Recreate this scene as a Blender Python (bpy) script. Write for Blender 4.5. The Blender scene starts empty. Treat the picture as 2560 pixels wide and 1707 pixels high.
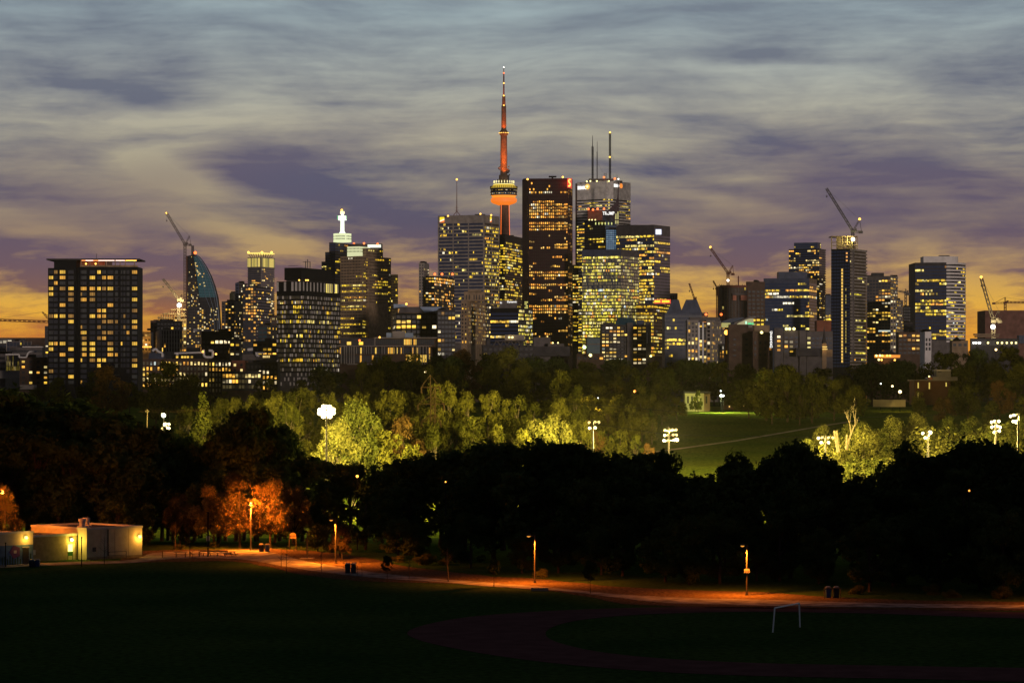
import bpy, math, random
import numpy as np
from mathutils import Vector

rnd = random.Random(11)
SC = bpy.context.scene
COL = SC.collection
F, HY, CX, H = 7300.0, 965.0, 1280.0, 24.0      # focal length and horizon in photo pixels, eye height in metres
R = math.radians

# ------------------------------------------------------------------ camera
cam = bpy.data.cameras.new('camera'); cam_o = bpy.data.objects.new('camera', cam); COL.objects.link(cam_o)
cam_o.location = (0, 0, H); cam_o.rotation_euler = (R(90), 0, 0)
cam.sensor_width = 36; cam.lens = F/2560*36; cam.shift_y = 111.5/2560
cam.clip_start = 1; cam.clip_end = 60000
SC.camera = cam_o
SC.view_settings.view_transform = 'Standard'; SC.view_settings.look = 'None'
SC.view_settings.exposure = 0; SC.view_settings.gamma = 1; SC.view_settings.use_curve_mapping = False
SC.render.engine = 'CYCLES'
cy = SC.cycles
cy.use_denoising = True; cy.max_bounces = 4; cy.diffuse_bounces = 2; cy.glossy_bounces = 2
cy.transmission_bounces = 2; cy.transparent_max_bounces = 4; cy.sample_clamp_indirect = 2.0
cy.caustics_reflective = False; cy.caustics_refractive = False
cy.pixel_filter_type = 'BLACKMAN_HARRIS'

def lin(c):
    return tuple(((v/255)/12.92 if v/255 <= .04045 else ((v/255+.055)/1.055)**2.4) for v in c)

# ------------------------------------------------------------------ sky
W = bpy.data.worlds.new('World'); SC.world = W; W.use_nodes = True
nt = W.node_tree; nt.nodes.clear()
def nd(t, **k):
    n = nt.nodes.new(t)
    for a, b in k.items(): setattr(n, a, b)
    return n
def lk(a, b): nt.links.new(a, b)
def setin(sock, v):
    if hasattr(v, 'is_linked'): lk(v, sock)
    else: sock.default_value = v
def M(op, a, b=0.0, c=None, clamp=False):
    n = nd('ShaderNodeMath', operation=op, use_clamp=clamp)
    setin(n.inputs[0], a); setin(n.inputs[1], b)
    if c is not None: setin(n.inputs[2], c)
    return n.outputs[0]
def mrange(v, a, b, c, d, smooth=True):
    n = nd('ShaderNodeMapRange', interpolation_type='SMOOTHSTEP' if smooth else 'LINEAR', clamp=True)
    setin(n.inputs[0], v)
    for i, q in enumerate((a, b, c, d)): n.inputs[i+1].default_value = q
    return n.outputs[0]
def mixc(f, a, b, bt='MIX'):
    n = nd('ShaderNodeMix', data_type='RGBA', blend_type=bt)
    setin(n.inputs[0], f); setin(n.inputs[6], a); setin(n.inputs[7], b)
    return n.outputs[2]
def ramp(f, stops):
    n = nd('ShaderNodeValToRGB'); setin(n.inputs[0], f)
    e = n.color_ramp.elements
    while len(e) < len(stops): e.new(.5)
    for q, (p, c) in zip(e, sorted(stops)):
        q.position = p; q.color = (*lin(c), 1)
    return n.outputs[0]
tc = nd('ShaderNodeTexCoord'); sx = nd('ShaderNodeSeparateXYZ'); lk(tc.outputs['Generated'], sx.inputs[0])
X_, Y_, Z_ = sx.outputs
az = M('MULTIPLY', M('ARCTAN2', X_, Y_), F/1000)                       # azimuth, thousands of photo pixels
hyp = M('SQRT', M('ADD', M('MULTIPLY', X_, X_), M('MULTIPLY', Y_, Y_)))
el = M('MULTIPLY', M('ARCTAN2', Z_, hyp), F/1000)
cmb = nd('ShaderNodeCombineXYZ'); lk(az, cmb.inputs[0]); lk(el, cmb.inputs[1]); P_ = cmb.outputs[0]
def mapping(loc=(0, 0, 0), rot=0, sc=(1, 1, 1), typ='POINT', v=None):
    n = nd('ShaderNodeMapping', vector_type=typ); lk(v or P_, n.inputs[0])
    n.inputs[1].default_value = loc; n.inputs[2].default_value = (0, 0, rot); n.inputs[3].default_value = sc
    return n.outputs[0]
def noise(v, scale, detail=3, rough=.5, dist=0.0, out=0):
    n = nd('ShaderNodeTexNoise', noise_dimensions='2D'); lk(v, n.inputs['Vector'])
    n.inputs['Scale'].default_value = scale; n.inputs['Detail'].default_value = detail
    n.inputs['Roughness'].default_value = rough; n.inputs['Distortion'].default_value = dist
    return n.outputs[out]
wv = nd('ShaderNodeVectorMath', operation='SCALE'); lk(noise(mapping(sc=(1, 2.2, 1)), 1.3, 2, .5, 0, 1), wv.inputs[0]); wv.inputs[3].default_value = .13
wa = nd('ShaderNodeVectorMath', operation='ADD'); lk(P_, wa.inputs[0]); lk(wv.outputs[0], wa.inputs[1]); PW = wa.outputs[0]
n1 = noise(mapping((3.1, 1.7, 0), R(-11), (1.0, 3.6, 1), v=PW), 1.7, 5, .6)
n2 = noise(mapping((7.7, 2.2, 0), R(-6), (1.7, 9.5, 1), v=PW), 1.9, 6, .62, .08)
n3 = noise(mapping((1.7, 9.2, 0), R(5), (1.8, 30, 1)), 1.6, 4, .55)
mask = M('ADD', M('ADD', M('MULTIPLY', M('SUBTRACT', n1, .5), 1.5), M('MULTIPLY', M('SUBTRACT', n2, .5), 1.35)), M('MULTIPLY', M('SUBTRACT', n3, .5), .55))
# the big banks of cloud: (photo x, photo y, half length, half height, tilt in degrees, lightness)
BANKS = [(430, 440, 200, 60, -14, 1.05), (480, 320, 330, 85, 12, .42), (100, 570, 280, 50, -5, 1.05), (660, 600, 320, 42, -14, 1.05),
         (2000, 200, 380, 65, -3, .7), (1820, 270, 480, 60, -2, .4), (1080, 310, 330, 100, 5, .4), (1850, 510, 320, 50, -10, .55),
         (1250, 60, 560, 120, 8, .3), (2470, 720, 240, 90, 0, .75), (1720, 725, 240, 70, 0, .6), (60, 755, 260, 40, -4, .55),
         (1010, 700, 220, 60, -8, .25), (400, 745, 260, 50, -4, .3), (1620, 380, 240, 40, 5, .3), (1300, 190, 420, 70, 4, .25),
         (780, 470, 430, 110, -16, -.72), (370, 245, 260, 50, -8, -.42), (100, 200, 330, 60, -10, -.45), (60, 500, 330, 60, -4, -.6),
         (2480, 195, 320, 70, 4, -.52), (1600, 45, 560, 40, 6, -.6), (1980, 355, 330, 50, 3, -.55), (1950, 410, 560, 80, -2, -.45),
         (1780, 470, 380, 28, -12, -.55), (2330, 490, 420, 130, -4, -.5), (1900, 148, 380, 26, -3, -.5), (240, 60, 460, 110, -10, -.3),
         (1250, 430, 400, 70, 0, -.3), (1150, 560, 380, 70, -8, -.45), (1950, 600, 380, 55, 0, -.35), (300, 650, 300, 40, -6, -.4), (700, 100, 300, 60, -10, -.2)]
for bx, by, rx, ry, rt, am in BANKS:
    v = mapping(((bx-CX)/1000, (HY-by)/1000, 0), R(rt), (rx/1000, ry/1000, 1), 'TEXTURE')
    ln = nd('ShaderNodeVectorMath', operation='LENGTH'); lk(v, ln.inputs[0])
    mask = M('ADD', mask, mrange(ln.outputs['Value'], 0, 1.15, am*1.0, 0))
# the low cloud over the left of the city is thicker, the glow breaks through on the right
mask = M('SUBTRACT', mask, M('MULTIPLY', M('MULTIPLY', mrange(el, .17, .24, 0, 1), mrange(el, .30, .46, 1, 0)), mrange(az, -.9, 1.1, .30, .05)))
n4 = noise(mapping((2.3, 4.4, 0), R(-7), (2.2, 11, 1), v=PW), 2.0, 5, .6)
mask = M('ADD', mask, M('MULTIPLY', M('MULTIPLY', M('SUBTRACT', n4, .54), 3.6), mrange(el, .28, .46, 1, 0)))
light = mrange(mask, -.62, .68, 0, 1, False)
def e_(py): return max(0., (HY-py)/1000)
dark_c = ramp(el, [(e_(870), (204, 120, 46)), (e_(805), (168, 104, 60)), (e_(745), (126, 91, 80)), (e_(670), (106, 84, 94)), (e_(560), (80, 77, 102)),
                   (e_(440), (79, 82, 109)), (e_(300), (93, 99, 119)), (e_(180), (103, 110, 126)), (e_(40), (111, 123, 137))])
light_c = ramp(el, [(e_(870), (236, 158, 46)), (e_(805), (236, 172, 54)), (e_(745), (218, 168, 74)), (e_(670), (192, 154, 94)), (e_(560), (166, 146, 114)),
                    (e_(440), (176, 166, 138)), (e_(300), (178, 174, 156)), (e_(180), (168, 174, 168)), (e_(40), (154, 171, 176))])
skyc = mixc(light, dark_c, light_c)
# mauve wash in the middle heights, stronger to the right
mv = M('MULTIPLY', mrange(noise(mapping((5, 5, 0), 0, (1, 2.5, 1)), 1.1, 2), .38, .68, 0, .42), M('MULTIPLY', mrange(el, .2, .38, 0, 1), mrange(el, .5, .72, 1, 0)))
skyc = mixc(mv, skyc, (*lin((100, 84, 104)), 1))
# away from the afterglow the sky is a deep, even dusk blue
up = mrange(el, 1.0, 4.6, 0, 1)
skyc = mixc(up, skyc, (.009, .012, .020, 1))
east = mrange(Y_, .75, -.35, 0, 1)
skyc = mixc(M('MULTIPLY', east, M('SUBTRACT', 1.0, M('MULTIPLY', up, .6))), skyc, (.055, .052, .070, 1))
ns = nd('ShaderNodeTexSky', sky_type='NISHITA'); ns.sun_disc = False; ns.sun_elevation = R(-3); ns.sun_rotation = R(12)
bg1 = nd('ShaderNodeBackground'); lk(skyc, bg1.inputs[0]); bg1.inputs[1].default_value = 1.0
bg2 = nd('ShaderNodeBackground'); lk(ns.outputs[0], bg2.inputs[0]); bg2.inputs[1].default_value = .05
ads = nd('ShaderNodeAddShader'); lk(bg1.outputs[0], ads.inputs[0]); lk(bg2.outputs[0], ads.inputs[1])
ow = nd('ShaderNodeOutputWorld'); lk(ads.outputs[0], ow.inputs[0])
W.cycles.sampling_method = 'MANUAL'; W.cycles.sample_map_resolution = 512

# ------------------------------------------------------------------ sun: lamp added behind the camera to brighten facades, for twilight and city glow
sun = bpy.data.lights.new('sun', 'SUN'); sun.energy = 1.2; sun.angle = R(2); sun.color = (1, .81, .70)
sun_o = bpy.data.objects.new('sun', sun); COL.objects.link(sun_o)
SUN_A, SUN_E = R(15), R(.9)
sun_o.rotation_euler = Vector((-math.sin(SUN_A)*math.cos(SUN_E), math.cos(SUN_A)*math.cos(SUN_E), -math.sin(SUN_E))).to_track_quat('-Z', 'Y').to_euler()

# ------------------------------------------------------------------ helpers
def px_x(px, Y): return (px-CX)/F*Y
def px_z(py, Y): return H+(HY-py)/F*Y
def at(px, py, Y): return Vector((px_x(px, Y), Y, px_z(py, Y)))
TER = [(-900, 58), (-150, 58), (-50, 31), (0, 22.2), (110, 4), (170, 0), (445, 0), (520, -3), (640, -2.5), (700, 4.8), (900, 15.4), (1000, 17), (1300, 17),  # ground behind the camera raised higher to shade the valley from the sun
       (3000, 5), (5000, -12), (9000, -14), (40000, -14)]
def tz(Y):
    for (a, za), (b, zb) in zip(TER, TER[1:]):
        if a <= Y <= b: return za+(zb-za)*(Y-a)/(b-a)
    return TER[-1][1]
def ground(px, py, lo=180, hi=5000):
    """the point of the ground seen at a photo pixel"""
    Y = lo
    while Y < hi:
        if px_z(py, Y) <= tz(Y): break
        Y += .5
    return Vector((px_x(px, Y), Y, tz(Y)))

class MB:
    def __init__(s): s.v = []; s.f = []; s.m = []; s.g = []
    def quad(s, a, b, c, d, m=0, g=None):
        n = len(s.v); s.v += [tuple(a), tuple(b), tuple(c), tuple(d)]; s.f.append((n, n+1, n+2, n+3)); s.m.append(m); s.g.append(g)
    def poly(s, pts, m=0, g=None):
        n = len(s.v); s.v += [tuple(p) for p in pts]; s.f.append(tuple(range(n, n+len(pts)))); s.m.append(m); s.g.append(g)
    def hexa(s, b, t, m=0, g=None):
        n = len(s.v); k = len(b); s.v += [tuple(p) for p in b]+[tuple(p) for p in t]
        fs = [tuple(range(n+k-1, n-1, -1)), tuple(range(n+k, n+2*k))]+[(n+i, n+(i+1) % k, n+k+(i+1) % k, n+k+i) for i in range(k)]
        for f in fs: s.f.append(f); s.m.append(m); s.g.append(g)
    def box(s, x0, x1, y0, y1, z0, z1, m=0, g=None):
        s.hexa([(x0, y0, z0), (x1, y0, z0), (x1, y1, z0), (x0, y1, z0)], [(x0, y0, z1), (x1, y0, z1), (x1, y1, z1), (x0, y1, z1)], m, g)
    def obox(s, p, u, w, n, d0, d1, z0, z1, m=0, g=None):
        """box along u (length w) from p, from d0 to d1 along n"""
        a = p+n*d1; b = p+u*w+n*d1; c = p+u*w+n*d0; d = p+n*d0
        s.hexa([(q.x, q.y, z0) for q in (a, b, c, d)], [(q.x, q.y, z1) for q in (a, b, c, d)], m, g)
    def tube(s, a, b, r, r2=None, k=5, m=0, g=None):
        a = Vector(a); b = Vector(b); r2 = r if r2 is None else r2
        d = (b-a).normalized(); q = Vector((0, 0, 1)) if abs(d.z) < .9 else Vector((1, 0, 0))
        u = d.cross(q).normalized(); w = d.cross(u)
        ring = lambda c, rr: [c+u*math.cos(2*math.pi*i/k)*rr+w*math.sin(2*math.pi*i/k)*rr for i in range(k)]
        s.hexa(ring(a, r), ring(b, r2), m, g)
    def prism(s, pts, z0, z1, m=0, g=None): s.hexa([(p[0], p[1], z0) for p in pts], [(p[0], p[1], z1) for p in pts], m, g)
    def lathe(s, c, prof, k=20, m=0, g=None):
        n = len(s.v)
        for r, z in prof: s.v += [(c[0]+r*math.cos(2*math.pi*i/k), c[1]+r*math.sin(2*math.pi*i/k), z) for i in range(k)]
        for j in range(len(prof)-1):
            for i in range(k):
                s.f.append((n+j*k+i, n+j*k+(i+1) % k, n+(j+1)*k+(i+1) % k, n+(j+1)*k+i)); s.m.append(m); s.g.append(g)
        s.f.append(tuple(n+(len(prof)-1)*k+i for i in range(k))); s.m.append(m); s.g.append(g)
    def mesh(s, name, mats):
        me = bpy.data.meshes.new(name); me.from_pydata(s.v, [], s.f)
        for q in (mats if isinstance(mats, (list, tuple)) else [mats]): me.materials.append(q)
        if any(s.m): me.polygons.foreach_set('material_index', s.m)
        if any(g is not None for g in s.g):
            a = me.attributes.new('glow', 'FLOAT_COLOR', 'FACE')
            a.data.foreach_set('color', [c for g in s.g for c in ((*g, 1) if g is not None else (0, 0, 0, 1))])
        me.update(); return me
    def build(s, name, mats, parent=None, stuff=False):
        if not s.f: return None
        o = bpy.data.objects.new(name, s.mesh(name, mats)); COL.objects.link(o)
        if parent is not None: attach(o, parent)
        if stuff: o['kind'] = 'stuff'
        return o
def wmat(o):
    from mathutils import Matrix
    b = Matrix.LocRotScale(o.location, o.rotation_euler, o.scale)
    return wmat(o.parent) @ o.matrix_parent_inverse @ b if o.parent else b
def attach(o, parent):
    o.parent = parent; o.matrix_parent_inverse = wmat(parent).inverted()
def thing(name, label, cat, loc=(0, 0, 0), group=None):
    o = bpy.data.objects.new(name, None); COL.objects.link(o); o.location = loc; o.empty_display_size = .5
    o['label'] = label; o['category'] = cat
    if group: o['group'] = group
    return o
def tag(o, label, cat, group=None):
    o['label'] = label; o['category'] = cat
    if group: o['group'] = group
    return o
def struct(o): o['kind'] = 'structure'; return o

MATS = {}
def mat(name, c, rough=.8, metal=0., noise_amt=.25, noise_scale=.2, spec=.08, bump=0.):
    """plain painted, stone or metal surface with a little uneven colour"""
    if name in MATS: return MATS[name]
    m = bpy.data.materials.new(name); m.use_nodes = True; t = m.node_tree; p = t.nodes['Principled BSDF']
    p.inputs['Roughness'].default_value = rough; p.inputs['Metallic'].default_value = metal; p.inputs['Specular IOR Level'].default_value = spec
    g = t.nodes.new('ShaderNodeNewGeometry'); n = t.nodes.new('ShaderNodeTexNoise'); n.inputs['Scale'].default_value = noise_scale; n.inputs['Detail'].default_value = 4
    t.links.new(g.outputs['Position'], n.inputs['Vector'])
    r = t.nodes.new('ShaderNodeValToRGB'); t.links.new(n.outputs[0], r.inputs[0])
    r.color_ramp.elements[0].position = .3; r.color_ramp.elements[1].position = .7
    r.color_ramp.elements[0].color = (*[v*(1-noise_amt) for v in c], 1); r.color_ramp.elements[1].color = (*[min(1, v*(1+noise_amt)) for v in c], 1)
    t.links.new(r.outputs[0], p.inputs['Base Color'])
    if bump:
        b = t.nodes.new('ShaderNodeBump'); b.inputs['Strength'].default_value = bump; t.links.new(n.outputs[0], b.inputs['Height']); t.links.new(b.outputs[0], p.inputs['Normal'])
    MATS[name] = m; return m
def glow(name, c, s=1.0, sample=False):
    if name in MATS: return MATS[name]
    m = bpy.data.materials.new(name); m.use_nodes = True; t = m.node_tree; p = t.nodes['Principled BSDF']
    p.inputs['Base Color'].default_value = (.1, .1, .1, 1); p.inputs['Emission Color'].default_value = (*c, 1); p.inputs['Emission Strength'].default_value = s
    if not sample: m.cycles.emission_sampling = 'NONE'
    MATS[name] = m; return m
def win_mat(name, c, rough=.45, spec=.2):
    """window glass; each pane's room light is the 'glow' colour stored on its face"""
    if name in MATS: return MATS[name]
    m = bpy.data.materials.new(name); m.use_nodes = True; t = m.node_tree; p = t.nodes['Principled BSDF']
    p.inputs['Base Color'].default_value = (*c, 1); p.inputs['Roughness'].default_value = rough; p.inputs['Specular IOR Level'].default_value = spec
    a = t.nodes.new('ShaderNodeAttribute'); a.attribute_name = 'glow'
    t.links.new(a.outputs['Color'], p.inputs['Emission Color']); p.inputs['Emission Strength'].default_value = 1.0
    m.cycles.emission_sampling = 'NONE'; MATS[name] = m; return m
def point(name, loc, e, c, rad=.3, parent=None, spot=None, aim=None, blend=.5):
    l = bpy.data.lights.new(name, 'SPOT' if spot else 'POINT'); l.energy = e; l.color = c; l.shadow_soft_size = rad
    if spot: l.spot_size = R(spot); l.spot_blend = blend
    o = bpy.data.objects.new(name, l); COL.objects.link(o); o.location = loc
    if aim is not None: o.rotation_euler = (Vector(aim)-Vector(loc)).to_track_quat('-Z', 'Y').to_euler()
    if parent is not None: attach(o, parent)
    return o
# ------------------------------------------------------------------ ground
mb = MB()
ys = [-900, -400, -150, -100, -50, -25, 0, 20, 50, 80, 110, 140, 170, 300, 445, 480, 520, 580, 640, 670, 700, 750, 800, 850, 900, 950, 1000, 1300, 2000, 3000, 5000, 7000]
xs = [-2500, -1400, -700, -300, -120, -60, 0, 60, 120, 300, 700, 1400, 2500]
mb.v = [(x, y, tz(y)) for y in ys for x in xs]
nx = len(xs)
for j in range(len(ys)-1):
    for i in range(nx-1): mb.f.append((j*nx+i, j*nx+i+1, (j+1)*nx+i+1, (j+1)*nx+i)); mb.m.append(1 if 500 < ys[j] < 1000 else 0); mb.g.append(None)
def turf(name, c0, c1):
    m = bpy.data.materials.new(name); m.use_nodes = True; t = m.node_tree; p = t.nodes['Principled BSDF']
    p.inputs['Roughness'].default_value = .95; p.inputs['Specular IOR Level'].default_value = 0
    g = t.nodes.new('ShaderNodeNewGeometry'); cols = []
    for sc_, a, b in ((.045, c0, c1), (1.3, (.5, .5, .5), (1.3, 1.25, 1.2))):
        n = t.nodes.new('ShaderNodeTexNoise'); n.inputs['Scale'].default_value = sc_; n.inputs['Detail'].default_value = 6; t.links.new(g.outputs['Position'], n.inputs['Vector'])
        r = t.nodes.new('ShaderNodeValToRGB'); t.links.new(n.outputs[0], r.inputs[0]); r.color_ramp.elements[0].position = .32; r.color_ramp.elements[1].position = .68
        r.color_ramp.elements[0].color = (*a, 1); r.color_ramp.elements[1].color = (*b, 1); cols.append(r.outputs[0])
    x = t.nodes.new('ShaderNodeMix'); x.data_type = 'RGBA'; x.blend_type = 'MULTIPLY'; x.inputs[0].default_value = 1
    t.links.new(cols[0], x.inputs[6]); t.links.new(cols[1], x.inputs[7]); t.links.new(x.outputs[2], p.inputs['Base Color'])
    return m
M_turf = turf('dark_turf', (.024, .060, .015), (.052, .085, .022)); M_lawn_lit = turf('hillside_grass_lit', (.09, .145, .018), (.15, .185, .026))  # hillside grass coloured brighter to stand in for the floodlight on it
struct(mb.build('ground', [M_turf, M_lawn_lit]))

M_path = mat('worn_asphalt', (.20, .185, .17), .9, noise_amt=.55, noise_scale=.55, bump=.2, spec=0)
M_dirt = mat('leaf_strewn_dirt', (.09, .06, .035), .95, noise_amt=.75, noise_scale=2.2, bump=.5, spec=0)
M_track = mat('red_cinder', (.105, .052, .050), .95, noise_amt=.2, noise_scale=.4, spec=0)
def smooth(pts, k=4):
    out = []; n = len(pts)
    for i in range(n):
        a, b, c, d = (Vector(pts[(i+q) % n]) for q in (-1, 0, 1, 2))
        for s in range(k):
            u = s/k; out.append(.5*((2*b)+(c-a)*u+(2*a-5*b+4*c-d)*u*u+(3*b-a-3*c+d)*u**3))
    return out
def sheet(name, pix, m, lift, k=3, jag=0.):
    """a flat sheet lying on the field, its outline given by the ground points seen at photo pixels"""
    pts = smooth([(px_x(a, H*F/(b-HY)), H*F/(b-HY)) for a, b in pix], k)
    q = MB(); q.poly([(p.x+rnd.uniform(-jag, jag), p.y+rnd.uniform(-jag, jag)*2, lift) for p in pts])
    import bmesh
    o = q.build(name, m); bm = bmesh.new(); bm.from_mesh(o.data); bmesh.ops.triangulate(bm, faces=bm.faces); bm.normal_update()
    for f in bm.faces:
        if f.normal.z < 0: f.normal_flip()
    bm.to_mesh(o.data); bm.free(); return struct(o)
sheet('dirt_verge', [(300, 1404), (360, 1377), (600, 1373), (700, 1372), (860, 1385), (1000, 1412), (1200, 1438), (1340, 1446), (1500, 1462), (1700, 1474), (1900, 1480), (2200, 1498), (2700, 1505), (3000, 1510),
                     (3000, 1530), (2560, 1527), (2100, 1522), (1900, 1520), (1700, 1516), (1560, 1508), (1400, 1480), (1250, 1468), (1100, 1458), (900, 1452), (780, 1440), (700, 1424), (600, 1404), (450, 1404)], M_dirt, .03, 4, .35)
sheet('path', [(-60, 1418), (0, 1413), (90, 1408), (200, 1404), (330, 1400), (380, 1383), (480, 1378), (620, 1375), (690, 1384), (760, 1402), (840, 1416), (960, 1434), (1100, 1447), (1250, 1459), (1345, 1466), (1480, 1480), (1600, 1489), (1750, 1496), (1900, 1499), (2200, 1508), (2560, 1513), (3000, 1519),
               (3000, 1526), (2560, 1522), (2200, 1518), (1900, 1514), (1750, 1510), (1640, 1505), (1540, 1494), (1400, 1477), (1250, 1468), (1090, 1455), (930, 1444), (800, 1430), (700, 1414), (600, 1398), (450, 1396), (330, 1407), (200, 1411), (90, 1415), (0, 1420), (-60, 1424)], M_path, .06, 4, .12)
sheet('running_track', [(1018, 1580), (1060, 1562), (1160, 1543), (1300, 1531), (1480, 1522), (1700, 1517), (2000, 1519), (2560, 1530), (3200, 1545), (3200, 1560), (2560, 1546), (2200, 1534), (1900, 1529), (1700, 1532), (1540, 1540), (1430, 1553), (1372, 1572), (1368, 1592), (1410, 1610), (1500, 1629), (1650, 1645), (1900, 1657), (2250, 1664), (2560, 1669), (3200, 1676),
                        (3200, 1716), (2560, 1704), (2300, 1697), (2000, 1692), (1700, 1682), (1450, 1664), (1250, 1640), (1110, 1615), (1040, 1597)], M_track, .03, 3)
mb = MB()   # worn footpath climbing the lit slope
pth = [ground(a, b) for a, b in ((1540, 1147), (1640, 1130), (1740, 1116), (1840, 1102), (1940, 1085), (2050, 1066), (2150, 1050))]
for a, b in zip(pth, pth[1:]):
    mb.quad(a+Vector((0, -1.0, -.05)), b+Vector((0, -1.0, -.05)), b+Vector((0, 1.0, .20)), a+Vector((0, 1.0, .20)))
struct(mb.build('hillside_path', mat('footpath', (.42, .35, .22), .9)))

# ------------------------------------------------------------------ city: shared surfaces
M_black = mat('black_cladding', (.007, .007, .009), .6)
M_dark = mat('dark_concrete', (.05, .046, .05), .8)
M_mid = mat('grey_concrete', (.105, .092, .092), .85)
M_pale = mat('pale_concrete', (.24, .21, .19), .85)
M_tan = mat('tan_stone', (.24, .17, .11), .85)
M_white = mat('white_panel', (.62, .58, .56), .6, noise_amt=.08)
M_brown = mat('brown_brick', (.085, .055, .042), .9)
M_red = mat('red_granite', (.034, .013, .014), .55)
M_redbrick = mat('red_brick', (.20, .075, .05), .9)
M_blue = mat('blue_grey_metal', (.055, .066, .105), .5)
M_ltblue = mat('light_blue_metal', (.24, .30, .40), .5)
M_bronze = mat('bronze_metal', (.12, .095, .04), .5)
M_steel = mat('painted_steel', (.10, .09, .09), .6)
M_cranewhite = mat('crane_white', (.15, .12, .105), .6)
M_cranered = mat('crane_red', (.14, .05, .035), .6)
G_navy = win_mat('navy_glass', (.021, .036, .092))
G_dark = win_mat('dark_glass', (.014, .014, .02))
G_brown = win_mat('brown_glass', (.03, .018, .014))
G_grey = win_mat('grey_glass', (.05, .05, .058))
G_slate = win_mat('slate_glass', (.035, .042, .068))
G_mauve_sheen = win_mat('mauve_sheen_glass', (.17, .14, .18))  # pale tint puts the sky reflected on right-hand faces into the colour
G_teal = win_mat('teal_glass', (.02, .055, .075))
G_sky = win_mat('sky_sheen_glass', (.10, .17, .28))  # reflected sky put into the base colour
PAL = {'Y': [(1, .62, .035), (1, .68, .06), (.95, .56, .03), (1, .78, .20), (.85, .58, .03)],
       'O': [(1, .45, .06), (1, .52, .08), (1, .38, .05), (1, .60, .16)],
       'A': [(1, .56, .05), (1, .62, .10), (1, .48, .06), (.95, .70, .25), (1, .80, .45)],
       'G': [(.85, .70, .07), (.95, .76, .12), (.75, .60, .05), (1, .82, .28)],
       'W': [(1, .9, .7), (.9, .95, 1)]}
L_red = glow('aircraft_warning_lens', (1, .16, .03), 3.0)
L_amber = glow('amber_lens', (1, .5, .08), 3.0)
L_white = glow('white_lens', (1, .96, .85), 4.0)
L_yellow = glow('yellow_lens', (1, .85, .3), 3.0)

def ST(cs=3.0, ww=.8, wh=.6, lit=(), base=.1, run=.7, pal='Y', amp=1.0, glass=None, sp=None, pier=None, pe=0, pw=.5, dep=.3, gap=1.0, dim=0., pr=None):
    return dict(cs=cs, ww=ww, wh=wh, lit=lit, base=base, run=run, pal=pal, amp=amp, glass=glass or G_dark, sp=sp, pier=pier, pe=pe, pw=pw, dep=dep, gap=gap, dim=dim, pr=pr)
def lit_rows(st, nf, pyf, nc, rr):
    """which rooms have their lights on: runs of neighbouring windows, busy and empty floors"""
    rows = []
    for i in range(nf):
        py = pyf(i); d = st['base']
        for a, b, q in st['lit']:
            if a <= py <= b: d = q
        if d > 0: d = min(.98, d*1.2+.03)
        d = min(.98, d*rr.uniform(.6, 1.4)) if d < .8 else d
        on = rr.random() < d; row = []; c = rr.choice(PAL[st['pal']]); fl = rr.uniform(.7, 1.15)
        for k in range(nc):
            if rr.random() > st['run']: on = rr.random() < d; c = rr.choice(PAL[st['pal']]); q_ = rr.random(); c = (1, .88, .62) if q_ < .05 else ((1, .42, .05) if q_ < .13 else ((.75, .85, .8) if q_ < .14 else c))
            if on:
                s = st['amp']*1.4*fl*rr.choice((.18, .3, .5, .75, .95, 1.05, 1.3)); row.append((c[0]*s, c[1]*s, c[2]*s))
            else:
                q_ = st['dim']*rr.random(); row.append((q_*.8, q_*.6, q_*.22))
        rows.append(row)
    return rows
def face(B, p0, p1, z0, z1, st, fl, Y, seed, zcut=None):
    """one facade from p0 (left) to p1 (right) as seen from outside: panes, floor bands, piers"""
    rr = random.Random(seed); p0 = Vector((p0[0], p0[1])); p1 = Vector((p1[0], p1[1]))
    w = (p1-p0).length
    if w < .6: return
    u = (p1-p0)/w; n = Vector((u.y, -u.x)); nc = max(1, round(w/st['cs'])); cw = w/nc
    nf = int((z1-st['gap']-max(z0, zcut if zcut else -999))/fl)
    if nf < 1: return
    pyf = lambda i: HY-(z1-st['gap']-(i+.5)*fl-H)*F/Y
    rows = lit_rows(st, nf, pyf, nc, rr); V3 = lambda q, z: (q.x, q.y, z)
    for i in range(nf):
        zt = z1-st['gap']-i*fl; zb = zt-fl; a = zb+fl*(1-st['wh'])*.45; b = a+fl*st['wh']
        for k in range(nc):
            q0 = p0+u*(k*cw+cw*(1-st['ww'])/2)+n*.05; q1 = q0+u*cw*st['ww']
            g = rows[i][k]
            if g[0] > .15 and rr.random() < .5:   # blinds part way down, or the ceiling lights brighter than the room
                c_ = a+(b-a)*rr.uniform(.35, .7); t_, l_ = rr.choice(((.3, 1.0), (1.25, .55), (1.2, .7), (.12, 1.0)))
                B['window'].quad(V3(q0, a), V3(q1, a), V3(q1, c_), V3(q0, c_), 0, tuple(v*l_ for v in g)); B['window'].quad(V3(q0, c_), V3(q1, c_), V3(q1, b), V3(q0, b), 0, tuple(v*t_ for v in g))
            else: B['window'].quad(V3(q0, a), V3(q1, a), V3(q1, b), V3(q0, b), 0, g)
        if st['sp'] is not None:
            B['floor_band'].obox(p0, u, w, n, -.05, st['dep'], b-fl+fl*0+.0, a, 0)
    if st['sp'] is not None: B['floor_band'].obox(p0, u, w, n, -.05, st['dep'], z1-st['gap']-fl+fl*(1-st['wh'])*.45+fl*st['wh'], z1, 0)
    if st['pe']:
        step = w/max(1, round(w/(st['pe']*cw)))
        for k in range(round(w/step)+1):
            c = min(max(k*step-st['pw']/2, 0), w-st['pw']); B['pier'].obox(p0+u*c, u, st['pw'], n, -.06, st['dep']+.04, max(z0, zcut if zcut else z0), z1-.02, 0)
NB = [0]
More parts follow.
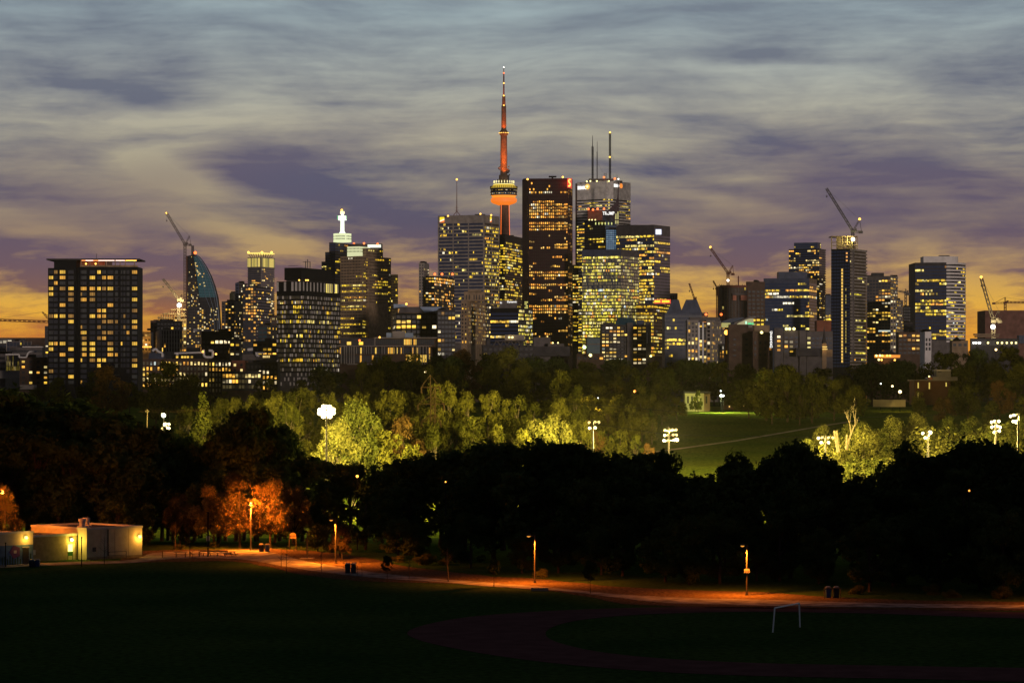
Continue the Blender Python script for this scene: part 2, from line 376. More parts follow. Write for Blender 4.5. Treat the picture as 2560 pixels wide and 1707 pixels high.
def footprint(xl, xc, xr, Y, th, WR=25., WL=None):
    if th < 10 and xr-xc > xc-xl: th = 90-th
    c, s = math.cos(R(th)), math.sin(R(th)); C = Vector((px_x(xc, Y), Y))
    tl, tr = (xl-CX)/F, (xr-CX)/F
    wl = (C.x-tl*Y)/(c+tl*s) if WL is None else WL
    wr = (tr*Y-C.x)/(s-tr*c) if xr > xc and abs(s) > .02 else WR
    if not .5 < wl < 130: wl = WR
    if not .5 < wr < 130: wr = WR
    l = Vector((-c, s)); r = Vector((s, c))
    return C+l*wl, C, C+r*wr, C+l*wl+r*wr
def bldg(name, label, cat, xl, xc, xr, yt, Y, th, SL, SR=None, fl=3.8, wall=None, yb=915, WR=25., group=None, pts=None, roof=True, root=None):
    """a block with its corner at photo column xc, faces running back to columns xl and xr, top at row yt"""
    NB[0] += 1; wall = wall or M_dark
    if pts is None:
        Lp, C, Rp, Bk = footprint(xl, xc, xr, Y, th, WR); poly = [Lp, C, Rp, Bk]; fr = [(Lp, C, SL), (C, Rp, SR or SL)]
    else:
        poly, fr = pts
    z1 = px_z(yt, Y); z0 = tz(Y)-1; zc = px_z(yb, Y)
    if root is None: root = thing(name, label, cat, (sum(p.x for p in poly)/len(poly), sum(p.y for p in poly)/len(poly), z0), group)
    w = MB(); w.prism(poly, z0, z1); w.build('wall', wall, root)
    for j, (a, b, st) in enumerate(fr):
        if st is None: continue
        B = {k: MB() for k in ('window', 'floor_band', 'pier')}
        face(B, a, b, z0, z1, st, fl, Y, NB[0]*17+j, zc)
        B['window'].build('window', st['glass'], root, True)
        B['floor_band'].build('floor_band', st['sp'], root, True); B['pier'].build('pier', st['pier'], root, True)
    if roof:   # low parapet and a little rooftop plant
        cx_, cy_ = root.location.x, root.location.y; m = MB(); rr = random.Random(NB[0])
        for k in range(3):
            p = Vector((cx_, cy_))+Vector((rr.uniform(-.25, .25), 0))*(poly[0]-poly[1]).length; s = rr.uniform(1.5, 3.5)
            m.box(p.x-s, p.x+s, p.y-1.5, p.y+1.5, z1-.1, z1+rr.uniform(.8, 2.2))
        m.build('roof_plant', M_dark, root)
    return dict(root=root, poly=poly, z0=z0, z1=z1, Y=Y)
def pbox(root, name, x0, x1, y0, y1, Y, depth, m, th=0., **k):
    """box part between photo columns x0..x1 and rows y0 (top)..y1, front at distance Y"""
    q = MB(); a = Vector((px_x(x0, Y), Y)); wd = px_x(x1, Y)-a.x; u = Vector((math.cos(R(th)), math.sin(R(th)))); n = Vector((u.y, -u.x))
    q.obox(a, u, wd/max(.2, u.x), n, -depth, 0, px_z(y1, Y), px_z(y0, Y)); return q.build(name, m, root, **k)
def beacon(root, px, py, Y, m=None, r=1.0, name='warning_light'):
    q = MB(); p = at(px, py, Y); q.lathe((p.x, p.y), [(r*.3, p.z-r), (r, p.z-r*.5), (r, p.z+r*.5), (r*.3, p.z+r)], 8); return q.build(name, m or L_red, root)
def whip(root, name, px, y0, y1, Y, r=.5, m=None, r2=None):
    q = MB(); q.tube(at(px, y1, Y), at(px, y0, Y), r, r2); return q.build(name, m or M_steel, root)
def letters(name, c):
    f = bpy.data.objects.new('lettering', c); COL.objects.link(f); me = bpy.data.meshes.new_from_object(f); bpy.data.objects.remove(f)
    o = bpy.data.objects.new(name, me); COL.objects.link(o); return o
def text(root, s, px, py, Y, hpx, m, th=0, vertical=False, wscale=1.0):
    """raised lettering, cap height hpx photo pixels, lower left corner at (px, py)"""
    for i, ch in enumerate(s if vertical else [s]):
        c = bpy.data.curves.new('lettering', 'FONT'); c.body = ch; c.size = hpx/F*Y/.70; c.extrude = .15; c.materials.append(m); c.offset = .02*c.size
        if vertical: c.align_x = 'CENTER'
        o = letters('sign_letter' if vertical else 'sign_lettering', c)
        o.location = at(px, py+(i*hpx*1.18 if vertical else 0), Y); o.rotation_euler = (R(90), 0, R(th)); o.scale = (wscale, 1, 1); attach(o, root)
def rail(mb, a, b, r=.15): mb.tube(a, b, r, k=4)
def lattice(mb, a, b, w, seg, r=.18):
    """square lattice boom from a to b"""
    a = Vector(a); b = Vector(b); d = (b-a).normalized(); s = Vector((0, 1, 0)); u = d.cross(s).normalized()
    cs = [u*w/2+s*w/2, u*w/2-s*w/2, -u*w/2-s*w/2, -u*w/2+s*w/2]
    for c in cs: mb.tube(a+c, b+c, r, k=4)
    for i in range(seg):
        p = a+(b-a)*(i/seg); q = a+(b-a)*((i+1)/seg)
        for j in range(4): mb.tube(p+cs[j], q+cs[(j+1) % 4], r*.7, k=3)
def crane(label, mx, yslew, ybase, tip, apex, cend, Y, m, light=None, flat=False, hook=True, w=2.0):
    root = thing('tower_crane', label, 'crane', (px_x(mx, Y), Y, px_z(ybase, Y)))
    q = MB(); lattice(q, at(mx, ybase, Y), at(mx, yslew, Y), w, max(3, int((ybase-yslew)/F*Y/3.5)), .34); q.build('mast', m, root)
    q = MB(); p = at(mx, yslew, Y); q.box(p.x-w*.8, p.x+w*.8, Y-w*.8, Y+w*.8, p.z-.8, p.z+1.2); q.box(p.x+w*.6, p.x+w*1.5, Y-w*1.5, Y-w*.7, p.z+.4, p.z+2.6); q.build('slewing_cab', m, root)
    q = MB(); j0 = at(mx, yslew-1.5, Y); j1 = at(tip[0], tip[1], Y); lattice(q, j0, j1, w*.8, max(6, int((j1-j0).length/4)), .32); q.build('jib', m, root)
    q = MB(); c = at(cend[0], cend[1], Y); lattice(q, p, c, w*.7, 4, .2); q.box(c.x-2.4, c.x+1.0, Y-1.2, Y+1.2, c.z-1.4, c.z+.9); q.build('counter_jib', m, root)
    if apex:
        q = MB(); a = at(apex[0], apex[1], Y); lattice(q, p, a, w*.5, 5, .16); q.tube(a, c, .22, k=4); q.build('a_frame', m, root)
        q = MB(); q.tube(a, j1, .10, k=3); q.build('pendant_cable', M_steel, root)
    if hook:
        q = MB(); h = j1-Vector((-.4, 0, 18/F*Y*1.0)); q.tube(j1, h, .08, k=3); q.lathe((h.x, h.y), [(.2, h.z), (.9, h.z-.5), (.3, h.z-1.8)], 6); q.build('hook_block', M_steel, root)
    if light: beacon(root, light[0], light[1], Y, L_amber, 1.2)
    return root
# ------------------------------------------------------------------ the far skyline, left to right
G_ap = 'apartment and condominium towers of the skyline'; G_of = 'office towers of the skyline'; G_lo = 'low city buildings in front of the skyline'

# dark apartment tower with the lit roof terrace
Y = 1530
t = thing('apartment_tower', 'black apartment tower with a glowing roof terrace under a flat overhanging roof', 'apartment tower', (px_x(230, Y), Y, tz(Y)), G_ap)
def flat(n): return Vector((px_x(n, Y), Y))
zb = tz(Y)-1
for a, b, dy, top, dep in ((120, 191, 0, 670, 22), (200, 266, 1.2, 666, 20), (266, 344, 1.2, 667, 20)):
    m = MB(); m.box(px_x(a, Y), px_x(b, Y), Y+dy, Y+dy+dep, zb, px_z(top, Y)); m.build('wall', M_black, t)
m = MB(); m.box(px_x(189.5, Y), px_x(201, Y), Y+3.5, Y+18, zb, px_z(668, Y)); m.build('recess', M_black, t)
pbox(t, 'stair_house', 135, 191, 650, 670.5, Y+2, 14, M_black)
pbox(t, 'roof_slab', 116, 348, 646.5, 650, Y-2, 26, M_dark)
pbox(t, 'terrace_wall', 200, 262, 652, 667, Y+12, 3, M_redbrick)
pbox(t, 'terrace_door', 267, 280, 652, 666, Y+10, 1, M_dark)
L_pink = glow('terrace_tube', (1, .62, .5), 2.2); L_org = glow('terrace_tube_orange', (1, .33, .08), 1.6)
for a, b, mm in ((204, 214, L_org), (214, 233, L_pink), (233, 246, L_org), (246, 286, L_pink), (289, 312, L_pink), (314, 341, L_amber)):
    pbox(t, 'terrace_light', a, b, 650.2, 652.4, Y-.6, .4, mm)
for x in (203, 225, 246, 265, 288, 300, 313, 336): pbox(t, 'terrace_column', x-1, x+1, 650, 667, Y-.2, .6, M_tan)
pbox(t, 'parapet', 200, 344, 663, 667, Y+1, .3, M_tan)
for x in (215, 239): beacon(t, x, 659.5, Y+6, L_amber, .5, 'globe_lamp')
point('terrace_glow', at(270, 655, Y+4), 900, (1, .35, .15), 1.5, t); point('terrace_glow', at(225, 655, Y+4), 900, (1, .3, .1), 1.5, t)
# the windows of this nearest tower one by one
M_frame = mat('window_frame', (.03, .03, .032), .5)
def pane_mesh(w, h, c, nm):
    q = MB(); k = 3 if w > 2.2 else (2 if w > 1.4 else 1)
    for i in range(k):
        a, b = -w/2+w*i/k+.05, -w/2+w*(i+1)/k-.05; f = rnd.uniform(.55, 1.15)
        q.quad((a, -.03, 0), (b, -.03, 0), (b, -.03, h), (a, -.03, h), 0, tuple(v*f for v in c))
    q.box(-w/2-.08, w/2+.08, -.12, .0, -.10, 0, 1); q.box(-w/2-.08, w/2+.08, -.12, .0, h, h+.1, 1)
    for i in range(k+1): x = -w/2+w*i/k; q.box(x-.04, x+.04, -.10, .0, 0, h, 1)
    return q.mesh(nm, [G_dark, M_frame])
cols = [(127.5, 11, .35), (139.5, 9, .25), (156.5, 14, .35), (177.5, 13.5, .38), (199.5+4, 4, .3), (209.5, 14, .45), (231, 13.5, .35), (247.5, 9, .45), (260, 10, .5), (276, 14, .55), (291, 7, .25), (304, 4, .12), (311, 5, .2), (320, 7, .2), (336.5, 13, .55)]
PM = {}
for ci, (cx_, wpx, pr) in enumerate(cols):
    for r_ in range(21):
        py = 680+13.75*r_; rr = random.Random(ci*100+r_)
        if cx_ > 215 and cx_ < 335 and py > 905+abs(cx_-270)*.5: continue
        p = pr*.85; on = rr.random() < p
        kind = rr.choice(('bright', 'bright', 'warm', 'dim')) if on else rr.choice(('off', 'off', 'off2'))
        key = (wpx, kind)
        if key not in PM:
            c = {'bright': (1.0, .58, .07), 'warm': (.8, .38, .05), 'dim': (.30, .15, .03), 'off': (.004, .004, .006), 'off2': (.016, .015, .013)}[kind]
            PM[key] = pane_mesh(wpx/F*Y, 1.75, c, 'apartment_window')
        o = bpy.data.objects.new('window', PM[key]); COL.objects.link(o)
        dy = 0 if cx_ < 192 else 1.2
        o.location = (px_x(cx_, Y+dy), Y+dy, px_z(py+4.2, Y)); attach(o, t)
m = MB()
for x0, x1, dy in ((121, 190, 0), (284, 300, 1.2)):
    for r_ in range(0, 21, 2): m.box(px_x(x0, Y), px_x(x0+14, Y), Y+dy-.7, Y+dy, px_z(690+13.75*r_, Y), px_z(689+13.75*r_, Y))
m.build('balcony_edge', M_dark, t, True)
whip(t, 'antenna', 241, 634, 646, Y+4, .15)

# far left edge: low buildings behind the wood
resi = lambda **k: ST(**{**dict(cs=3.2, ww=.6, wh=.5, base=.2, run=.35, pal='A', glass=G_dark), **k})
bldg('apartment_block', 'small dark apartment block just showing left of the black apartment tower', 'apartment block', 110, 112, 124, 815, 2600, 4, resi(base=.25), fl=3, wall=M_dark, yb=900, roof=False)
bldg('long_building', 'long low brown building on the horizon at the left edge', 'building', -60, -60, 112, 844, 3300, 1, None, wall=M_brown, roof=False, WR=30)
bldg('office_block', 'pale low office block with a railing on its roof, far left', 'office block', -40, -40, 30, 846, 2700, 2, ST(cs=4, base=.3, glass=G_slate), fl=4, wall=M_mid, yb=880)
b = bldg('glass_block', 'grey glass block with white posts far left', 'office block', 16, 50, 78, 852, 2500, 12, ST(cs=3, ww=.85, wh=.8, base=.05, glass=G_slate, pier=M_pale, pe=3), fl=4, wall=M_mid, yb=890)
b = bldg('parking_deck', 'low white trimmed deck with yellow lit stair at the left edge', 'low building', -30, 28, 106, 868, 2300, 4, ST(cs=5, ww=.9, wh=.5, base=.1, pal='G', sp=M_mid, dep=.8), fl=4, wall=M_dark, yb=920)
pbox(b['root'], 'canopy', 56, 106, 866, 868, 2296, 6, M_white)
t = bldg('striped_block', 'low grey block with dark horizontal strips and a glass stair, lower left', 'low building', -30, 13, 48, 884, 1750, 3, ST(cs=3, ww=1, wh=.5, base=.0, sp=M_mid, dep=.6), ST(cs=1.6, ww=.8, wh=.9, base=.12, lit=[(895, 904, .7), (918, 926, .7)], pal='G', glass=G_grey, pier=M_pale, pe=1, pw=.2), fl=3.2, wall=M_mid, yb=935)
pbox(t['root'], 'annex', -20, 48, 926, 946, 1735, 10, M_pale)
t = bldg('brick_apartments', 'squat brown brick apartment house with a curved white roof duct, lower left', 'apartment house', 20, 49, 123, 893, 1620, 4, None, resi(cs=4.1, ww=.4, wh=.42, base=.28), fl=2.9, wall=M_brown, yb=965)
m = MB(); P = [(14, 886), (48, 886), (48, 893), (66, 893), (69, 884), (74, 879), (92, 878)]
for (a, b_), (c, d) in zip(P, P[1:]): m.tube(at(a, b_, 1612), at(c, d, 1612), .45, k=6)
m.build('roof_duct', M_white, t['root'])
pbox(t['root'], 'lean_to', 50, 86, 962, 973, 1600, 8, M_pale)
crane('horizontal crane boom crossing behind the black tower at the far left', 128, 806, 900, (-30, 799), (106, 780), (150, 809), 2450, M_cranered, None, True, False, 1.9)

# between the black tower and the curved tower
t = bldg('stone_hall', 'pale old stone hall lit orange from below', 'stone building', 346, 346, 377, 829, 2500, 2, resi(cs=3, base=.5, pal='O', wh=.4), fl=4, wall=M_pale, yb=885, roof=False)
for k in range(7): beacon(t['root'], 353+k*4, 867, 2496, L_amber, .5, 'facade_lamp')
for x in (352, 362, 371): point('facade_uplight', at(x, 857, 2494), 1500, (1, .45, .06), .5, t['root'])
bldg('slab_block', 'dim block with flat roof behind the orange lit stone hall', 'office block', 374, 376, 402, 801, 2750, 3, resi(base=.06), fl=3.6, wall=M_brown, yb=870)
bldg('office_block', 'black rounded office block below the small crane', 'office block', 390, 392, 452, 802, 2700, 3, resi(base=.04), fl=3.8, wall=M_black, yb=840)
bldg('striped_office', 'office block with tall dark red and cream vertical strips', 'office block', 391, 402, 456, 823, 2400, 9, ST(cs=2.2, ww=.55, wh=.9, base=.10, run=.3, pal='A', glass=G_brown, pier=M_pale, pe=1, pw=1.0, dep=.5), fl=3.5, wall=M_pale, yb=882)
t = bldg('unfinished_building', 'floodlit concrete frame of an unfinished building under the small left crane', 'unfinished building', 430, 436, 466, 797, 3000, 5, ST(cs=3.2, ww=.75, wh=.7, base=.35, lit=[(795, 850, .75)], run=.3, pal='A', amp=1.1, sp=M_tan, pier=M_tan, pe=1), fl=3.6, wall=M_dark, yb=880)
for x0, x1, y0 in ((393, 430, 793), (405, 462, 783), (428, 466, 773), (436, 466, 788)): pbox(t['root'], 'deck', x0, x1, y0, y0+1.8, 3003, 18, M_tan)
m = MB()
for k in range(12): x = 397+k*6; m.tube(at(x, 800, 3010), at(x, 774+max(0, 430-x)*.5, 3010), .4, k=4)
m.build('deck_props', M_tan, t['root'])
beacon(t['root'], 448, 763, 2996, L_white, 2.2, 'work_light'); point('work_light_beam', at(448, 764, 2990), 60000, (1, .85, .35), 1.5, t['root'])
crane('small pale crane left of the curved tower', 447, 750, 800, (407, 697), (455, 737), (457, 751), 3000, M_cranewhite, None, w=2.2)

# curved glass tower
Y = 3500
t = thing('curved_tower', 'curved teal glass tower leaning in to a point beside the tall left crane', 'condominium tower', (px_x(505, Y), Y, tz(Y)), G_ap)
prof = [(636, 489), (640, 494), (652, 504), (668, 514), (690, 525), (715, 534), (742, 541), (772, 545), (805, 547.5), (840, 549)]   # right hand outline
lefte = 467.0
def xr(py):
    for (a, xa), (b, xb) in zip(prof, prof[1:]):
        if a <= py <= b: return xa+(xb-xa)*(py-a)/(b-a)
    return prof[-1][1] if py > 840 else prof[0][1]
m = MB(); fr = [(lefte, 639, 0)]
out = [at(x, y, Y) for y, x in prof]+[Vector((px_x(549, Y), Y, tz(Y))), Vector((px_x(lefte, Y), Y, tz(Y))), at(lefte, 640, Y)]
m.v = [tuple(p) for p in out]+[(p.x, p.y+26, p.z) for p in out]; k = len(out)
m.f = [tuple(range(k))[::-1], tuple(range(k, 2*k))]+[(i, (i+1) % k, k+(i+1) % k, k+i) for i in range(k)]; m.m = [0]*len(m.f); m.g = [None]*len(m.f)
m.build('wall', M_black, t)
wb, fb = MB(), MB(); rr = random.Random(5); nf = 70; fl = (px_z(640, Y)-px_z(860, Y))/58
for i in range(60):
    py0 = 641+i*3.8; py1 = py0+2.9
    if py1 > 880: break
    x1 = xr(py0)-1.2; split = max(lefte+5, 484+max(0, (py0-641))**.86*.28) if py0 < 770 else 516
    n1 = 9; n2 = 10
    for k in range(n1):   # dark left front with balconies
        a = lefte+1+(split-2-lefte)*k/n1; b = a+(split-2-lefte)/n1*.7
        d = .03 if py0 < 705 else .20; on = rr.random() < d; c = rr.choice(PAL['A']); s = rr.choice((.4, .8, 1))
        wb.quad(at(a, py1, Y-.1), at(b, py1, Y-.1), at(b, py0, Y-.1), at(a, py0, Y-.1), 1, tuple(v*s for v in c) if on else (0, 0, 0))
    for k in range(n2):   # teal curtain wall following the curve
        a = split+(x1-split)*k/n2; b = a+(x1-split)/n2*.92
        d = .02 if py0 < 770 else .16
        if 655 < py0 < 690 and k < 3: d = .55
        on = rr.random() < d; c = rr.choice(PAL['A']); s = rr.choice((.4, .7, 1))
        wb.quad(at(a, py1, Y-.15), at(b, py1, Y-.15), at(b, py0, Y-.15), at(a, py0, Y-.15), 0 if py0 < 742 else 1, tuple(v*s for v in c) if on else (0, 0, 0))
    if py0 > 690: fb.box(px_x(lefte, Y), px_x(split-2, Y), Y-.9, Y, px_z(py1+.9, Y), px_z(py1, Y))
wb.build('window', [G_sky, G_dark], t, True).data.materials[0] = win_mat('curved_glass', (.045, .17, .22))
fb.build('balcony', M_mid, t, True)
m = MB()
for q in (.36, .62, .86):
    for (ya, xa), (yb_, xb) in zip(prof[1:], prof[2:]):
        sa = max(lefte+5, 484+max(0, ya-641)**.86*.28) if ya < 770 else 516; sb = max(lefte+5, 484+max(0, yb_-641)**.86*.28) if yb_ < 770 else 516
        m.tube(at(sa+(xa-sa)*q, ya, Y-.5), at(sb+(xb-sb)*q, yb_, Y-.5), .25, k=3)
for (ya, xa), (yb_, xb) in zip(prof, prof[1:]): m.tube(at(xa, ya, Y-.5), at(xb, yb_, Y-.5), .5, k=4)
m.build('glass_rib', M_ltblue, t, True)
pbox(t, 'top_plant', 478, 484, 614, 640, Y+8, 5, M_steel); beacon(t, 488, 632, Y, L_red, 1.8)
crane('tall pale crane rising along the left edge of the curved tower', 462.5, 612, 860, (416, 532), (474, 590), (477, 612), 3470, M_cranewhite, (416, 533), w=2.6)
pbox(t, 'hoist_shaft', 464, 468, 640, 850, Y-4, 3, M_cranered)

# condominiums between the curved tower and the crowned tower
bldg('condo_tower', 'dark stepped condominium slab just right of the curved tower', 'condominium tower', 554, 586, 604, 753, 2900, 14, resi(cs=3.4, ww=.5, base=.22), fl=2.9, wall=M_mid, yb=882, group=G_ap)
bldg('condo_tower', 'taller plain dark slab behind the stepped condominium', 'condominium tower', 574, 590, 602, 732, 3050, 14, resi(base=.06), fl=2.9, wall=M_dark, yb=882, group=G_ap)
t = bldg('condo_tower', 'blue topped condominium with white balcony edges in the left group', 'condominium tower', 588, 597, 616, 707, 2950, 16, resi(base=.25), resi(base=.2, ww=.85, sp=M_mid, dep=1.2, wh=.6), fl=2.9, wall=M_blue, yb=885, group=G_ap)
bldg('condo_tower', 'dark glass condominium with orange windows left of the crowned tower', 'condominium tower', 607, 640, 676, 716, 2800, 16, resi(cs=2.6, ww=.7, wh=.6, base=.26, lit=[(735, 790, .4)], pal='O', glass=G_slate), resi(base=.22, cs=2.6, ww=.75, glass=G_mauve_sheen), fl=2.9, wall=M_dark, yb=885, group=G_ap)
# crowned round-cornered tower
Y = 3800
t = bldg('condo_tower', 'slim tower with a golden lit band and bright ring of lights on its crown', 'condominium tower', 620, 652, 685, 643, Y, 26, ST(cs=2.6, ww=.9, wh=.55, base=.05, lit=[(700, 900, .16)], run=.5, pal='A', glass=G_slate, sp=M_mid, dep=1.3, gap=14), ST(cs=2.6, ww=.9, wh=.55, base=.08, lit=[(690, 900, .25)], run=.4, pal='A', glass=G_mauve_sheen, sp=M_pale, dep=1.3, gap=14), fl=2.95, wall=M_mid, yb=885, group=G_ap, roof=False)
m = MB()
for a, b in zip(t['poly'][:2], t['poly'][1:3]):
    u = (b-a).normalized(); n = Vector((u.y, -u.x)); w = (b-a).length; k = 11
    for i in range(k):
        p = a+u*(w*i/k); g = rnd.choice(((.62, .46, .10), (.45, .36, .08), (.8, .6, .14), (.2, .17, .06)))
        q0, q1 = p+n*1.5, p+u*(w/k*.8)+n*1.5
        m.quad((q0.x, q0.y, px_z(667, Y)), (q1.x, q1.y, px_z(667, Y)), (q1.x, q1.y, px_z(645, Y)), (q0.x, q0.y, px_z(645, Y)), 0, g)
m.build('crown_glass', G_grey, t['root'], True)
m = MB(); zc = px_z(632.5, Y)
for i in range(4):
    a, b = t['poly'][i], t['poly'][(i+1) % 4]; c = sum(t['poly'], Vector((0, 0)))/4
    a2, b2 = c+(a-c)*1.0, c+(b-c)*1.0
    m.tube((a2.x, a2.y, zc), (b2.x, b2.y, zc), .9, k=5)
m.build('crown_ring', glow('crown_gold', (1, .72, .16), 1.2), t['root'])
m = MB()
for i in range(4):
    a, b = t['poly'][i], t['poly'][(i+1) % 4]
    for k in range(5):
        p = a+(b-a)*(k/5); q = c+(p-c)*.75; m.tube((q.x, q.y, px_z(644, Y)), (p.x, p.y, zc), .45, k=4)
m.build('crown_strut', M_bronze, t['root'], True)
for x in (621, 655, 679): beacon(t['root'], x, 631, Y-3, L_amber, 1.5)
bldg('condo_tower', 'brown low slab in front of the crowned tower', 'apartment block', 676, 678, 700, 790, 2500, 4, resi(base=.15), fl=3, wall=M_brown, yb=890)
bldg('office_block', 'dark glass block with lit corner left of the patterned tower', 'office block', 645, 668, 692, 812, 2300, 10, resi(base=.15, ww=.8, glass=G_teal), resi(base=.35), fl=3.3, wall=M_dark, yb=900)
t = bldg('office_block', 'wide dark flat roofed block below the curved tower', 'office block', 470, 504, 580, 828, 2150, 8, ST(cs=3.2, ww=.6, wh=.85, base=.04, glass=G_navy, gap=4), ST(cs=3.4, ww=.7, wh=.6, base=.12, lit=[(840, 858, .35)], pal='A', gap=6), fl=3.6, wall=M_black, yb=890)
pbox(t['root'], 'roof_box', 484, 497, 822, 829, 2160, 6, M_white)
bldg('town_block', 'small purple grey block with a lamp on its roof, centre of the left low group', 'low building', 572, 574, 600, 852, 2050, 3, resi(base=.2), fl=3.2, wall=M_mid, yb=900)
bldg('town_block', 'low block with three lit storeys left of the patterned tower', 'low building', 630, 632, 692, 852, 2000, 3, resi(base=.3, ww=.7), fl=3.2, wall=M_dark, yb=905)

# long dark housing row
Y = 1720
t = bldg('housing_row', 'long dark brick housing row with tall narrow lit windows and white pipes on its roof', 'apartment block', 340, 346, 520, 897, Y, 1, None, ST(cs=2.1, ww=.5, wh=.62, base=.05, lit=[(900, 915, .45), (915, 930, .2), (930, 975, .38)], run=.55, pal='A', glass=G_grey, dim=.06), fl=3.15, wall=M_brown, yb=980, WR=20, roof=False)
r = t['root']
bldg('', '', '', 520, 521, 578, 899, Y+3, 1, None, ST(cs=2.0, ww=.5, wh=.6, base=.2, lit=[(905, 925, .5), (930, 945, .45)], run=.6, pal='A', glass=G_grey, dim=.05), fl=3.1, wall=M_black, yb=985, root=r, roof=False)
bldg('', '', '', 578, 579, 612, 901, Y-4, 1, None, ST(cs=4, ww=.35, wh=.5, base=.28, run=.2, pal='A'), fl=3.1, wall=M_redbrick, yb=985, root=r, roof=False)
bldg('', '', '', 553, 556, 652, 928, Y-12, 1, None, ST(cs=1.9, ww=.75, wh=.62, base=.35, lit=[(930, 940, .25), (945, 956, .45)], run=.7, pal='A', glass=G_grey, dim=.12, sp=M_dark), fl=3.2, wall=M_brown, yb=985, root=r, roof=False)
bldg('', '', '', 600, 606, 694, 906, Y+6, 1, None, ST(cs=2.4, ww=.5, wh=.6, base=.02, lit=[(928, 985, .35)], pal='A'), fl=3.1, wall=M_black, yb=985, root=r, roof=False)
pbox(r, 'penthouse', 430, 520, 886, 898, Y+6, 10, M_black); pbox(r, 'penthouse', 372, 408, 882, 898, Y+6, 8, M_blue)
m = MB()
for a, b in ((440, 1.0), (453, 1.2), (460, 1.0), (467, 1.0), (477, .5)): p = at(a, 895, Y+5.8); m.quad((p.x, p.y, p.z), (p.x+1.3, p.y, p.z), (p.x+1.3, p.y, p.z+1.2), (p.x, p.y, p.z+1.2), 0, (b, b*.6, b*.08))
for a in (657, 661, 666, 671): p = at(a, 894, Y+5.8); m.quad((p.x, p.y, p.z), (p.x+.8, p.y, p.z), (p.x+.8, p.y, p.z+1.2), (p.x, p.y, p.z+1.2), 0, (1, .72, .25))
m.build('penthouse_window', G_dark, r, True); pbox(r, 'penthouse', 606, 692, 886, 900, Y+7, 9, M_mid)
def duct(P, rad=.7):
    m = MB()
    for (a, b), (c, d) in zip(P, P[1:]): m.tube(at(a, b, Y+3), at(c, d, Y+3), rad, k=7)
    m.build('roof_duct', M_white, r)
duct([(382, 878), (384, 874), (390, 872), (395, 879), (403, 881), (406, 884), (406, 892)]); duct([(436, 883), (506, 881)], .5); duct([(441, 882), (444, 888)], .8)
duct([(509, 874), (510, 890), (516, 893), (530, 893), (532, 888), (532, 877), (522, 876)]); duct([(619, 874), (632, 873)], .9); duct([(638, 882), (663, 882)], .4); duct([(640, 884), (644, 890), (648, 888)], .8)
for x, y in ((507, 879), (540, 885)): beacon(r, x, y, Y+2, L_amber, .6, 'roof_lamp')

# patterned tower with louvred panels
Y = 1820
pat = dict(cs=1.15, ww=.55, wh=.62, run=.6, pal='Y', glass=G_dark, sp=M_black, dep=.2, dim=.05, gap=8.5)
t = bldg('patterned_tower', 'mid rise tower of pale and dark upright panels with a black box on top', 'office tower', 692, 757, 851, 703, Y, 24, ST(**{**pat, 'lit': [(745, 756, .35), (800, 808, .75), (812, 820, .2), (835, 900, .25)], 'base': .06}), ST(**{**pat, 'lit': [(745, 756, .25), (798, 806, .6), (825, 900, .22)], 'base': .1}), fl=3.0, wall=M_dark, yb=935, roof=False)
r = t['root']; PN = MB(); rr = random.Random(3)
for (a, b) in ((t['poly'][0], t['poly'][1]), (t['poly'][1], t['poly'][2])):
    u = (b-a).normalized(); n = Vector((u.y, -u.x)); w = (b-a).length; k = int(w/2.3)
    for i in range(k):
        for f in range(19):
            z = t['z1']-8.5-(f+1)*3.0+.5
            if rr.random() < .62: PN.obox(a+u*(w*(i+rr.choice((0, .5)))/k), u, w/k*.38, n, .04, .14, z, z+2.1)
        if i % 2 == 0 or rr.random() < .25: PN.obox(a+u*(w*i/k), u, w/k*.55, n, .04, .40, t['z1']-6.0, t['z1']-.4)
PN.build('louvre_panel', mat('louvre', (.45, .42, .40), .7), r, True)
m = MB()
for px0 in (816, 838): a = at(px0, 729, Y+10)
a, b = t['poly'][1], t['poly'][2]; u = (b-a).normalized(); n = Vector((u.y, -u.x)); w = (b-a).length
for q0, q1, g in ((.60, .70, .9), (.71, .77, .7), (.82, .90, 1.1)):
    p0, p1 = a+u*w*q0+n*.3, a+u*w*q1+n*.3; m.quad((p0.x, p0.y, t['z1']-6.2), (p1.x, p1.y, t['z1']-6.2), (p1.x, p1.y, t['z1']-.6), (p0.x, p0.y, t['z1']-.6), 0, (g, g*.78, g*.16))
m.build('lit_hall_window', G_grey, r)
q = footprint(711, 752, 828, Y+6, 22); m = MB(); m.prism(q, px_z(699, Y), px_z(668, Y)); m.build('mechanical_box', M_black, r)
m = MB(); m.prism(footprint(716, 754, 822, Y+9, 22), t['z1']-.1, px_z(698.5, Y)); m.build('box_base', M_dark, r)
for x in (764, 769, 775): pbox(r, 'flue', x-1, x+1, 648+abs(x-769), 670, Y+14, 1, M_steel)
m = MB(); rail(m, at(757, 655, Y+14), at(776, 655, Y+14), .15); rail(m, at(720, 665, Y+10), at(746, 664, Y+10), .12); m.build('rail', M_steel, r)
for x in (748, 765, 770): beacon(r, x, 700.5, Y+4, L_amber, .5, 'roof_lamp')

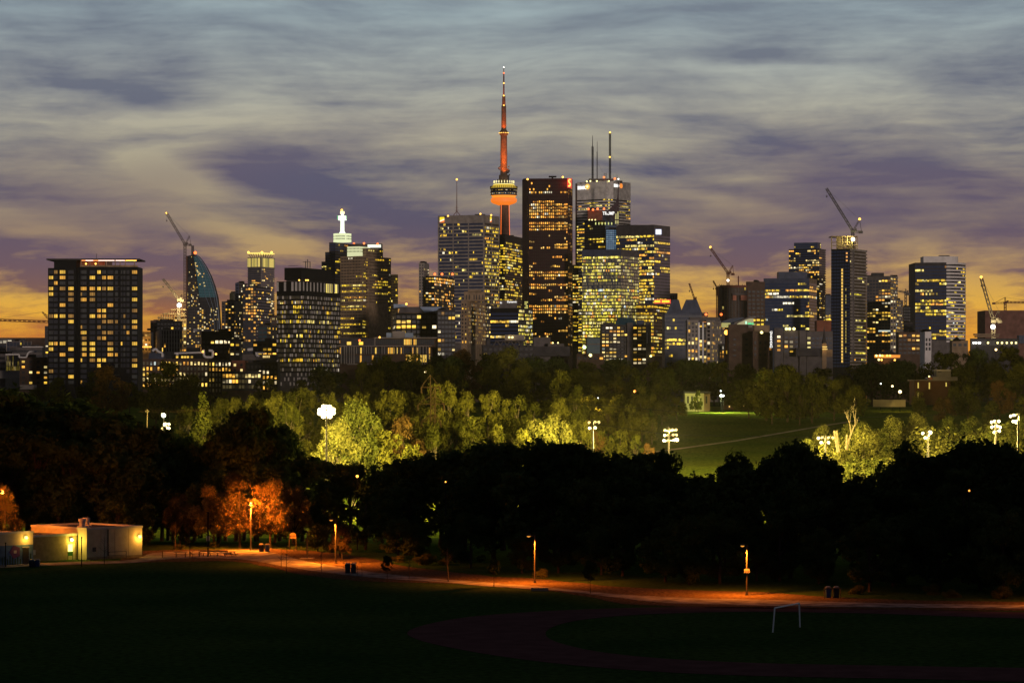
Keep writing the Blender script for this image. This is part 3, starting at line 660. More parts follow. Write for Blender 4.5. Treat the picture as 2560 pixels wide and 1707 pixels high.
# tower with the white lit spire
Y = 4150
sty = lambda **k: ST(**{**dict(cs=2.6, ww=.7, wh=.55, base=.12, run=.75, pal='Y', glass=G_navy, sp=M_dark), **k})
t = bldg('spire_tower', 'stepped tower crowned by a glowing white cross shaped spire', 'office tower', 823, 838, 893, 606, Y, 20, sty(base=.04), sty(base=.05, lit=[(620, 660, .12)]), fl=4.0, wall=M_blue, yb=700, group=G_of, roof=False)
bldg('', '', '', 813, 822, 900, 630, Y-4, 20, sty(base=.05), sty(base=.06, lit=[(640, 680, .2)], glass=G_teal), fl=4.0, wall=M_blue, yb=720, root=t['root'], roof=False)
bldg('', '', '', 804, 812, 905, 654, Y-8, 20, sty(base=.1, lit=[(662, 668, .9)]), sty(base=.1, lit=[(645, 655, .5), (660, 668, .8)]), fl=4.0, wall=M_blue, yb=740, root=t['root'], roof=False)
Lw = glow('spire_white', (.92, 1, .80), 1.4); Lc = glow('crown_cream', (.86, .93, .52), .95); r = t['root']  # spire white tinted green to stand for its green halo
cxs = px_x(854.5, Y); cs_ = Y+14
def ring(name, x0, x1, y0, y1, m, k=8, yy=None):
    q = MB(); rad = (px_x(x1, Y)-px_x(x0, Y))/2; q.lathe((cxs, cs_), [(0, px_z(y1, Y)), (rad, px_z(y1, Y)), (rad, px_z(y0, Y)), (0, px_z(y0, Y))], k); return q.build(name, m, r)
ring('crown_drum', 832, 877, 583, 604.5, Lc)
m = MB(); rad = 22.6/F*Y
for row in (588.5, 595):
    for k in range(44):
        if k % 11 in (0,): continue
        a0, a1 = 2*math.pi*(k+.25)/44+R(22.5), 2*math.pi*(k+.8)/44+R(22.5)
        c0 = math.cos(math.pi/8)
        def onoct(a): s = (a % (math.pi/4))-math.pi/8; return (rad*c0/math.cos(s)+.25)
        A = (cxs+onoct(a0)*math.cos(a0), cs_+onoct(a0)*math.sin(a0)); B_ = (cxs+onoct(a1)*math.cos(a1), cs_+onoct(a1)*math.sin(a1))
        m.quad((*A, px_z(row+3.2, Y)), (*B_, px_z(row+3.2, Y)), (*B_, px_z(row, Y)), (*A, px_z(row, Y)), 0, (.05, .045, .02))
m.build('drum_window', G_dark, r, True)
q = MB()
for (y0, w0) in (): pass
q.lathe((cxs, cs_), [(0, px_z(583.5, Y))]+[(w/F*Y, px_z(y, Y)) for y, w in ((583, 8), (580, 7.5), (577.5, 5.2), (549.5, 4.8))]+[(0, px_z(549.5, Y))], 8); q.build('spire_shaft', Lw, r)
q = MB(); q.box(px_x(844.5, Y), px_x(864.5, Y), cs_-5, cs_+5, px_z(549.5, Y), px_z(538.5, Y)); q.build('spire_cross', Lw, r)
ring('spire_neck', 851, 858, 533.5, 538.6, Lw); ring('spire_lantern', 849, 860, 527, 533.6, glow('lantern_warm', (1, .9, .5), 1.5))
whip(r, 'finial', 854.5, 520, 527, cs_, .4)
beacon(r, 854.5, 525.5, cs_-2, L_amber, 1.6); beacon(r, 885, 609, Y-2, L_red, 1.5)
Lg = glow('green_tube', (.05, .9, .2), .8)
for x in (843.6, 865.4): pbox(r, 'green_edge_light', x-.5, x+.5, 539, 549, cs_-5.5, .5, Lg)

# brown stepped tower beside it
Y = 3950
bz = lambda **k: ST(**{**dict(cs=2.5, ww=.62, wh=.5, run=.82, pal='Y', glass=G_dark, sp=M_tan, pier=M_tan, pe=1, pw=.8, dep=.3), **k})
LIT = [(645, 668, .10), (676, 684, .30), (685, 692, .45), (697, 706, .06), (707, 713, .95), (716, 724, .12), (722, 733, .55), (736, 752, .6), (754, 758, .1), (759, 766, .5), (767, 779, .62), (780, 800, .05), (806, 820, .42), (828, 838, .5)]
t = bldg('stepped_tower', 'brown stone stepped office tower with two cream lit bands of windows at its head', 'office tower', 851, 905, 977, 640, Y, 30, bz(base=.05, lit=LIT), bz(base=.05, lit=LIT), fl=4.05, wall=M_tan, yb=850, group=G_of, roof=False)
r = t['root']
for xl_, xc_, xr_, yt_, dy in ((880, 905, 957, 619.5, 14), (878, 905, 963, 643-24+0, 26)): pass
bldg('', '', '', 892, 915, 957, 620, Y+10, 30, bz(base=.15), bz(base=.25, lit=[(622, 660, .35)]), fl=4.05, wall=M_tan, yb=660, root=r, roof=False)
bldg('', '', '', 892, 920, 964, 642.5, Y+8, 30, bz(base=.15), bz(base=.2), fl=4.05, wall=M_tan, yb=690, root=r, roof=False)
bldg('', '', '', 892, 922, 970, 667, Y+6, 30, bz(base=.15), bz(base=.25), fl=4.05, wall=M_tan, yb=760, root=r, roof=False)
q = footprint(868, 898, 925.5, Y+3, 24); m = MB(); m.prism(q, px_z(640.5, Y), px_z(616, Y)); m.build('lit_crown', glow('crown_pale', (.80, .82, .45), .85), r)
m = MB()
for a, b in ((q[0], q[1]), (q[1], q[2])):
    u = (b-a).normalized(); n = Vector((u.y, -u.x)); w = (b-a).length
    for row in (619.5, 626.5):
        for k in range(9):
            p0, p1 = a+u*(w*(k+.3)/9)+n*.2, a+u*(w*(k+.8)/9)+n*.2
            m.quad((p0.x, p0.y, px_z(row+3.4, Y)), (p1.x, p1.y, px_z(row+3.4, Y)), (p1.x, p1.y, px_z(row, Y)), (p0.x, p0.y, px_z(row, Y)), 0, (.05, .05, .02))
m.build('crown_window', G_dark, r, True)
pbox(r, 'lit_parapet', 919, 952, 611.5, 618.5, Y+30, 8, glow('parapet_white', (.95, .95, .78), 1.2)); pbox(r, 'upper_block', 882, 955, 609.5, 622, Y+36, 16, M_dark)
for x, y in ((910, 608.5), (944, 610)): beacon(r, x, y, Y+30, L_red, 1.4)
bldg('slab_tower', 'blank bronze slab edge on behind the brown stepped tower', 'office tower', 966, 989, 995, 686, 4300, 35, ST(cs=3, base=.06, glass=G_brown), None, fl=4, wall=M_bronze, yb=860, roof=False)

# terraced block with white floor slabs
Y = 1250
t = thing('terraced_block', 'low apartment block with cream floor slabs and thin upright fins, half behind trees', 'apartment block', (px_x(960, Y), Y, tz(Y)), G_lo); r = t
m = MB(); m.box(px_x(848, Y), px_x(1078, Y), Y+3, Y+20, tz(Y), px_z(866, Y)); m.box(px_x(938, Y), px_x(1088, Y), Y+3.4, Y+20, px_z(867, Y), px_z(845, Y)); m.build('wall', M_brown, r)
pbox(r, 'roof_slab', 936, 1092, 843, 845.6, Y-1, 24, M_pale); pbox(r, 'floor_slab', 842, 1080, 863.5, 865.8, Y-1, 24, M_pale); pbox(r, 'floor_slab', 868, 1074, 909, 911.5, Y-1, 20, M_pale); pbox(r, 'side_fin', 936, 938.5, 845, 864, Y-.5, 8, M_pale)
pbox(r, 'roof_house', 966, 1032, 832, 844, Y+10, 8, M_ltblue); pbox(r, 'roof_house', 981, 1012, 828, 844, Y+8, 6, M_pale)
for x in (853, 861, 866.5, 873.5, 879, 885): pbox(r, 'fin', x-1.5, x+1.5, 865, 909.5, Y-.6, 1, M_pale)
for x in (891, 905, 910, 916, 922, 928, 942, 955, 961, 975, 984, 992, 1001, 1008, 1030, 1034, 1042, 1046, 1050, 1058, 1066, 1072): pbox(r, 'fin', x-.9, x+.9, 865, 885, Y-.6, .8, M_pale)
for x in (1050, 1056, 1062, 1067, 1072): pbox(r, 'fin', x-.9, x+.9, 886, 909, Y-.6, .8, M_pale)
m = MB(); rr = random.Random(4)
def rooms(x0, x1, y0, y1, d, k):
    for i in range(k):
        a = x0+(x1-x0)*i/k; b = a+(x1-x0)/k*.82; g = rr.choice(((1, .62, .1), (.9, .42, .05), (.6, .36, .06))) if rr.random() < d else (.006, .006, .007)
        p, q_ = at(a, y1, Y+2.9), at(b, y0, Y+2.9); m.quad((p.x, p.y, p.z), (q_.x, p.y, p.z), (q_.x, p.y, q_.z), (p.x, p.y, q_.z), 0, g)
rooms(940, 1010, 848, 862, .05, 14); rooms(1010, 1042, 848, 862, .95, 8); rooms(1042, 1086, 848, 862, .2, 9); rooms(850, 970, 869, 884, .12, 26); rooms(970, 995, 869, 884, .8, 6); rooms(995, 1076, 869, 884, .2, 16); rooms(1015, 1076, 887, 905, .6, 14); rooms(850, 960, 888, 906, .12, 22)
m.build('window', G_dark, r, True); beacon(r, 899, 851, Y+1, L_red, .45); beacon(r, 949, 843, Y-1.2, L_amber, .4, 'roof_lamp')
t = bldg('town_block', 'dim block behind the cream slabbed terraces with one lit window', 'low building', 846, 850, 940, 845, 1500, 2, None, resi(base=.04, ww=.7), fl=3.2, wall=M_dark, yb=880, roof=False)
# dark block with shed roofs
t = bldg('condo_block', 'dark glass block with grey shed roofs and scattered orange windows', 'condominium block', 982, 990, 1092, 782, 2000, 6, resi(base=.1, glass=G_navy), resi(cs=3.4, ww=.75, wh=.62, base=.16, lit=[(795, 812, .3), (825, 840, .4)], pal='A', glass=G_dark), fl=3.4, wall=M_black, yb=850, roof=False)
Y = 2010; m = MB()
m.hexa([at(996, 782, Y), at(1064, 782, Y), at(1064, 782, Y+20), at(996, 782, Y+20)], [at(1001, 767, Y+3), at(1048, 767, Y+3), at(1048, 767, Y+20), at(1001, 767, Y+20)])
m.build('shed_roof', M_mid, t['root']); m = MB()
m.hexa([at(1061, 781, Y-2), at(1094, 776, Y-2), at(1094, 776, Y+18), at(1061, 781, Y+18)], [at(1049, 767, Y), at(1108, 767.5, Y), at(1108, 767.5, Y+20), at(1049, 767, Y+20)]); m.build('shed_roof', M_ltblue, t['root'])
pbox(t['root'], 'roof_box', 984, 1017, 760, 771, Y+30, 10, M_ltblue); beacon(t['root'], 1016, 760, Y+28, L_amber, .8)
bldg('condo_tower', 'blue grey glass condominium with few lights in the left centre', 'condominium tower', 1092, 1094, 1138, 774, 1950, 3, None, resi(cs=2.4, ww=.75, wh=.6, base=.12, glass=G_slate, dim=.02), fl=3.0, wall=M_dark, yb=900)
# pale condominium with dark glass bay
t = bldg('condo_tower', 'pale topped condominium with dark glass bay and orange windows, left of the banded tower', 'condominium tower', 1047, 1060, 1137, 657, 3000, 10, resi(cs=2.4, ww=.5, base=.06, glass=G_grey, sp=M_pale, wh=.5), resi(cs=3, ww=.7, wh=.45, base=.05, lit=[(668, 678, .4)], sp=M_pale, glass=G_grey, gap=5), fl=3.0, wall=M_pale, yb=775, group=G_ap)
bldg('', '', '', 1064, 1086, 1136, 690, 2985, 14, resi(cs=3, ww=.8, base=.3, lit=[(725, 770, .5)]), resi(cs=2.6, ww=.85, wh=.62, base=.28, lit=[(694, 704, .9), (705, 712, .4)], pal='O'), fl=3.0, wall=M_black, yb=780, root=t['root'], roof=False)
for x in (1087, 1105, 1131): beacon(t['root'], x, 685.5, 2980, L_red, 1.2)
# big banded tower with the yellow emblems
Y = 3600
t = bldg('banded_tower', 'broad grey tower with horizontal bands, two yellow emblems and a tall mast on its roof', 'office tower', 1095, 1210, 1247.5, 537, Y, 24, ST(cs=1.5, ww=.8, wh=.6, base=.05, lit=[(574, 580, .25), (640, 650, .25), (677, 690, .35), (700, 760, .08)], run=.55, pal='Y', glass=G_navy, sp=M_pale, pier=M_pale, pe=15, pw=1.3, gap=9, dep=.5), ST(cs=1.5, ww=.85, wh=.6, base=.22, lit=[(560, 570, .4), (640, 690, .42), (720, 860, .4)], run=.65, pal='Y', glass=G_brown, sp=M_pale, pier=M_pale, pe=14, pw=1.0, gap=9, dep=.5), fl=4.35, wall=M_mid, yb=860, group=G_of, roof=False)
r = t['root']; a, b, c = t['poly'][:3]
for p0, p1, q0, wpx in ((a, b, .095, 10), (b, c, .42, 7)):
    u = (p1-p0).normalized(); n = Vector((u.y, -u.x)); wdt = (p1-p0).length; o = p0+u*wdt*q0-u*wdt*.05
    s = wpx/F*Y*1.25; z0 = t['z1']-8.3
    for f0, f1, mm, nm in ((.52, 1, glow('emblem_yellow', (1, .74, .0), 1.1), 'emblem_top'), (.28, .54, glow('emblem_white', (1, .93, .7), 1.1), 'emblem_stripe'), (0, .30, glow('emblem_orange', (1, .20, .01), 1.0), 'emblem_base')):
        m = MB(); h = 6.6; k0 = .0
        pts = [(0, f0*h-(1.1 if f0 > 0 else 0)), (s, f0*h+(.9 if f0 > 0 else 0)), (s, f1*h+(.9 if f1 < 1 else 0)), (0, f1*h-(1.1 if f1 < 1 else 0))]
        P0 = [o+u*x+n*.55 for x, z in pts]; P1 = [o+u*x+n*.9 for x, z in pts]
        m.hexa([(p.x, p.y, z0+z) for p, (x, z) in zip(P1, pts)], [(p.x, p.y, z0+z) for p, (x, z) in zip(P0, pts)]); m.build(nm, mm, r)
m = MB(); mx = 1142; my = Y+22
m.tube(at(mx, 528, my), at(mx, 450, my), .55, .25); m.tube(at(mx, 540, my), at(mx, 528, my), .3); m.tube(at(mx-10, 541, my), at(mx, 528, my), .4); m.tube(at(mx+10, 541, my), at(mx, 528, my), .4)
for y, w in ((519, 4.5), (526, 5)): m.tube(at(mx-w, y, my), at(mx+w, y, my), .2, k=4)
m.build('mast', M_cranered, r); beacon(r, mx, 449, my, L_amber, 1.2)
for x, y in ((1120, 540), (1201, 535), (1228, 538)): beacon(r, x, y, Y+6, L_amber, 1.1)
pbox(r, 'roof_plant', 1187, 1212, 535.5, 538, Y+8, 10, M_black)
# black tower between the banded tower and the observation tower
bldg('black_tower', 'plain black tower with yellow windows directly below the orange lit observation tower', 'office tower', 1247, 1262, 1312, 586, 4200, 14, ST(cs=2.0, ww=.85, wh=.6, base=.4, run=.6, glass=G_dark, sp=M_black, gap=14), ST(cs=2.0, ww=.85, wh=.62, lit=[(595, 611, .3), (618, 626, .7), (628, 660, .4), (664, 685, .6), (685, 700, .02), (700, 760, .35)], run=.72, base=.2, pal='Y', glass=G_dark, sp=M_black, gap=10), fl=3.9, wall=M_black, yb=780, group=G_of)
# stone art deco tower
Y = 3350
t = bldg('stone_tower', 'old tan stone tower with set back arched crown in front of the banded tower', 'office tower', 1153, 1168, 1217, 752, Y, 12, resi(cs=2.9, ww=.4, wh=.55, base=.3, pal='A', gap=2), resi(cs=3.4, ww=.38, wh=.5, base=.3, lit=[(798, 804, .95), (768, 776, .7), (755, 800, .4)], pal='A', glass=G_brown, gap=2, pier=M_tan, pe=1, pw=.9), fl=4.3, wall=M_tan, yb=860, roof=False)
for x0, x1, y0, y1 in ((1160, 1212, 729, 753), (1170, 1203, 724, 730)): pbox(t['root'], 'crown_tier', x0, x1, y0, y1, Y+6, 18, M_tan)
for x in (1165, 1172, 1184, 1190, 1197, 1206): pbox(t['root'], 'crown_arch', x, x+2.4, 737, 749, Y+5.7, .5, M_dark)
bldg('glass_block', 'narrow dark glass block right of the stone tower', 'office block', 1214, 1216, 1234, 762, 3300, 4, resi(base=.3), fl=4, wall=M_dark, yb=850)

# observation tower
Y = 4750; zt = lambda py: px_z(py, Y); cx_ = px_x(1259.5, Y)
t = thing('observation_tower', 'tall orange lit concrete observation tower with round pod and needle mast', 'observation tower', (cx_, Y, -12))
M_cnc = mat('tower_concrete', (.13, .085, .06), .85)
def star(r0, r1, z0, z1, q0, q1):
    """three legged shaft, tapering"""
    b, tp = [], []
    for k in range(12):
        a = R(30*k+15); f = (1.0, .62, .62, 1.0)[k % 4]
        b.append((cx_+r0*f*math.cos(a), Y+r0*f*math.sin(a), z0)); tp.append((cx_+r1*f*math.cos(a), Y+r1*f*math.sin(a), z1))
    return b, tp
w = lambda n: n/F*Y
m = MB(); m.hexa(*star(w(21), w(13.4), -13, zt(513), 0, 0)); m.build('shaft', M_cnc, t)
Lor = glow('shaft_strip', (1, .17, .02), 1.6)
for x in (1253.2, 1272.6):
    m = MB()
    for k in range(36):
        y0 = 514+k*2.2; off = (y0-514)*.02*(1 if x > 1260 else -.6); m.box(px_x(x-.75+off, Y), px_x(x+.75+off, Y), Y-w(13), Y-w(12.6), zt(y0+1.7), zt(y0))
    m.build('shaft_light_strip', Lor, t)
def lat(name, prof, m_, k=36):
    q = MB(); q.lathe((cx_, Y), [(w(r), zt(y)) for r, y in prof], k); return q.build(name, m_, t)
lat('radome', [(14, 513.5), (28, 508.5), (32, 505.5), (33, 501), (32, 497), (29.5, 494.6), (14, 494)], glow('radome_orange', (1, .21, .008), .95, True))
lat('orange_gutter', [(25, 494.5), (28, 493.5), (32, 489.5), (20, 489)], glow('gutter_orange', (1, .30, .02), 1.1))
lat('pod_deck', [(30, 489.2), (33, 488.6), (33.6, 481), (33.2, 480.6)], M_blue)
lat('pod_window', [(33.2, 480.6), (33.9, 473), (33.9, 472.6)], M_black)
lat('pod_rim', [(33.5, 473), (34.4, 472.4), (34.4, 471.2), (26, 471)], M_mid)
m = MB(); rr = random.Random(9)
for row, rad in ((484.5, 33.9), (476.5, 34.1)):
    for k in range(60):
        if rr.random() < .25:
            a = -math.pi*k/60; c, s = math.cos(a), math.sin(a); c2, s2 = math.cos(a+.05), math.sin(a+.05); ra = w(rad)
            m.quad((cx_+ra*c, Y+ra*s, zt(row+1.1)), (cx_+ra*c2, Y+ra*s2, zt(row+1.1)), (cx_+ra*c2, Y+ra*s2, zt(row-.4)), (cx_+ra*c, Y+ra*s, zt(row-.4)), 0, rr.choice(((1, .6, .1), (.5, .3, .08), (1, .85, .6))))
m.build('pod_lit_window', G_dark, t, True)
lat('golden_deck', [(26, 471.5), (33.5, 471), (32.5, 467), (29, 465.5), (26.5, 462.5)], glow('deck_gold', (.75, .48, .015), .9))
m = MB()
for k in range(40):
    a = 2*math.pi*k/40; m.box(cx_+w(33.6)*math.cos(a)-.6, cx_+w(33.6)*math.cos(a)+.6, Y+w(33.6)*math.sin(a)-.3, Y+w(33.6)*math.sin(a)+.3, zt(471), zt(466))
m.build('deck_post', M_bronze, t, True)
lat('bright_ring', [(18, 463.2), (26.5, 462.6), (25.5, 460.6), (18, 460.2)], glow('ring_cream', (1, .84, .28), 1.25))
lat('upper_deck', [(20, 460.8), (25.5, 460.5), (25.5, 458.5), (12, 458)], M_dark)
for k in range(22):
    a = -math.pi*(k+.5)/22; p = (cx_+w(25.3)*math.cos(a), Y+w(25.3)*math.sin(a))
    if k % 2 == 0: m = MB(); m.box(p[0]-.7, p[0]+.7, p[1]-.6, p[1]+.6, zt(458.8), zt(452.5)); m.build('crown_lamp', glow('crown_lamp', (1, .85, .35), 1.3), t)
lat('shaft_base', [(12.2, 459), (12, 438), (9, 437)], M_cnc, 12)
lat('upper_shaft', [(8.7, 440), (8.1, 340), (8, 338)], M_cnc, 12)
lat('sky_pod', [(8, 339.5), (10.6, 337), (11.5, 334.5), (11.5, 331), (9, 328.5), (7.5, 325.5), (6.3, 324.5)], M_cnc, 24)
for k in range(7): a = -math.pi*(k+.5)/7; p = at(1259.5, 333, Y); m = MB(); m.lathe((cx_+w(11.7)*math.cos(a), Y+w(11.7)*math.sin(a)), [(0, p.z-1), (.9, p.z), (0, p.z+1)], 6); m.build('sky_pod_lamp', L_amber, t)
lat('mast_lower', [(6.4, 326), (5.8, 265), (4.6, 264)], M_cnc, 10); lat('mast_middle', [(4.5, 265), (3.9, 240), (2.6, 239)], M_cnc, 10)
lat('mast_upper', [(2.0, 240), (1.6, 186), (1.0, 183), (.9, 170)], M_cranered, 8)
for y in (239.5, 264, 208.5, 183): beacon(t, 1259.5, y, Y-3, L_amber if y != 183 else L_red, 1.2)
beacon(t, 1259.5, 169, Y, L_white, .9)
m = MB(); rr = random.Random(2)
for k in range(16):
    y = rr.uniform(410, 452); x = 1259.5+rr.choice((-1, 1, 1))*rr.uniform(8, 13+(y-410)*.05); p = at(x, y, Y-w(5)); s = rr.uniform(.7, 1.6); m.box(p.x-s, p.x+s, p.y-s, p.y+s, p.z-s, p.z+s*1.3)
m.build('dish_cluster', M_dark, t, True)
for x in (1247, 1259.5, 1272):   # floodlights on the roof of the pod and the sky pod wash the shafts orange
    point('shaft_floodlight', at(x, 455, Y-38), 150000, (1, .20, .015), 1, t, 40, at(1259.5, 395, Y)); point('shaft_floodlight', at(x, 440, Y-46), 150000, (1, .20, .015), 1, t, 46, at(1259.5, 362, Y))
    point('mast_floodlight', at(1259.5+(x-1259.5)*.8, 330, Y-16), 30000, (1, .17, .012), .6, t, 50, at(1259.5, 300, Y))
point('mast_floodlight', at(1259.5, 268, Y-12), 13000, (1, .2, .015), .5, t, 60, at(1259.5, 250, Y)); point('mast_floodlight', at(1259.5, 240, Y-12), 11000, (1, .2, .015), .5, t, 70, at(1259.5, 222, Y))
# red granite tower
Y = 3800
LS = [(455, 462, .35), (468, 485, .45), (486, 508, .14), (509, 545, .92), (546, 556, .1), (557, 573, .9), (574, 600, .10), (604, 622, .40), (623, 680, .10), (680, 695, .93), (704, 712, .98), (713, 720, .55), (735, 742, .45), (743, 752, .85), (760, 785, .93), (790, 800, .3), (801, 830, .08), (830, 840, .4), (841, 870, .06)]
rib = dict(cs=2.3, ww=.62, wh=.62, run=.55, pal='O', glass=G_brown, pier=M_red, pe=1, pw=.9, dep=.25)
t = thing('red_tower', 'tallest dark red granite tower with orange windows and a red lit letter S sign', 'office tower', (px_x(1366, Y), Y, tz(Y)), G_of); r = t
def P(x, dy): return Vector((px_x(x, Y+dy), Y+dy))
zig = [P(1306, 26), P(1311, 19), P(1311.5, 18.9), P(1317, 12), P(1317.5, 11.9), P(1322, 6), P(1420, 0), P(1431, 22)]
bz_ = lambda **k: ST(**{**rib, **k})
bldg('', '', '', 0, 0, 0, 446, Y, 0, None, fl=4.0, wall=M_red, yb=880, root=r, roof=False,
     pts=(zig+[P(1431, 60), P(1306, 60)], [(zig[0], zig[1], bz_(cs=1.5, base=.12, lit=LS, amp=.7, gap=2)), (zig[2], zig[3], bz_(cs=1.5, base=.12, lit=LS, amp=.7, gap=2)), (zig[4], zig[5], bz_(cs=1.5, base=.12, lit=LS, amp=.7, gap=2)),
      (zig[5], zig[6], bz_(cs=2.55, lit=LS, base=.08, gap=4)), (zig[6], zig[7], bz_(cs=2.6, lit=LS, base=.10, amp=.8, gap=2))]))
u = (zig[7]-zig[6]).normalized(); n = Vector((u.y, -u.x))
m = MB(); sp = zig[6]+u*2; m.obox(sp-u*4.5, u, 20, n, .35, .6, px_z(470, Y), px_z(445.5, Y)); m.build('sign_panel', glow('sign_red', (.75, .02, .004), .7), r)
m = MB(); S_ = [(.82, .86), (.6, .97), (.35, .90), (.22, .74), (.38, .60), (.62, .46), (.78, .30), (.62, .10), (.36, .03), (.12, .14)]
q = [at(1419.5+8.5*a, 467-19*b, Y-3) for a, b in S_]
for a, b in zip(q, q[1:]): m.tube(a, b, 1.0, k=6)
m.build('sign_letter', glow('letter_yellow', (1, .62, .12), 1.6), r)
pbox(r, 'sign_backing', 1418, 1430, 446, 469.5, Y-1.6, .6, glow('sign_red2', (.85, .025, .004), .8))
point('sign_red_wash', at(1412, 457, Y-7), 5200, (1, .05, .01), 2, r)
pbox(r, 'roof_plant', 1372, 1391, 440, 443.5, Y+20, 6, M_black); pbox(r, 'roof_post', 1379, 1383, 443, 447, Y+20, 3, M_black); m = MB(); m.lathe((px_x(1313, Y), Y+30), [(0, px_z(449, Y)), (3, px_z(447, Y)), (2.4, px_z(443, Y)), (0, px_z(442.5, Y))], 10); m.build('roof_dish', M_black, r)
for x, y in ((1319, 448.5), (1407, 443)): beacon(r, x, y, Y+3, L_amber, 1.3)
bldg('black_slab', 'sliver of a black slab with yellow windows just right of the red tower', 'office tower', 1430, 1432, 1446, 662, 4000, 4, ST(cs=2.2, ww=.8, wh=.5, base=.05), ST(cs=2.2, ww=.85, wh=.5, base=.3, lit=[(684, 693, .9), (710, 720, .6), (735, 760, .7)], sp=M_black), fl=4.0, wall=M_black, yb=870, roof=False)

# pale marble-white tower with the white three letter sign
Y = 4050
fc = dict(cs=1.6, ww=.94, wh=.44, run=.8, pal='Y', glass=G_dark, sp=M_white if False else mat('tower_panel', (.58, .55, .52), .7), dep=.35, gap=24)
LA = [(484, 487, .5), (488, 494, .95), (505, 515, .25), (515, 560, .05), (560, 600, .55), (600, 880, .5)]
t = bldg('white_tower', 'tall pale banded tower with white three letter sign, orange ball and three roof masts', 'office tower', 1442, 1517, 1576, 452, Y, 38, ST(**{**fc, 'base': .08, 'lit': LA}), None, fl=4.02, wall=mat('tower_panel2', (.40, .37, .36), .7), yb=890, group=G_of, roof=False)
r = t['root']; a, b, c, d_ = t['poly']
u2 = (c-b).normalized(); n2 = Vector((u2.y, -u2.x)); w2 = (c-b).length
B = {k: MB() for k in ('window', 'floor_band', 'pier')}
face(B, b+u2*w2*.27, c, t['z0'], t['z1'], ST(**{**fc, 'base': .05, 'lit': [(470, 475, .5), (488, 494, .95), (530, 545, .3)], 'glass': G_brown}), 4.02, Y, 77, px_z(700, Y))
B['window'].build('window', G_brown, r, True); B['floor_band'].build('floor_band', fc['sp'], r, True)
m = MB(); m.obox(b, u2, w2*.27, n2, -.02, .2, t['z0'], t['z1']-8); m.build('dark_corner', M_black, r)
m = MB(); rr = random.Random(8)
for k in range(40):
    for j in range(2):
        if rr.random() < (.6 if k < 12 else .3):
            p0 = b+u2*w2*(.05+.12*j)+n2*.25; p1 = p0+u2*w2*.07; z = t['z1']-24-k*4.02-1; g = rr.choice(PAL['Y']); m.quad((p0.x, p0.y, z-1.7), (p1.x, p1.y, z-1.7), (p1.x, p1.y, z), (p0.x, p0.y, z), 0, g)
m.build('corner_window', G_dark, r, True)
pbox(r, 'side_fin', 1438.5, 1442.5, 459, 880, Y+30, 3, M_red)
pbox(r, 'roof_house', 1472, 1534, 447, 456, Y+20, 20, M_mid); pbox(r, 'roof_house', 1538, 1556, 452, 458, Y+24, 14, M_dark)
th_l = -38
Ls = glow('sign_white', (1, .97, .92), 1.3); Lball = glow('ball_orange', (1, .55, .07), 1.25)
ul = (b-a).normalized(); ang = math.degrees(math.atan2(ul.y, ul.x)); wl = (b-a).length
def ontext(s, q, zrow, hpx, p0, u, wd, ws, nm):
    ang = math.atan2(u.y, u.x); cv = bpy.data.curves.new('lettering', 'FONT'); cv.body = s; cv.size = hpx/F*Y/.7; cv.extrude = .2; cv.offset = .03*cv.size; cv.materials.append(Ls)
    o = letters(nm, cv); n = Vector((u.y, -u.x)); p = p0+u*wd*q+n*.8; o.location = (p.x, p.y, px_z(zrow, Y)); o.rotation_euler = (R(90), 0, ang); o.scale = (ws, 1, 1); attach(o, r)
ontext('BMO', .035, 470.5, 8.2, a, ul, wl, 1.24, 'sign_lettering')
p = a+ul*wl*.37+Vector((ul.y, -ul.x))*.9; m = MB(); k = 18; z = px_z(464.5, Y)
def disc(p, u, rad, z, nm, mm):
    m = MB(); n = Vector((u.y, -u.x)); f = [p+u*rad*math.cos(2*math.pi*i/18) for i in range(18)]; zz = [z+rad*math.sin(2*math.pi*i/18) for i in range(18)]
    m.hexa([(q.x, q.y, w_) for q, w_ in zip(f, zz)], [(q.x+n.x*.4, q.y+n.y*.4, w_) for q, w_ in zip(f, zz)]); m.build(nm, mm, r)
disc(p, ul, 3.6, z, 'sign_ball', Lball); disc(p+Vector((ul.y, -ul.x))*.45, ul, 1.7, z, 'sign_emblem', glow('ball_core', (1, .88, .55), 1.3))
ontext('BMO', .24+.04, 466, 7.6, b, u2, w2, .95, 'sign_lettering'); disc(b+u2*w2*.58+n2*.9, u2, 3.4, px_z(462, Y), 'sign_ball', glow('ball_deep', (1, .28, .02), 1.0))
for x, y in ((1467, 454), (1476, 453), (1492, 453), (1522, 453)): beacon(r, x, y, Y-1, L_yellow, 1.0, 'roof_lamp')
for x, y in ((1510, 443.5), (1537, 447)): beacon(r, x, y, Y+16, L_red, 1.4)
def mast(x, y0, y1, wpx, spike=None, nm='roof_mast'):
    m = MB(); yy = Y+26; lattice(m, at(x, y1, yy), at(x, y0, yy), wpx/F*Y, int((y1-y0)/3), .32)
    m.tube(at(x, y1, yy), at(x, y0, yy), .45, k=5)
    if spike: m.tube(at(x, y0, yy), at(x, spike, yy), .55, .3)
    rr = random.Random(x)
    for k in range(int((y1-y0)/2.2)): y = y0+k*2.2; s = rr.choice((-1, 1)); m.box(px_x(x+s*wpx*.5-.6, yy), px_x(x+s*wpx*.5+.6, yy), yy-.8, yy+.8, px_z(y+.8, yy), px_z(y-.4, yy))
    m.build(nm, M_black, r)
mast(1481.5, 367, 448, 4.0, 339); mast(1525, 333, 448, 4.2)
m = MB(); lattice(m, at(1493, 448, Y+30), at(1493, 380, Y+30), 1.2, 14, .22); m.tube(at(1493, 380, Y+30), at(1493, 354, Y+30), .3); m.tube(at(1526, 380, Y+26), at(1536, 403, Y+26), .12, k=3); m.tube(at(1482, 382, Y+26), at(1506, 430, Y+26), .1, k=3); m.build('roof_mast', M_dark, r)
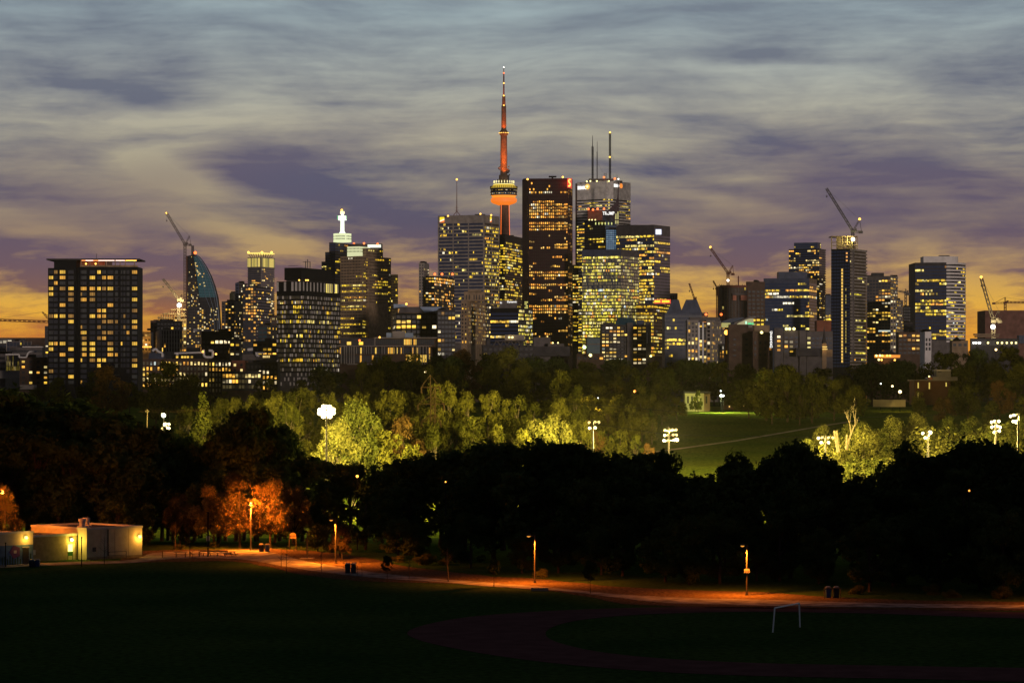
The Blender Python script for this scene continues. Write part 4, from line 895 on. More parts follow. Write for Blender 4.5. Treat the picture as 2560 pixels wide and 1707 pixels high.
m = MB(); rr = random.Random(6)
for k in range(16): x = rr.uniform(1500, 1552); m.tube(at(x, 450, Y+24), at(x, rr.uniform(433, 446), Y+24), .16, k=3)
lattice(m, at(1513, 449, Y+24), at(1513, 433, Y+24), 3, 4, .2); m.build('aerials', M_steel, r, True)
m = MB(); m.tube(at(1467, 452, Y+10), at(1476, 452, Y+10), .3, k=4); m.tube(at(1471, 458, Y+10), at(1471, 452, Y+10), .3, k=4); m.build('window_washer', M_steel, r)
for x, y in ((1525, 331.5), (1524.5, 393)): beacon(r, x, y, Y+24, L_amber, 1.2)

# hotel tower with curved fin
Y = 3950
t = bldg('hotel_tower', 'blue and black glass hotel tower with sweeping pointed fin and white five letter sign', 'hotel tower', 1461, 1513, 1541, 552, Y, 30, ST(cs=2.6, ww=.8, wh=.55, base=.10, run=.6, glass=G_dark, sp=M_black), ST(cs=2.4, ww=.85, wh=.6, base=.12, glass=G_sky, sp=M_blue), fl=3.6, wall=M_black, yb=640, roof=False)
r = t['root']
bldg('', '', '', 1470, 1500, 1541, 526, Y+6, 24, None, ST(cs=2.6, ww=.5, wh=.5, base=.05, lit=[(540, 552, .8)], pal='G', glass=G_sky, gap=14), fl=3.6, wall=M_blue, yb=560, root=r, roof=False)
pbox(r, 'brick_head', 1469.5, 1506, 526, 551, Y+1, 14, M_redbrick)
for x in (1472, 1479, 1487): pbox(r, 'head_lamp', x, x+2.5, 548.5, 551, Y+.4, .4, L_yellow)
for k in range(6): pbox(r, 'lit_room', 1488+k*8, 1490.5+k*8, 556, 562, Y-2, .3, glow('room_lime', (.8, .85, .25), .9))
text(r, 'TRUMP', 1506.5, 537.5, Y-3, 8.0, Ls, -6, wscale=.80)
for x, y in ((1471, 523), (1482.5, 524.5), (1494, 522.5), (1510, 522.5)): beacon(r, x, y, Y-1, L_red, 1.4)
m = MB(); fin = [(1515, 531), (1524, 522), (1533, 514), (1539.5, 506), (1543, 494), (1544.5, 480), (1545, 455)]; fo = [(1546.8, 455), (1546.8, 480), (1547, 505), (1547.5, 560), (1541, 560), (1532, 545)]
pts = fin+fo; A = [at(x, y, Y-4) for x, y in pts]; q = A[::-1]; m.hexa([(p.x, p.y, p.z) for p in q], [(p.x, p.y+5, p.z) for p in q]); m.build('curved_fin', mat('fin_purple', (.06, .035, .045), .5), r)
m = MB()
for x0, x1, y0, y1 in ((1537.5, 1541, 535, 549), (1543, 1546, 530, 549), (1537.5, 1541, 552, 560), (1543, 1546, 552, 560)): m.box(px_x(x0, Y), px_x(x1, Y), Y-4.5, Y-4.1, px_z(y1, Y), px_z(y0, Y))
m.build('fin_window', glow('fin_lime', (.55, .5, .16), .8), r)
m = MB(); prv = None
for k in range(9): a_ = k/8*math.pi/2; q = at(1546-8.5*math.sin(a_)*1.0, 541-(1-0)*24*(math.cos(a_)), Y-4.6); m.tube(prv, q, .45, k=4) if prv is not None else None; prv = q
m.build('fin_rib', M_steel, r); beacon(r, 1546, 448, Y-3, L_white, .9); whip(r, 'fin_tip', 1546, 449, 456, Y-2, .5)
pbox(r, 'glass_bay', 1515, 1541, 572, 640, Y-14, 5, M_black)
m = MB(); rr = random.Random(12)
for k in range(10):
    for j in range(5):
        p0, p1 = at(1515.5+j*5.1, 579+k*5.2, Y-14.1), at(1519.9+j*5.1, 575+k*5.2, Y-14.1); g = (.05, .10, .16) if rr.random() < .7 else (.10, .17, .22)
        m.quad((p0.x, p0.y, p0.z), (p1.x, p0.y, p0.z), (p1.x, p0.y, p1.z), (p0.x, p0.y, p1.z), 0, g)
m.build('bay_window', G_sky, r, True)

# bright glass tower in front and its taller neighbour
Y = 3700
t = bldg('glass_tower', 'brightest glass tower, almost every floor lit yellow, below the fin topped hotel', 'office tower', 1455, 1552, 1598, 623, Y, 26, ST(cs=1.75, ww=.86, wh=.66, lit=[(640, 706, .62), (706, 719, .0), (719, 900, .8)], base=.5, run=.5, pal='G', amp=.95, glass=G_navy, sp=M_blue, dep=.15, gap=8, dim=.22, pier=M_blue, pe=5, pw=.35), ST(cs=1.75, ww=.86, wh=.66, base=.3, lit=[(640, 720, .18), (720, 900, .55)], run=.6, pal='G', amp=.7, glass=G_mauve_sheen, sp=M_mid, dep=.15, gap=8, dim=.25, pier=M_mid, pe=4, pw=.3), fl=4.15, wall=M_blue, yb=890, group=G_of, roof=False)
Y = 3900
t = bldg('glass_tower', 'purple glass tower with a square white sign, right of the brightest glass tower', 'office tower', 1541, 1635, 1675, 562, Y, 28, ST(cs=1.7, ww=.88, wh=.62, lit=[(585, 592, .5), (595, 610, .4), (612, 622, .5), (625, 650, .3), (650, 800, .65)], base=.3, run=.75, pal='Y', glass=G_navy, sp=M_dark, gap=13, dep=.2), ST(cs=1.7, ww=.9, wh=.62, base=.04, lit=[(604, 609, .95), (627, 632, .95), (616, 622, .3), (636, 650, .15), (650, 660, .3), (668, 690, .3)], run=.88, pal='Y', glass=G_mauve_sheen, sp=M_mid, gap=13, dep=.2), fl=4.2, wall=M_blue, yb=870, group=G_of, roof=False)
r = t['root']; pbox(r, 'roof_edge', 1546, 1634, 562.5, 566, Y+24, 6, M_black)
pbox(r, 'sign_panel', 1639.5, 1653, 574, 586, Y-.5, .5, glow('panel_white', (.95, .97, 1), 1.6)); pbox(r, 'sign_surround', 1638, 1654.5, 572.5, 587, Y+.2, .4, glow('panel_blue', (.06, .10, .30), .6))
Y = 3550
t = bldg('office_block', 'brown office block with a fiery red and yellow rooftop sign', 'office block', 1590, 1634, 1679, 760, Y, 14, ST(cs=2, ww=.9, wh=.6, base=.6, run=.8, pal='Y', amp=.8, sp=M_brown), ST(cs=2.2, ww=.85, wh=.5, base=.3, lit=[(760, 768, .85), (790, 800, .4), (800, 840, .15), (840, 880, .4)], run=.8, glass=G_brown, sp=M_brown), fl=4.2, wall=M_brown, yb=900, roof=False); r = t['root']
pbox(r, 'sign_board', 1635.5, 1677, 748.5, 759, Y-.6, 1, glow('sign_fire', (.8, .03, .004), .9))
m = MB(); rr = random.Random(14)
for k in range(8):
    if k == 3: continue
    x = 1637+k*4.7; m.tube(at(x, 756, Y-1.4), at(x+1.5, 750.5, Y-1.4), .75, k=5); m.tube(at(x+1.5, 750.8, Y-1.4), at(x+3.4, 755.5, Y-1.4), .75, k=5); m.tube(at(x+.4, 754.5, Y-1.4), at(x+3, 753.8, Y-1.4), .6, k=5)
m.build('sign_letter', glow('sign_sun', (1, .72, .02), 1.3), r)
bldg('ribbed_block', 'small ribbed concrete block right of the purple glass tower', 'office block', 1671, 1674, 1694, 733, 3980, 4, None, ST(cs=3.2, ww=.5, wh=.9, base=.02, gap=3, pier=M_mid, pe=1, pw=1.6), fl=5, wall=M_mid, yb=800, roof=False)
# low front group, centre
t = bldg('office_block', 'navy glass block carrying a pale sign box with white lettering', 'office block', 1226, 1296, 1331, 770, 3000, 20, ST(cs=2, ww=.9, wh=.6, base=.03, lit=[(802, 808, .8), (832, 845, .25)], run=.75, pal='A', glass=G_navy, sp=M_black, gap=4), ST(cs=2.0, ww=.85, wh=.6, base=.5, run=.45, pal='G', amp=.9, glass=G_grey, sp=M_dark), fl=3.9, wall=M_dark, yb=880, roof=False); r = t['root']
pbox(r, 'sign_box', 1249, 1293.5, 751, 770.5, 3006, 14, M_mid); text(r, 'Dynamic', 1267.5, 756.5, 3005, 4.2, Ls, 0, wscale=1.15); text(r, 'ic', 1250, 758.5, 3005, 4.6, Ls, 0, wscale=1.2)
pbox(r, 'lit_wing', 1311, 1320, 752, 772, 3010, 8, M_dark)
m = MB(); rr = random.Random(21)
for k in range(4):
    for j in range(3): p = at(1311.6+j*2.9, 757+k*4.6, 3009.8); m.quad((p.x, p.y, p.z), (p.x+.95, p.y, p.z), (p.x+.95, p.y, p.z+1.3), (p.x, p.y, p.z+1.3), 0, (.7, .65, .15) if rr.random() < .75 else (0, 0, 0))
m.build('wing_window', G_dark, r, True)
t = bldg('church_roof', 'dark low building with framed gable roof and a pale lit plant box, centre', 'low building', 1205, 1207, 1335, 862, 1900, 3, None, resi(base=.05), fl=3.5, wall=M_dark, yb=900, roof=False); r = t['root']; Y = 1900
pbox(r, 'plant_box', 1262, 1311, 837, 854, Y+6, 8, M_pale)
for x in (1273, 1281): beacon(r, x, 843, Y+5, L_yellow, .6, 'wall_lamp'); point('wall_lamp_glow', at(x, 843, Y+3.4), 60, (1, .6, .12), .3, r)
m = MB()
for k in range(5): x = 1232+k*17; m.tube(at(x, 866, Y-1), at(x+10, 851, Y-1), .4, k=4); m.tube(at(x+10, 851, Y-1), at(x+20, 866, Y-1), .4, k=4)
m.tube(at(1238, 851.5, Y-1), at(1315, 851.5, Y-1), .4, k=4); m.build('gable_frame', M_mid, r, True)
t = bldg('plant_building', 'grey ribbed metal plant house at the foot of the red tower', 'low building', 1332, 1334, 1376, 843, 2100, 3, None, ST(cs=2, ww=.7, wh=.98, base=0, glass=G_grey, gap=.3), fl=9, wall=M_mid, yb=866, roof=False); pbox(t['root'], 'low_wing', 1370, 1410, 859, 880, 2090, 10, M_mid); pbox(t['root'], 'base', 1330, 1425, 866, 890, 2085, 14, M_dark)
for x in (1382, 1395): beacon(t['root'], x, 857, 2085, L_yellow, .5, 'wall_lamp')
t = bldg('round_block', 'dark teal block with red edge line at the foot of the pale banded tower', 'low building', 1464, 1468, 1504, 845, 2700, 4, None, ST(cs=3, ww=.95, wh=.8, base=0, glass=G_teal), fl=4, wall=win_mat('teal_wall', (.02, .06, .06)), yb=885, roof=False); pbox(t['root'], 'red_line', 1467, 1503, 860, 861, 2695, .5, M_redbrick); beacon(t['root'], 1461, 868, 2695, glow('lime_lamp', (.7, 1, .4), 3), 1.6, 'street_light')
t = bldg('brick_house', 'low brown house with one yellow lamp below the teal block', 'low building', 1440, 1442, 1510, 884, 1700, 2, None, resi(base=.1), fl=3, wall=M_brown, yb=905, roof=False); beacon(t['root'], 1476, 888, 1690, L_yellow, .9, 'wall_lamp')
# dark condominium with pitched glass top
Y = 2450
co = lambda **k: resi(**{**dict(cs=3.3, ww=.7, wh=.5, base=.3, run=.4, pal='A', sp=M_dark, dep=1.1), **k})
t = bldg('condo_tower', 'dark balconied condominium with a pitched glass top and two pale upright shafts', 'condominium tower', 1500, 1504, 1570, 812, Y, 4, None, co(base=.32), fl=2.95, wall=M_black, yb=912, group=G_ap, roof=False); r = t['root']
bldg('', '', '', 1581, 1582, 1616, 812, Y+3, 4, None, co(base=.42), fl=2.95, wall=M_black, yb=912, root=r, roof=False)
pbox(r, 'shaft_wall', 1568, 1582, 807, 915, Y-2, 10, M_mid); pbox(r, 'shaft_wall', 1615.5, 1628, 806, 915, Y-2, 10, M_mid); pbox(r, 'light_slot', 1617, 1618.5, 831, 858, Y-2.3, .4, M_white)
m = MB(); m.hexa([at(1538, 812, Y+2), at(1594, 812, Y+2), at(1594, 812, Y+14), at(1538, 812, Y+14)], [at(1543, 794, Y+5), at(1578, 794, Y+5), at(1578, 794, Y+14), at(1543, 794, Y+14)]); m.build('glass_top', G_teal, r)
pbox(r, 'roof_house', 1592, 1610, 800, 813, Y+6, 8, M_blue); pbox(r, 'roof_house', 1508, 1536, 806, 813, Y+6, 8, M_dark)
beacon(r, 1627, 890, Y-4, L_yellow, .9, 'street_light')
# twin gabled glass building
Y = 2900
t = bldg('gabled_tower', 'purple glass building with twin pointed gables', 'office tower', 1655, 1662, 1756, 783, Y, 6, None, ST(cs=2, ww=.9, wh=.62, base=.06, lit=[(783, 790, .55), (803, 809, .45), (815, 835, .15), (846, 853, .9), (856, 866, .9), (867, 890, .15)], run=.72, pal='Y', glass=G_slate, sp=M_blue), fl=3.9, wall=M_blue, yb=900, roof=False); r = t['root']
for a, p0, p1, b in ((1666, 1681, 1697, 1706), (1700, 1715, 1742, 1756)):
    m = MB(); m.hexa([at(a, 783.5, Y+1), at(b, 783.5, Y+1), at(b, 783.5, Y+25), at(a, 783.5, Y+25)], [at(p0, 749, Y+3), at(p1, 749, Y+3), at(p1, 749, Y+20), at(p0, 749, Y+20)]); m.build('gable', M_blue, r)
pbox(r, 'roof_deck', 1738, 1770, 781, 792, Y+10, 12, M_tan)
for x in (1765,): beacon(r, x, 786, Y, L_red, 1.2)
crane('small boom crane above the twin gables', 1736, 748, 790, (1723, 708), None, (1739, 749), 3300, M_cranered, None, hook=True, w=1.6)
# cream grid apartments
Y = 2300
pg = dict(cs=3.1, ww=.55, wh=.66, base=.28, lit=[(850, 905, .5)], run=.35, pal='A', glass=G_dark, sp=M_pale, pier=M_pale, pe=1, pw=.9, dep=.4)
t = bldg('apartment_block', 'cream gridded apartment block below the gabled building', 'apartment block', 1714, 1718, 1746, 800, Y, 5, None, ST(**pg), fl=3.1, wall=M_pale, yb=912, group=G_ap, roof=False); r = t['root']
bldg('', '', '', 1745, 1746, 1780, 806, Y+4, 5, None, ST(**{**pg, 'pier': None, 'sp': None, 'base': .3}), fl=3.1, wall=M_dark, yb=912, root=r, roof=False); bldg('', '', '', 1766, 1778, 1801, 800, Y+2, 25, ST(**pg), ST(**pg), fl=3.1, wall=M_pale, yb=912, root=r, roof=False)
pbox(r, 'roof_house', 1724, 1800, 793, 803, Y+8, 10, M_mid)
bldg('apartment_block', 'narrow white framed apartments beside the cream gridded block', 'apartment block', 1795, 1797, 1812, 860, 2100, 4, None, ST(**{**pg, 'cs': 2.2, 'base': .12}), fl=3.2, wall=M_pale, yb=905, roof=False)
bldg('condo_tower', 'purple grey balconied tower behind the cream gridded block', 'apartment block', 1794, 1796, 1822, 806, 2600, 4, None, resi(base=.22, sp=M_mid, dep=1), fl=3, wall=M_mid, yb=890, roof=False)
# concrete frame with crane
Y = 3100
t = bldg('unfinished_building', 'unfinished concrete tower with orange netting and hoist ladders under the middle crane', 'unfinished building', 1794, 1803, 1867, 715, Y, 8, None, ST(cs=3.4, ww=.6, wh=.85, base=.02, glass=G_brown, pier=M_mid, pe=3, pw=1.1, sp=M_brown, dep=.3), fl=3.4, wall=M_brown, yb=810, roof=False); r = t['root']
m = MB(); lattice(m, at(1793.5, 800, Y-4), at(1793.5, 718, Y-4), 2.0, 22, .35); m.build('hoist_ladder', mat('hoist_orange', (.45, .16, .07), .6), r)
for x0, x1 in ((1832, 1841), (1852, 1868)): pbox(r, 'orange_sheet', x0, x1, 738, 751, Y-2, .5, mat('orange_sheet', (.50, .20, .13), .8))
pbox(r, 'platform', 1831, 1869, 733, 737.5, Y-3, 4, M_mid); pbox(r, 'form_wall', 1800, 1867, 713, 719, Y-.8, .4, mat('netting_red', (.16, .06, .045), .9))
m = MB(); rr = random.Random(31)
for k in range(14): x = 1799+k*5.2; m.tube(at(x, 716, Y+4), at(x, rr.uniform(710, 714), Y+4), .3, k=4)
m.build('column_stub', M_mid, r, True); beacon(r, 1803, 786, Y-2, L_red, 1.3); whip(r, 'boom_post', 1846, 690, 714, Y+8, .7, M_cranered)
crane('middle crane standing on the unfinished concrete tower', 1820, 684, 716, (1776, 620), (1832, 664), (1834, 685), Y+8, M_cranered, (1776, 618), w=2.2)
beacon(r, 1820, 701, Y+5, L_white, 1.2, 'work_light')
crane('thin boom crane left of the unfinished concrete tower', 1792, 720, 740, (1783, 702), None, (1794, 721), Y+30, M_cranered, None, w=1.2)
bldg('grid_tower', 'dark brown tower with deep square window grid right of the middle crane', 'office tower', 1865, 1868, 1912, 704, 3300, 5, None, ST(cs=5.4, ww=.75, wh=.5, base=.04, lit=[(800, 812, .7)], run=.3, glass=G_dark, sp=M_brown, pier=M_brown, pe=1, pw=1.3, dep=.6, gap=9), fl=4.6, wall=M_brown, yb=830)
# blue glass box
Y = 3500
t = bldg('glass_block', 'wide blue glass office block with rows of yellow windows, right half of the skyline', 'office block', 1909, 2023, 2042, 695, Y, 16, ST(cs=1.7, ww=.88, wh=.6, base=.07, lit=[(704, 712, .12), (718, 724, .22), (725, 731, .85), (733, 739, .4), (741, 747, .9), (748, 780, .14), (785, 800, .2), (806, 812, .6)], run=.78, pal='Y', glass=G_navy, sp=M_blue, dep=.12, gap=5), ST(cs=1.7, ww=.9, wh=.62, base=.08, lit=[(725, 731, .8), (741, 747, .9)], run=.85, pal='A', amp=.7, glass=win_mat('rose_glass', (.26, .19, .20)), sp=M_tan, dep=.12, gap=5), fl=3.85, wall=M_blue, yb=840, group=G_of, roof=False); r = t['root']
pbox(r, 'plant_storey', 1946, 2018, 679.5, 696, Y+12, 20, M_blue)
bldg('condo_tower', 'dark blue condominium with glittering golden reflections behind the wide blue block', 'condominium tower', 1972, 2048, 2063, 622, 3700, 22, ST(cs=2.2, ww=.8, wh=.62, base=.06, lit=[(612, 640, .2), (645, 700, .45)], run=.5, pal='A', glass=G_navy, sp=M_black), ST(cs=2.4, ww=.7, wh=.5, base=.08, lit=[(700, 800, .3)], pal='A', glass=G_mauve_sheen, sp=M_mid, dep=1.1), fl=3.0, wall=M_dark, yb=830, group=G_ap, roof=False)  # golden reflections put in as glowing panes
t = bpy.data.objects[[o.name for o in bpy.data.objects if o.get('label', '').startswith('dark blue condominium with glitt')][0]]
bldg('', '', '', 1985, 2044, 2052, 606, 3712, 22, ST(cs=2.2, ww=.85, wh=.62, base=.1, lit=[(620, 628, .3)], glass=G_navy), ST(base=.1, glass=G_navy), fl=3, wall=M_blue, yb=640, root=t, roof=False)
bldg('office_block', 'grey block between the blue glass block and the crane topped dark tower', 'office block', 2062, 2064, 2080, 738, 3400, 4, None, ST(cs=2, base=.1, lit=[(785, 800, .5)], sp=M_blue, glass=G_slate, gap=14), fl=4, wall=M_blue, yb=830)
# dark tower with the big crane
Y = 2700
t = bldg('condo_tower', 'tall dark unfinished condominium with a floodlit crown under the tallest right crane', 'unfinished building', 2078, 2125, 2165, 622, Y, 30, ST(cs=2.6, ww=.85, wh=.6, base=0, glass=G_navy, sp=M_black, dep=.2), ST(cs=2.2, ww=.8, wh=.5, base=.03, lit=[(790, 830, .1)], pal='G', glass=G_brown, sp=M_pale, dep=1.3, dim=.02), fl=3.02, wall=M_black, yb=920, group=G_ap, roof=False); r = t['root']
m = MB()
for k in range(29): m.box(px_x(2103.2, Y-3), px_x(2107.2, Y-3), Y-3.4, Y-3, px_z(677.5+k*8.16, Y), px_z(671.5+k*8.16, Y))
o_ = None
for k in range(29):
    q = MB(); a = t['poly'][0]; b = t['poly'][1]; u = (b-a).normalized(); n = Vector((u.y, -u.x)); wd = (b-a).length
    q.obox(a+u*wd*.545, u, wd*.085, n, .1, .3, px_z(677.5+k*8.16, Y), px_z(671.5+k*8.16, Y)); q.build('stair_window', glow('stair_amber', (1, .60, .10), .95), r)
    if k > 4 and rnd.random() < .6: q = MB(); q.obox(a+u*wd*.76, u, wd*.05, n, .1, .3, px_z(677.5+k*8.16, Y), px_z(671.5+k*8.16, Y)); q.build('stair_window', glow('stair_dim', (.5, .36, .05), .6), r)
pbox(r, 'balcony_wall', 2124, 2136, 623, 905, Y+2, 3, M_mid)
m = MB()
for x in (2079, 2092, 2105, 2118, 2131, 2143): m.tube(at(x, 623, Y+4), at(x, 590, Y+4), .45, k=4)
for y in (591, 606, 614): m.tube(at(2078, y, Y+4), at(2144, y, Y+4), .35, k=4)
m.build('crown_frame', M_tan, r); pbox(r, 'crown_core', 2094, 2140, 592, 623, Y+14, 10, M_tan); pbox(r, 'crown_deck', 2078, 2144, 590, 592, Y+3, 22, M_tan)
beacon(r, 2132.5, 598.5, Y+2, L_white, 1.7, 'work_light'); point('work_light_beam', at(2120, 600, Y+1), 7000, (1, .95, .3), 1, r); point('work_light_beam', at(2131, 600, Y+2), 6000, (1, .95, .3), 1, r)
for x, y in ((2115, 631), (2115, 640), (2115, 649)): pbox(r, 'lit_room', x, x+4, y, y+4.5, Y-3.2, .3, glow('room_orange', (1, .42, .06), .9))
crane('tallest right crane on top of the dark unfinished condominium', 2132, 579, 622, (2066, 471), (2149, 549), (2154, 580), Y+6, M_steel, (2149, 548), w=2.2)
# condos right of it
Y = 2750
t = bldg('condo_tower', 'grey condominium with orange window rows and pale side, right of the dark crane tower', 'condominium tower', 2166, 2227, 2243, 690, Y, 20, resi(cs=3, ww=.75, wh=.5, base=.2, lit=[(704, 730, .42), (755, 772, .42), (780, 790, .3), (835, 865, .35)], run=.6, glass=G_slate, sp=M_mid, dep=.8, gap=3), resi(cs=2.2, ww=.7, wh=.5, base=.35, sp=M_pale, dep=.8, glass=G_grey), fl=3.0, wall=M_mid, yb=895, group=G_ap, roof=False); r = t['root']
pbox(r, 'roof_house', 2181, 2210, 682, 691, Y+10, 10, M_dark); pbox(r, 'roof_house', 2166, 2180, 688, 693, Y+14, 8, M_dark)
m = MB(); p = at(2199, 826, Y-3); pbox(r, 'white_lit_room', 2196, 2226, 825.5, 829, Y-7, .4, glow('room_white', (.75, .85, .75), .8))
bldg('condo_tower', 'white sided condominium with small square windows beside the grey one', 'condominium tower', 2228, 2232, 2244, 691, 2860, 6, None, resi(cs=2.4, base=.2, glass=G_dark), fl=3, wall=M_pale, yb=760, group=G_ap)
bldg('condo_tower', 'lower white balconied wing stepping down right of the grey condominium', 'condominium tower', 2226, 2240, 2258, 747, 2700, 14, resi(base=.35, cs=2.3), resi(cs=2.8, ww=.6, wh=.45, base=.2), fl=3, wall=M_white if False else M_pale, yb=890, group=G_ap)
t = bldg('unfinished_building', 'small black unfinished tower with ragged floors before the white banded tower', 'unfinished building', 2257, 2259, 2276, 764, 3200, 4, None, ST(cs=3, base=0, sp=M_black, dep=2.2), fl=3.3, wall=M_black, yb=830, roof=False)
crane('tiny crane on the small black unfinished tower', 2264, 732, 766, (2246, 728), (2264, 722), (2273, 735), 3210, M_steel, None, True, False, 1.8)
bldg('office_block', 'low grey block under the tiny crane', 'office block', 2254, 2258, 2282, 806, 2900, 5, None, ST(cs=3, ww=.9, base=.1, glass=G_slate, sp=M_mid), fl=4, wall=M_mid, yb=850)
bldg('town_block', 'brown town block with orange lit floors right of the grey condominium', 'low building', 2240, 2246, 2322, 830, 2300, 4, None, resi(cs=3.4, ww=.7, base=.22, lit=[(834, 850, .4)], pal='O'), fl=3.4, wall=M_brown, yb=895)
bldg('white_block', 'small white gridded block in front of the white banded tower', 'low building', 2300, 2312, 2328, 829, 2050, 8, None, ST(cs=2.4, ww=.6, wh=.7, base=.02, sp=M_white, pier=M_white, pe=1, gap=4), fl=3.2, wall=M_white, yb=885)
# white banded tower with the rounded end
Y = 3300
t = thing('banded_tower', 'tower with a rounded right end in bright white bands and dark blue left front', 'office tower', (px_x(2356, Y), Y, tz(Y)), G_of); r = t
p0, p1 = Vector((px_x(2288, Y+8), Y+8)), Vector((px_x(2366, Y), Y))
arc = [Vector((px_x(2366, Y)+px_x(2425-0, 0)*0+ (60/F*Y)*math.sin(a_)*1.0, Y+40*(1-math.cos(a_)))) for a_ in [R(k*10) for k in range(0, 10)]]
poly = [p0]+arc+[Vector((arc[-1].x, Y+62)), Vector((p0.x, Y+62))]
frs = [(p0, p1, ST(cs=1.9, ww=.9, wh=.62, base=.08, lit=[(660, 680, .1), (700, 740, .25), (748, 772, .55), (772, 778, .9), (782, 792, .6), (793, 815, .06), (830, 850, .4)], run=.75, pal='Y', glass=G_navy, sp=M_dark, dep=.2, gap=3))]
for a, b in zip(arc, arc[1:]): frs.append((a, b, ST(cs=1.9, ww=.96, wh=.5, base=.12, lit=[(655, 662, .2), (752, 760, .6), (784, 792, .65), (828, 848, .4)], run=.7, pal='Y', glass=G_dark, sp=M_white, dep=.4, gap=1)))
bldg('', '', '', 0, 0, 0, 656, Y, 0, None, fl=3.83, wall=M_mid, yb=856, root=r, roof=False, pts=(poly, frs))
m = MB(); z0, z1 = px_z(657, Y), px_z(640, Y); pts = [Vector((px_x(2312, Y), Y+10)), Vector((px_x(2362, Y), Y+6))]+[Vector((px_x(2362, Y)+(40/F*Y)*math.sin(R(k*15)), Y+6+14*(1-math.cos(R(k*15))))) for k in range(1, 7)]+[Vector((px_x(2402, Y), Y+36)), Vector((px_x(2312, Y), Y+36))]
m.prism(pts, z0, z1); m.build('penthouse', M_white, r); pbox(r, 'roof_rail', 2349, 2374, 638.5, 640.5, Y+20, 8, M_dark); pbox(r, 'blank_band', 2366, 2413, 799, 806, Y-1.2, .6, M_white)
# far right
Y = 2600
t = bldg('brown_hall', 'big blank brown box at the right edge', 'hall', 2463, 2463, 2640, 776, Y, 1, None, ST(cs=1.6, ww=.85, wh=1, base=0, gap=.5, glass=mat('ribbed_brown', (.14, .07, .055), .8)), fl=40, wall=mat('hall_brown', (.15, .075, .06), .85), yb=850, WR=40, roof=False)
crane('pale crane with a bright lamp before the brown box at the right edge', 2483, 803, 850, (2453, 694), (2497, 777), (2501, 803), 2450, M_cranewhite, (2453, 693), w=2.6)
beacon(bpy.data.objects[[o.name for o in bpy.data.objects if o.get('label', '').startswith('pale crane with a bright lamp')][0]], 2482.5, 817, 2446, L_white, 1.9, 'work_light'); point('work_light_beam', at(2483, 818, 2440), 25000, (1, .9, .4), 1)
crane('distant horizontal crane above the brown box at the right edge', 2513, 757, 780, (2610, 757), (2513, 743), (2486, 758), 3300, M_cranered, None, True, False, 2.2)
Y = 2250
t = bldg('station', 'long low station roof with a row of white lamps at the right edge', 'low building', 2425, 2427, 2546, 846, Y, 2, None, ST(cs=4, ww=.9, wh=.7, base=.4, pal='G', amp=.5, glass=G_grey), fl=5, wall=M_dark, yb=866, roof=False); r = t['root']
for x in (2434, 2440, 2447, 2450, 2470, 2494, 2505, 2517, 2529, 2540): beacon(r, x, 857, Y-3, L_yellow if x > 2460 else L_white, .75, 'platform_lamp')
for x0, x1, y0 in ((2437, 2500, 834), (2440, 2498, 839)): pbox(r, 'scaffold', x0, x1, y0, y0+3.6, Y+6, 8, M_tan)
pbox(r, 'blue_roof', 2548, 2600, 838, 858, Y+4, 10, M_blue)
t = bldg('chapel', 'small house with a dark pyramid roof left of the station lamps', 'house', 2374, 2380, 2420, 851, 1900, 5, None, resi(base=.05), fl=3.5, wall=M_tan, yb=870, roof=False)
m = MB(); a, b = at(2382, 852, 1895), at(2403, 852, 1895); ap = at(2392, 841, 1900); m.hexa([(a.x, a.y, a.z), (b.x, b.y, b.z), (b.x, b.y+8, b.z), (a.x, a.y+8, a.z)], [(ap.x-.1, ap.y, ap.z), (ap.x+.1, ap.y, ap.z), (ap.x+.1, ap.y+.2, ap.z), (ap.x-.1, ap.y+.2, ap.z)]); m.build('pyramid_roof', M_black, t['root'])
# low front group, right
Y = 1950
t = bldg('brick_block', 'plain brown brick block with green lit roof sign right of the cream grid', 'brick building', 1818, 1822, 1881, 811, Y, 3, None, ST(cs=6.5, ww=.22, wh=.3, base=.1, glass=G_dark, gap=8), fl=3.6, wall=M_brown, yb=900, roof=False); r = t['root']
m = MB(); m.hexa([at(1803, 804, Y+8), at(1835, 812, Y+8), at(1835, 812, Y+26), at(1803, 804, Y+26)], [at(1826, 796, Y+8), at(1862, 793, Y+8), at(1862, 793, Y+26), at(1826, 796, Y+26)]); m.build('blue_roof', M_blue, r)
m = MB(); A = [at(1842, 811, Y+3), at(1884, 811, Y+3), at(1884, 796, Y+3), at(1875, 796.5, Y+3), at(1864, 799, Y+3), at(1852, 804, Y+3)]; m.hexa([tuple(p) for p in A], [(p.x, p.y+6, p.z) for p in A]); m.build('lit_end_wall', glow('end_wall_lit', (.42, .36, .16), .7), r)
m = MB(); P_r = [(1836, 808), (1852, 803), (1864, 797.5), (1876, 794), (1889, 792.5)]
for (a, b), (c, d) in zip(P_r, P_r[1:]): m.tube(at(a, b, Y+2), at(c, d, Y+2), .5, k=5)
m.build('curved_eave', M_pale, r); pbox(r, 'sign_emblem', 1863.5, 1867, 803, 810, Y+2, .4, glow('emblem_mint', (.5, 1, .7), 1.2))
Lgr = glow('sign_green', (.0, .75, .25), 1.1); m = MB(); rr = random.Random(41)
for k in range(9): x = 1869.5+k*1.7; h = rr.choice((3.5, 5, 3.5, 6)); m.box(px_x(x, Y+2), px_x(x+1.2, Y+2), Y+1.6, Y+2, px_z(811.5, Y+2), px_z(811.5-h, Y+2))
m.build('sign_letter', Lgr, r); pbox(r, 'vent_box', 1871, 1881, 812, 819, Y-1, 3, M_pale); pbox(r, 'round_lobby', 1805, 1826, 807, 818, Y+2, 6, glow('lobby_lime', (.45, .42, .10), .7))
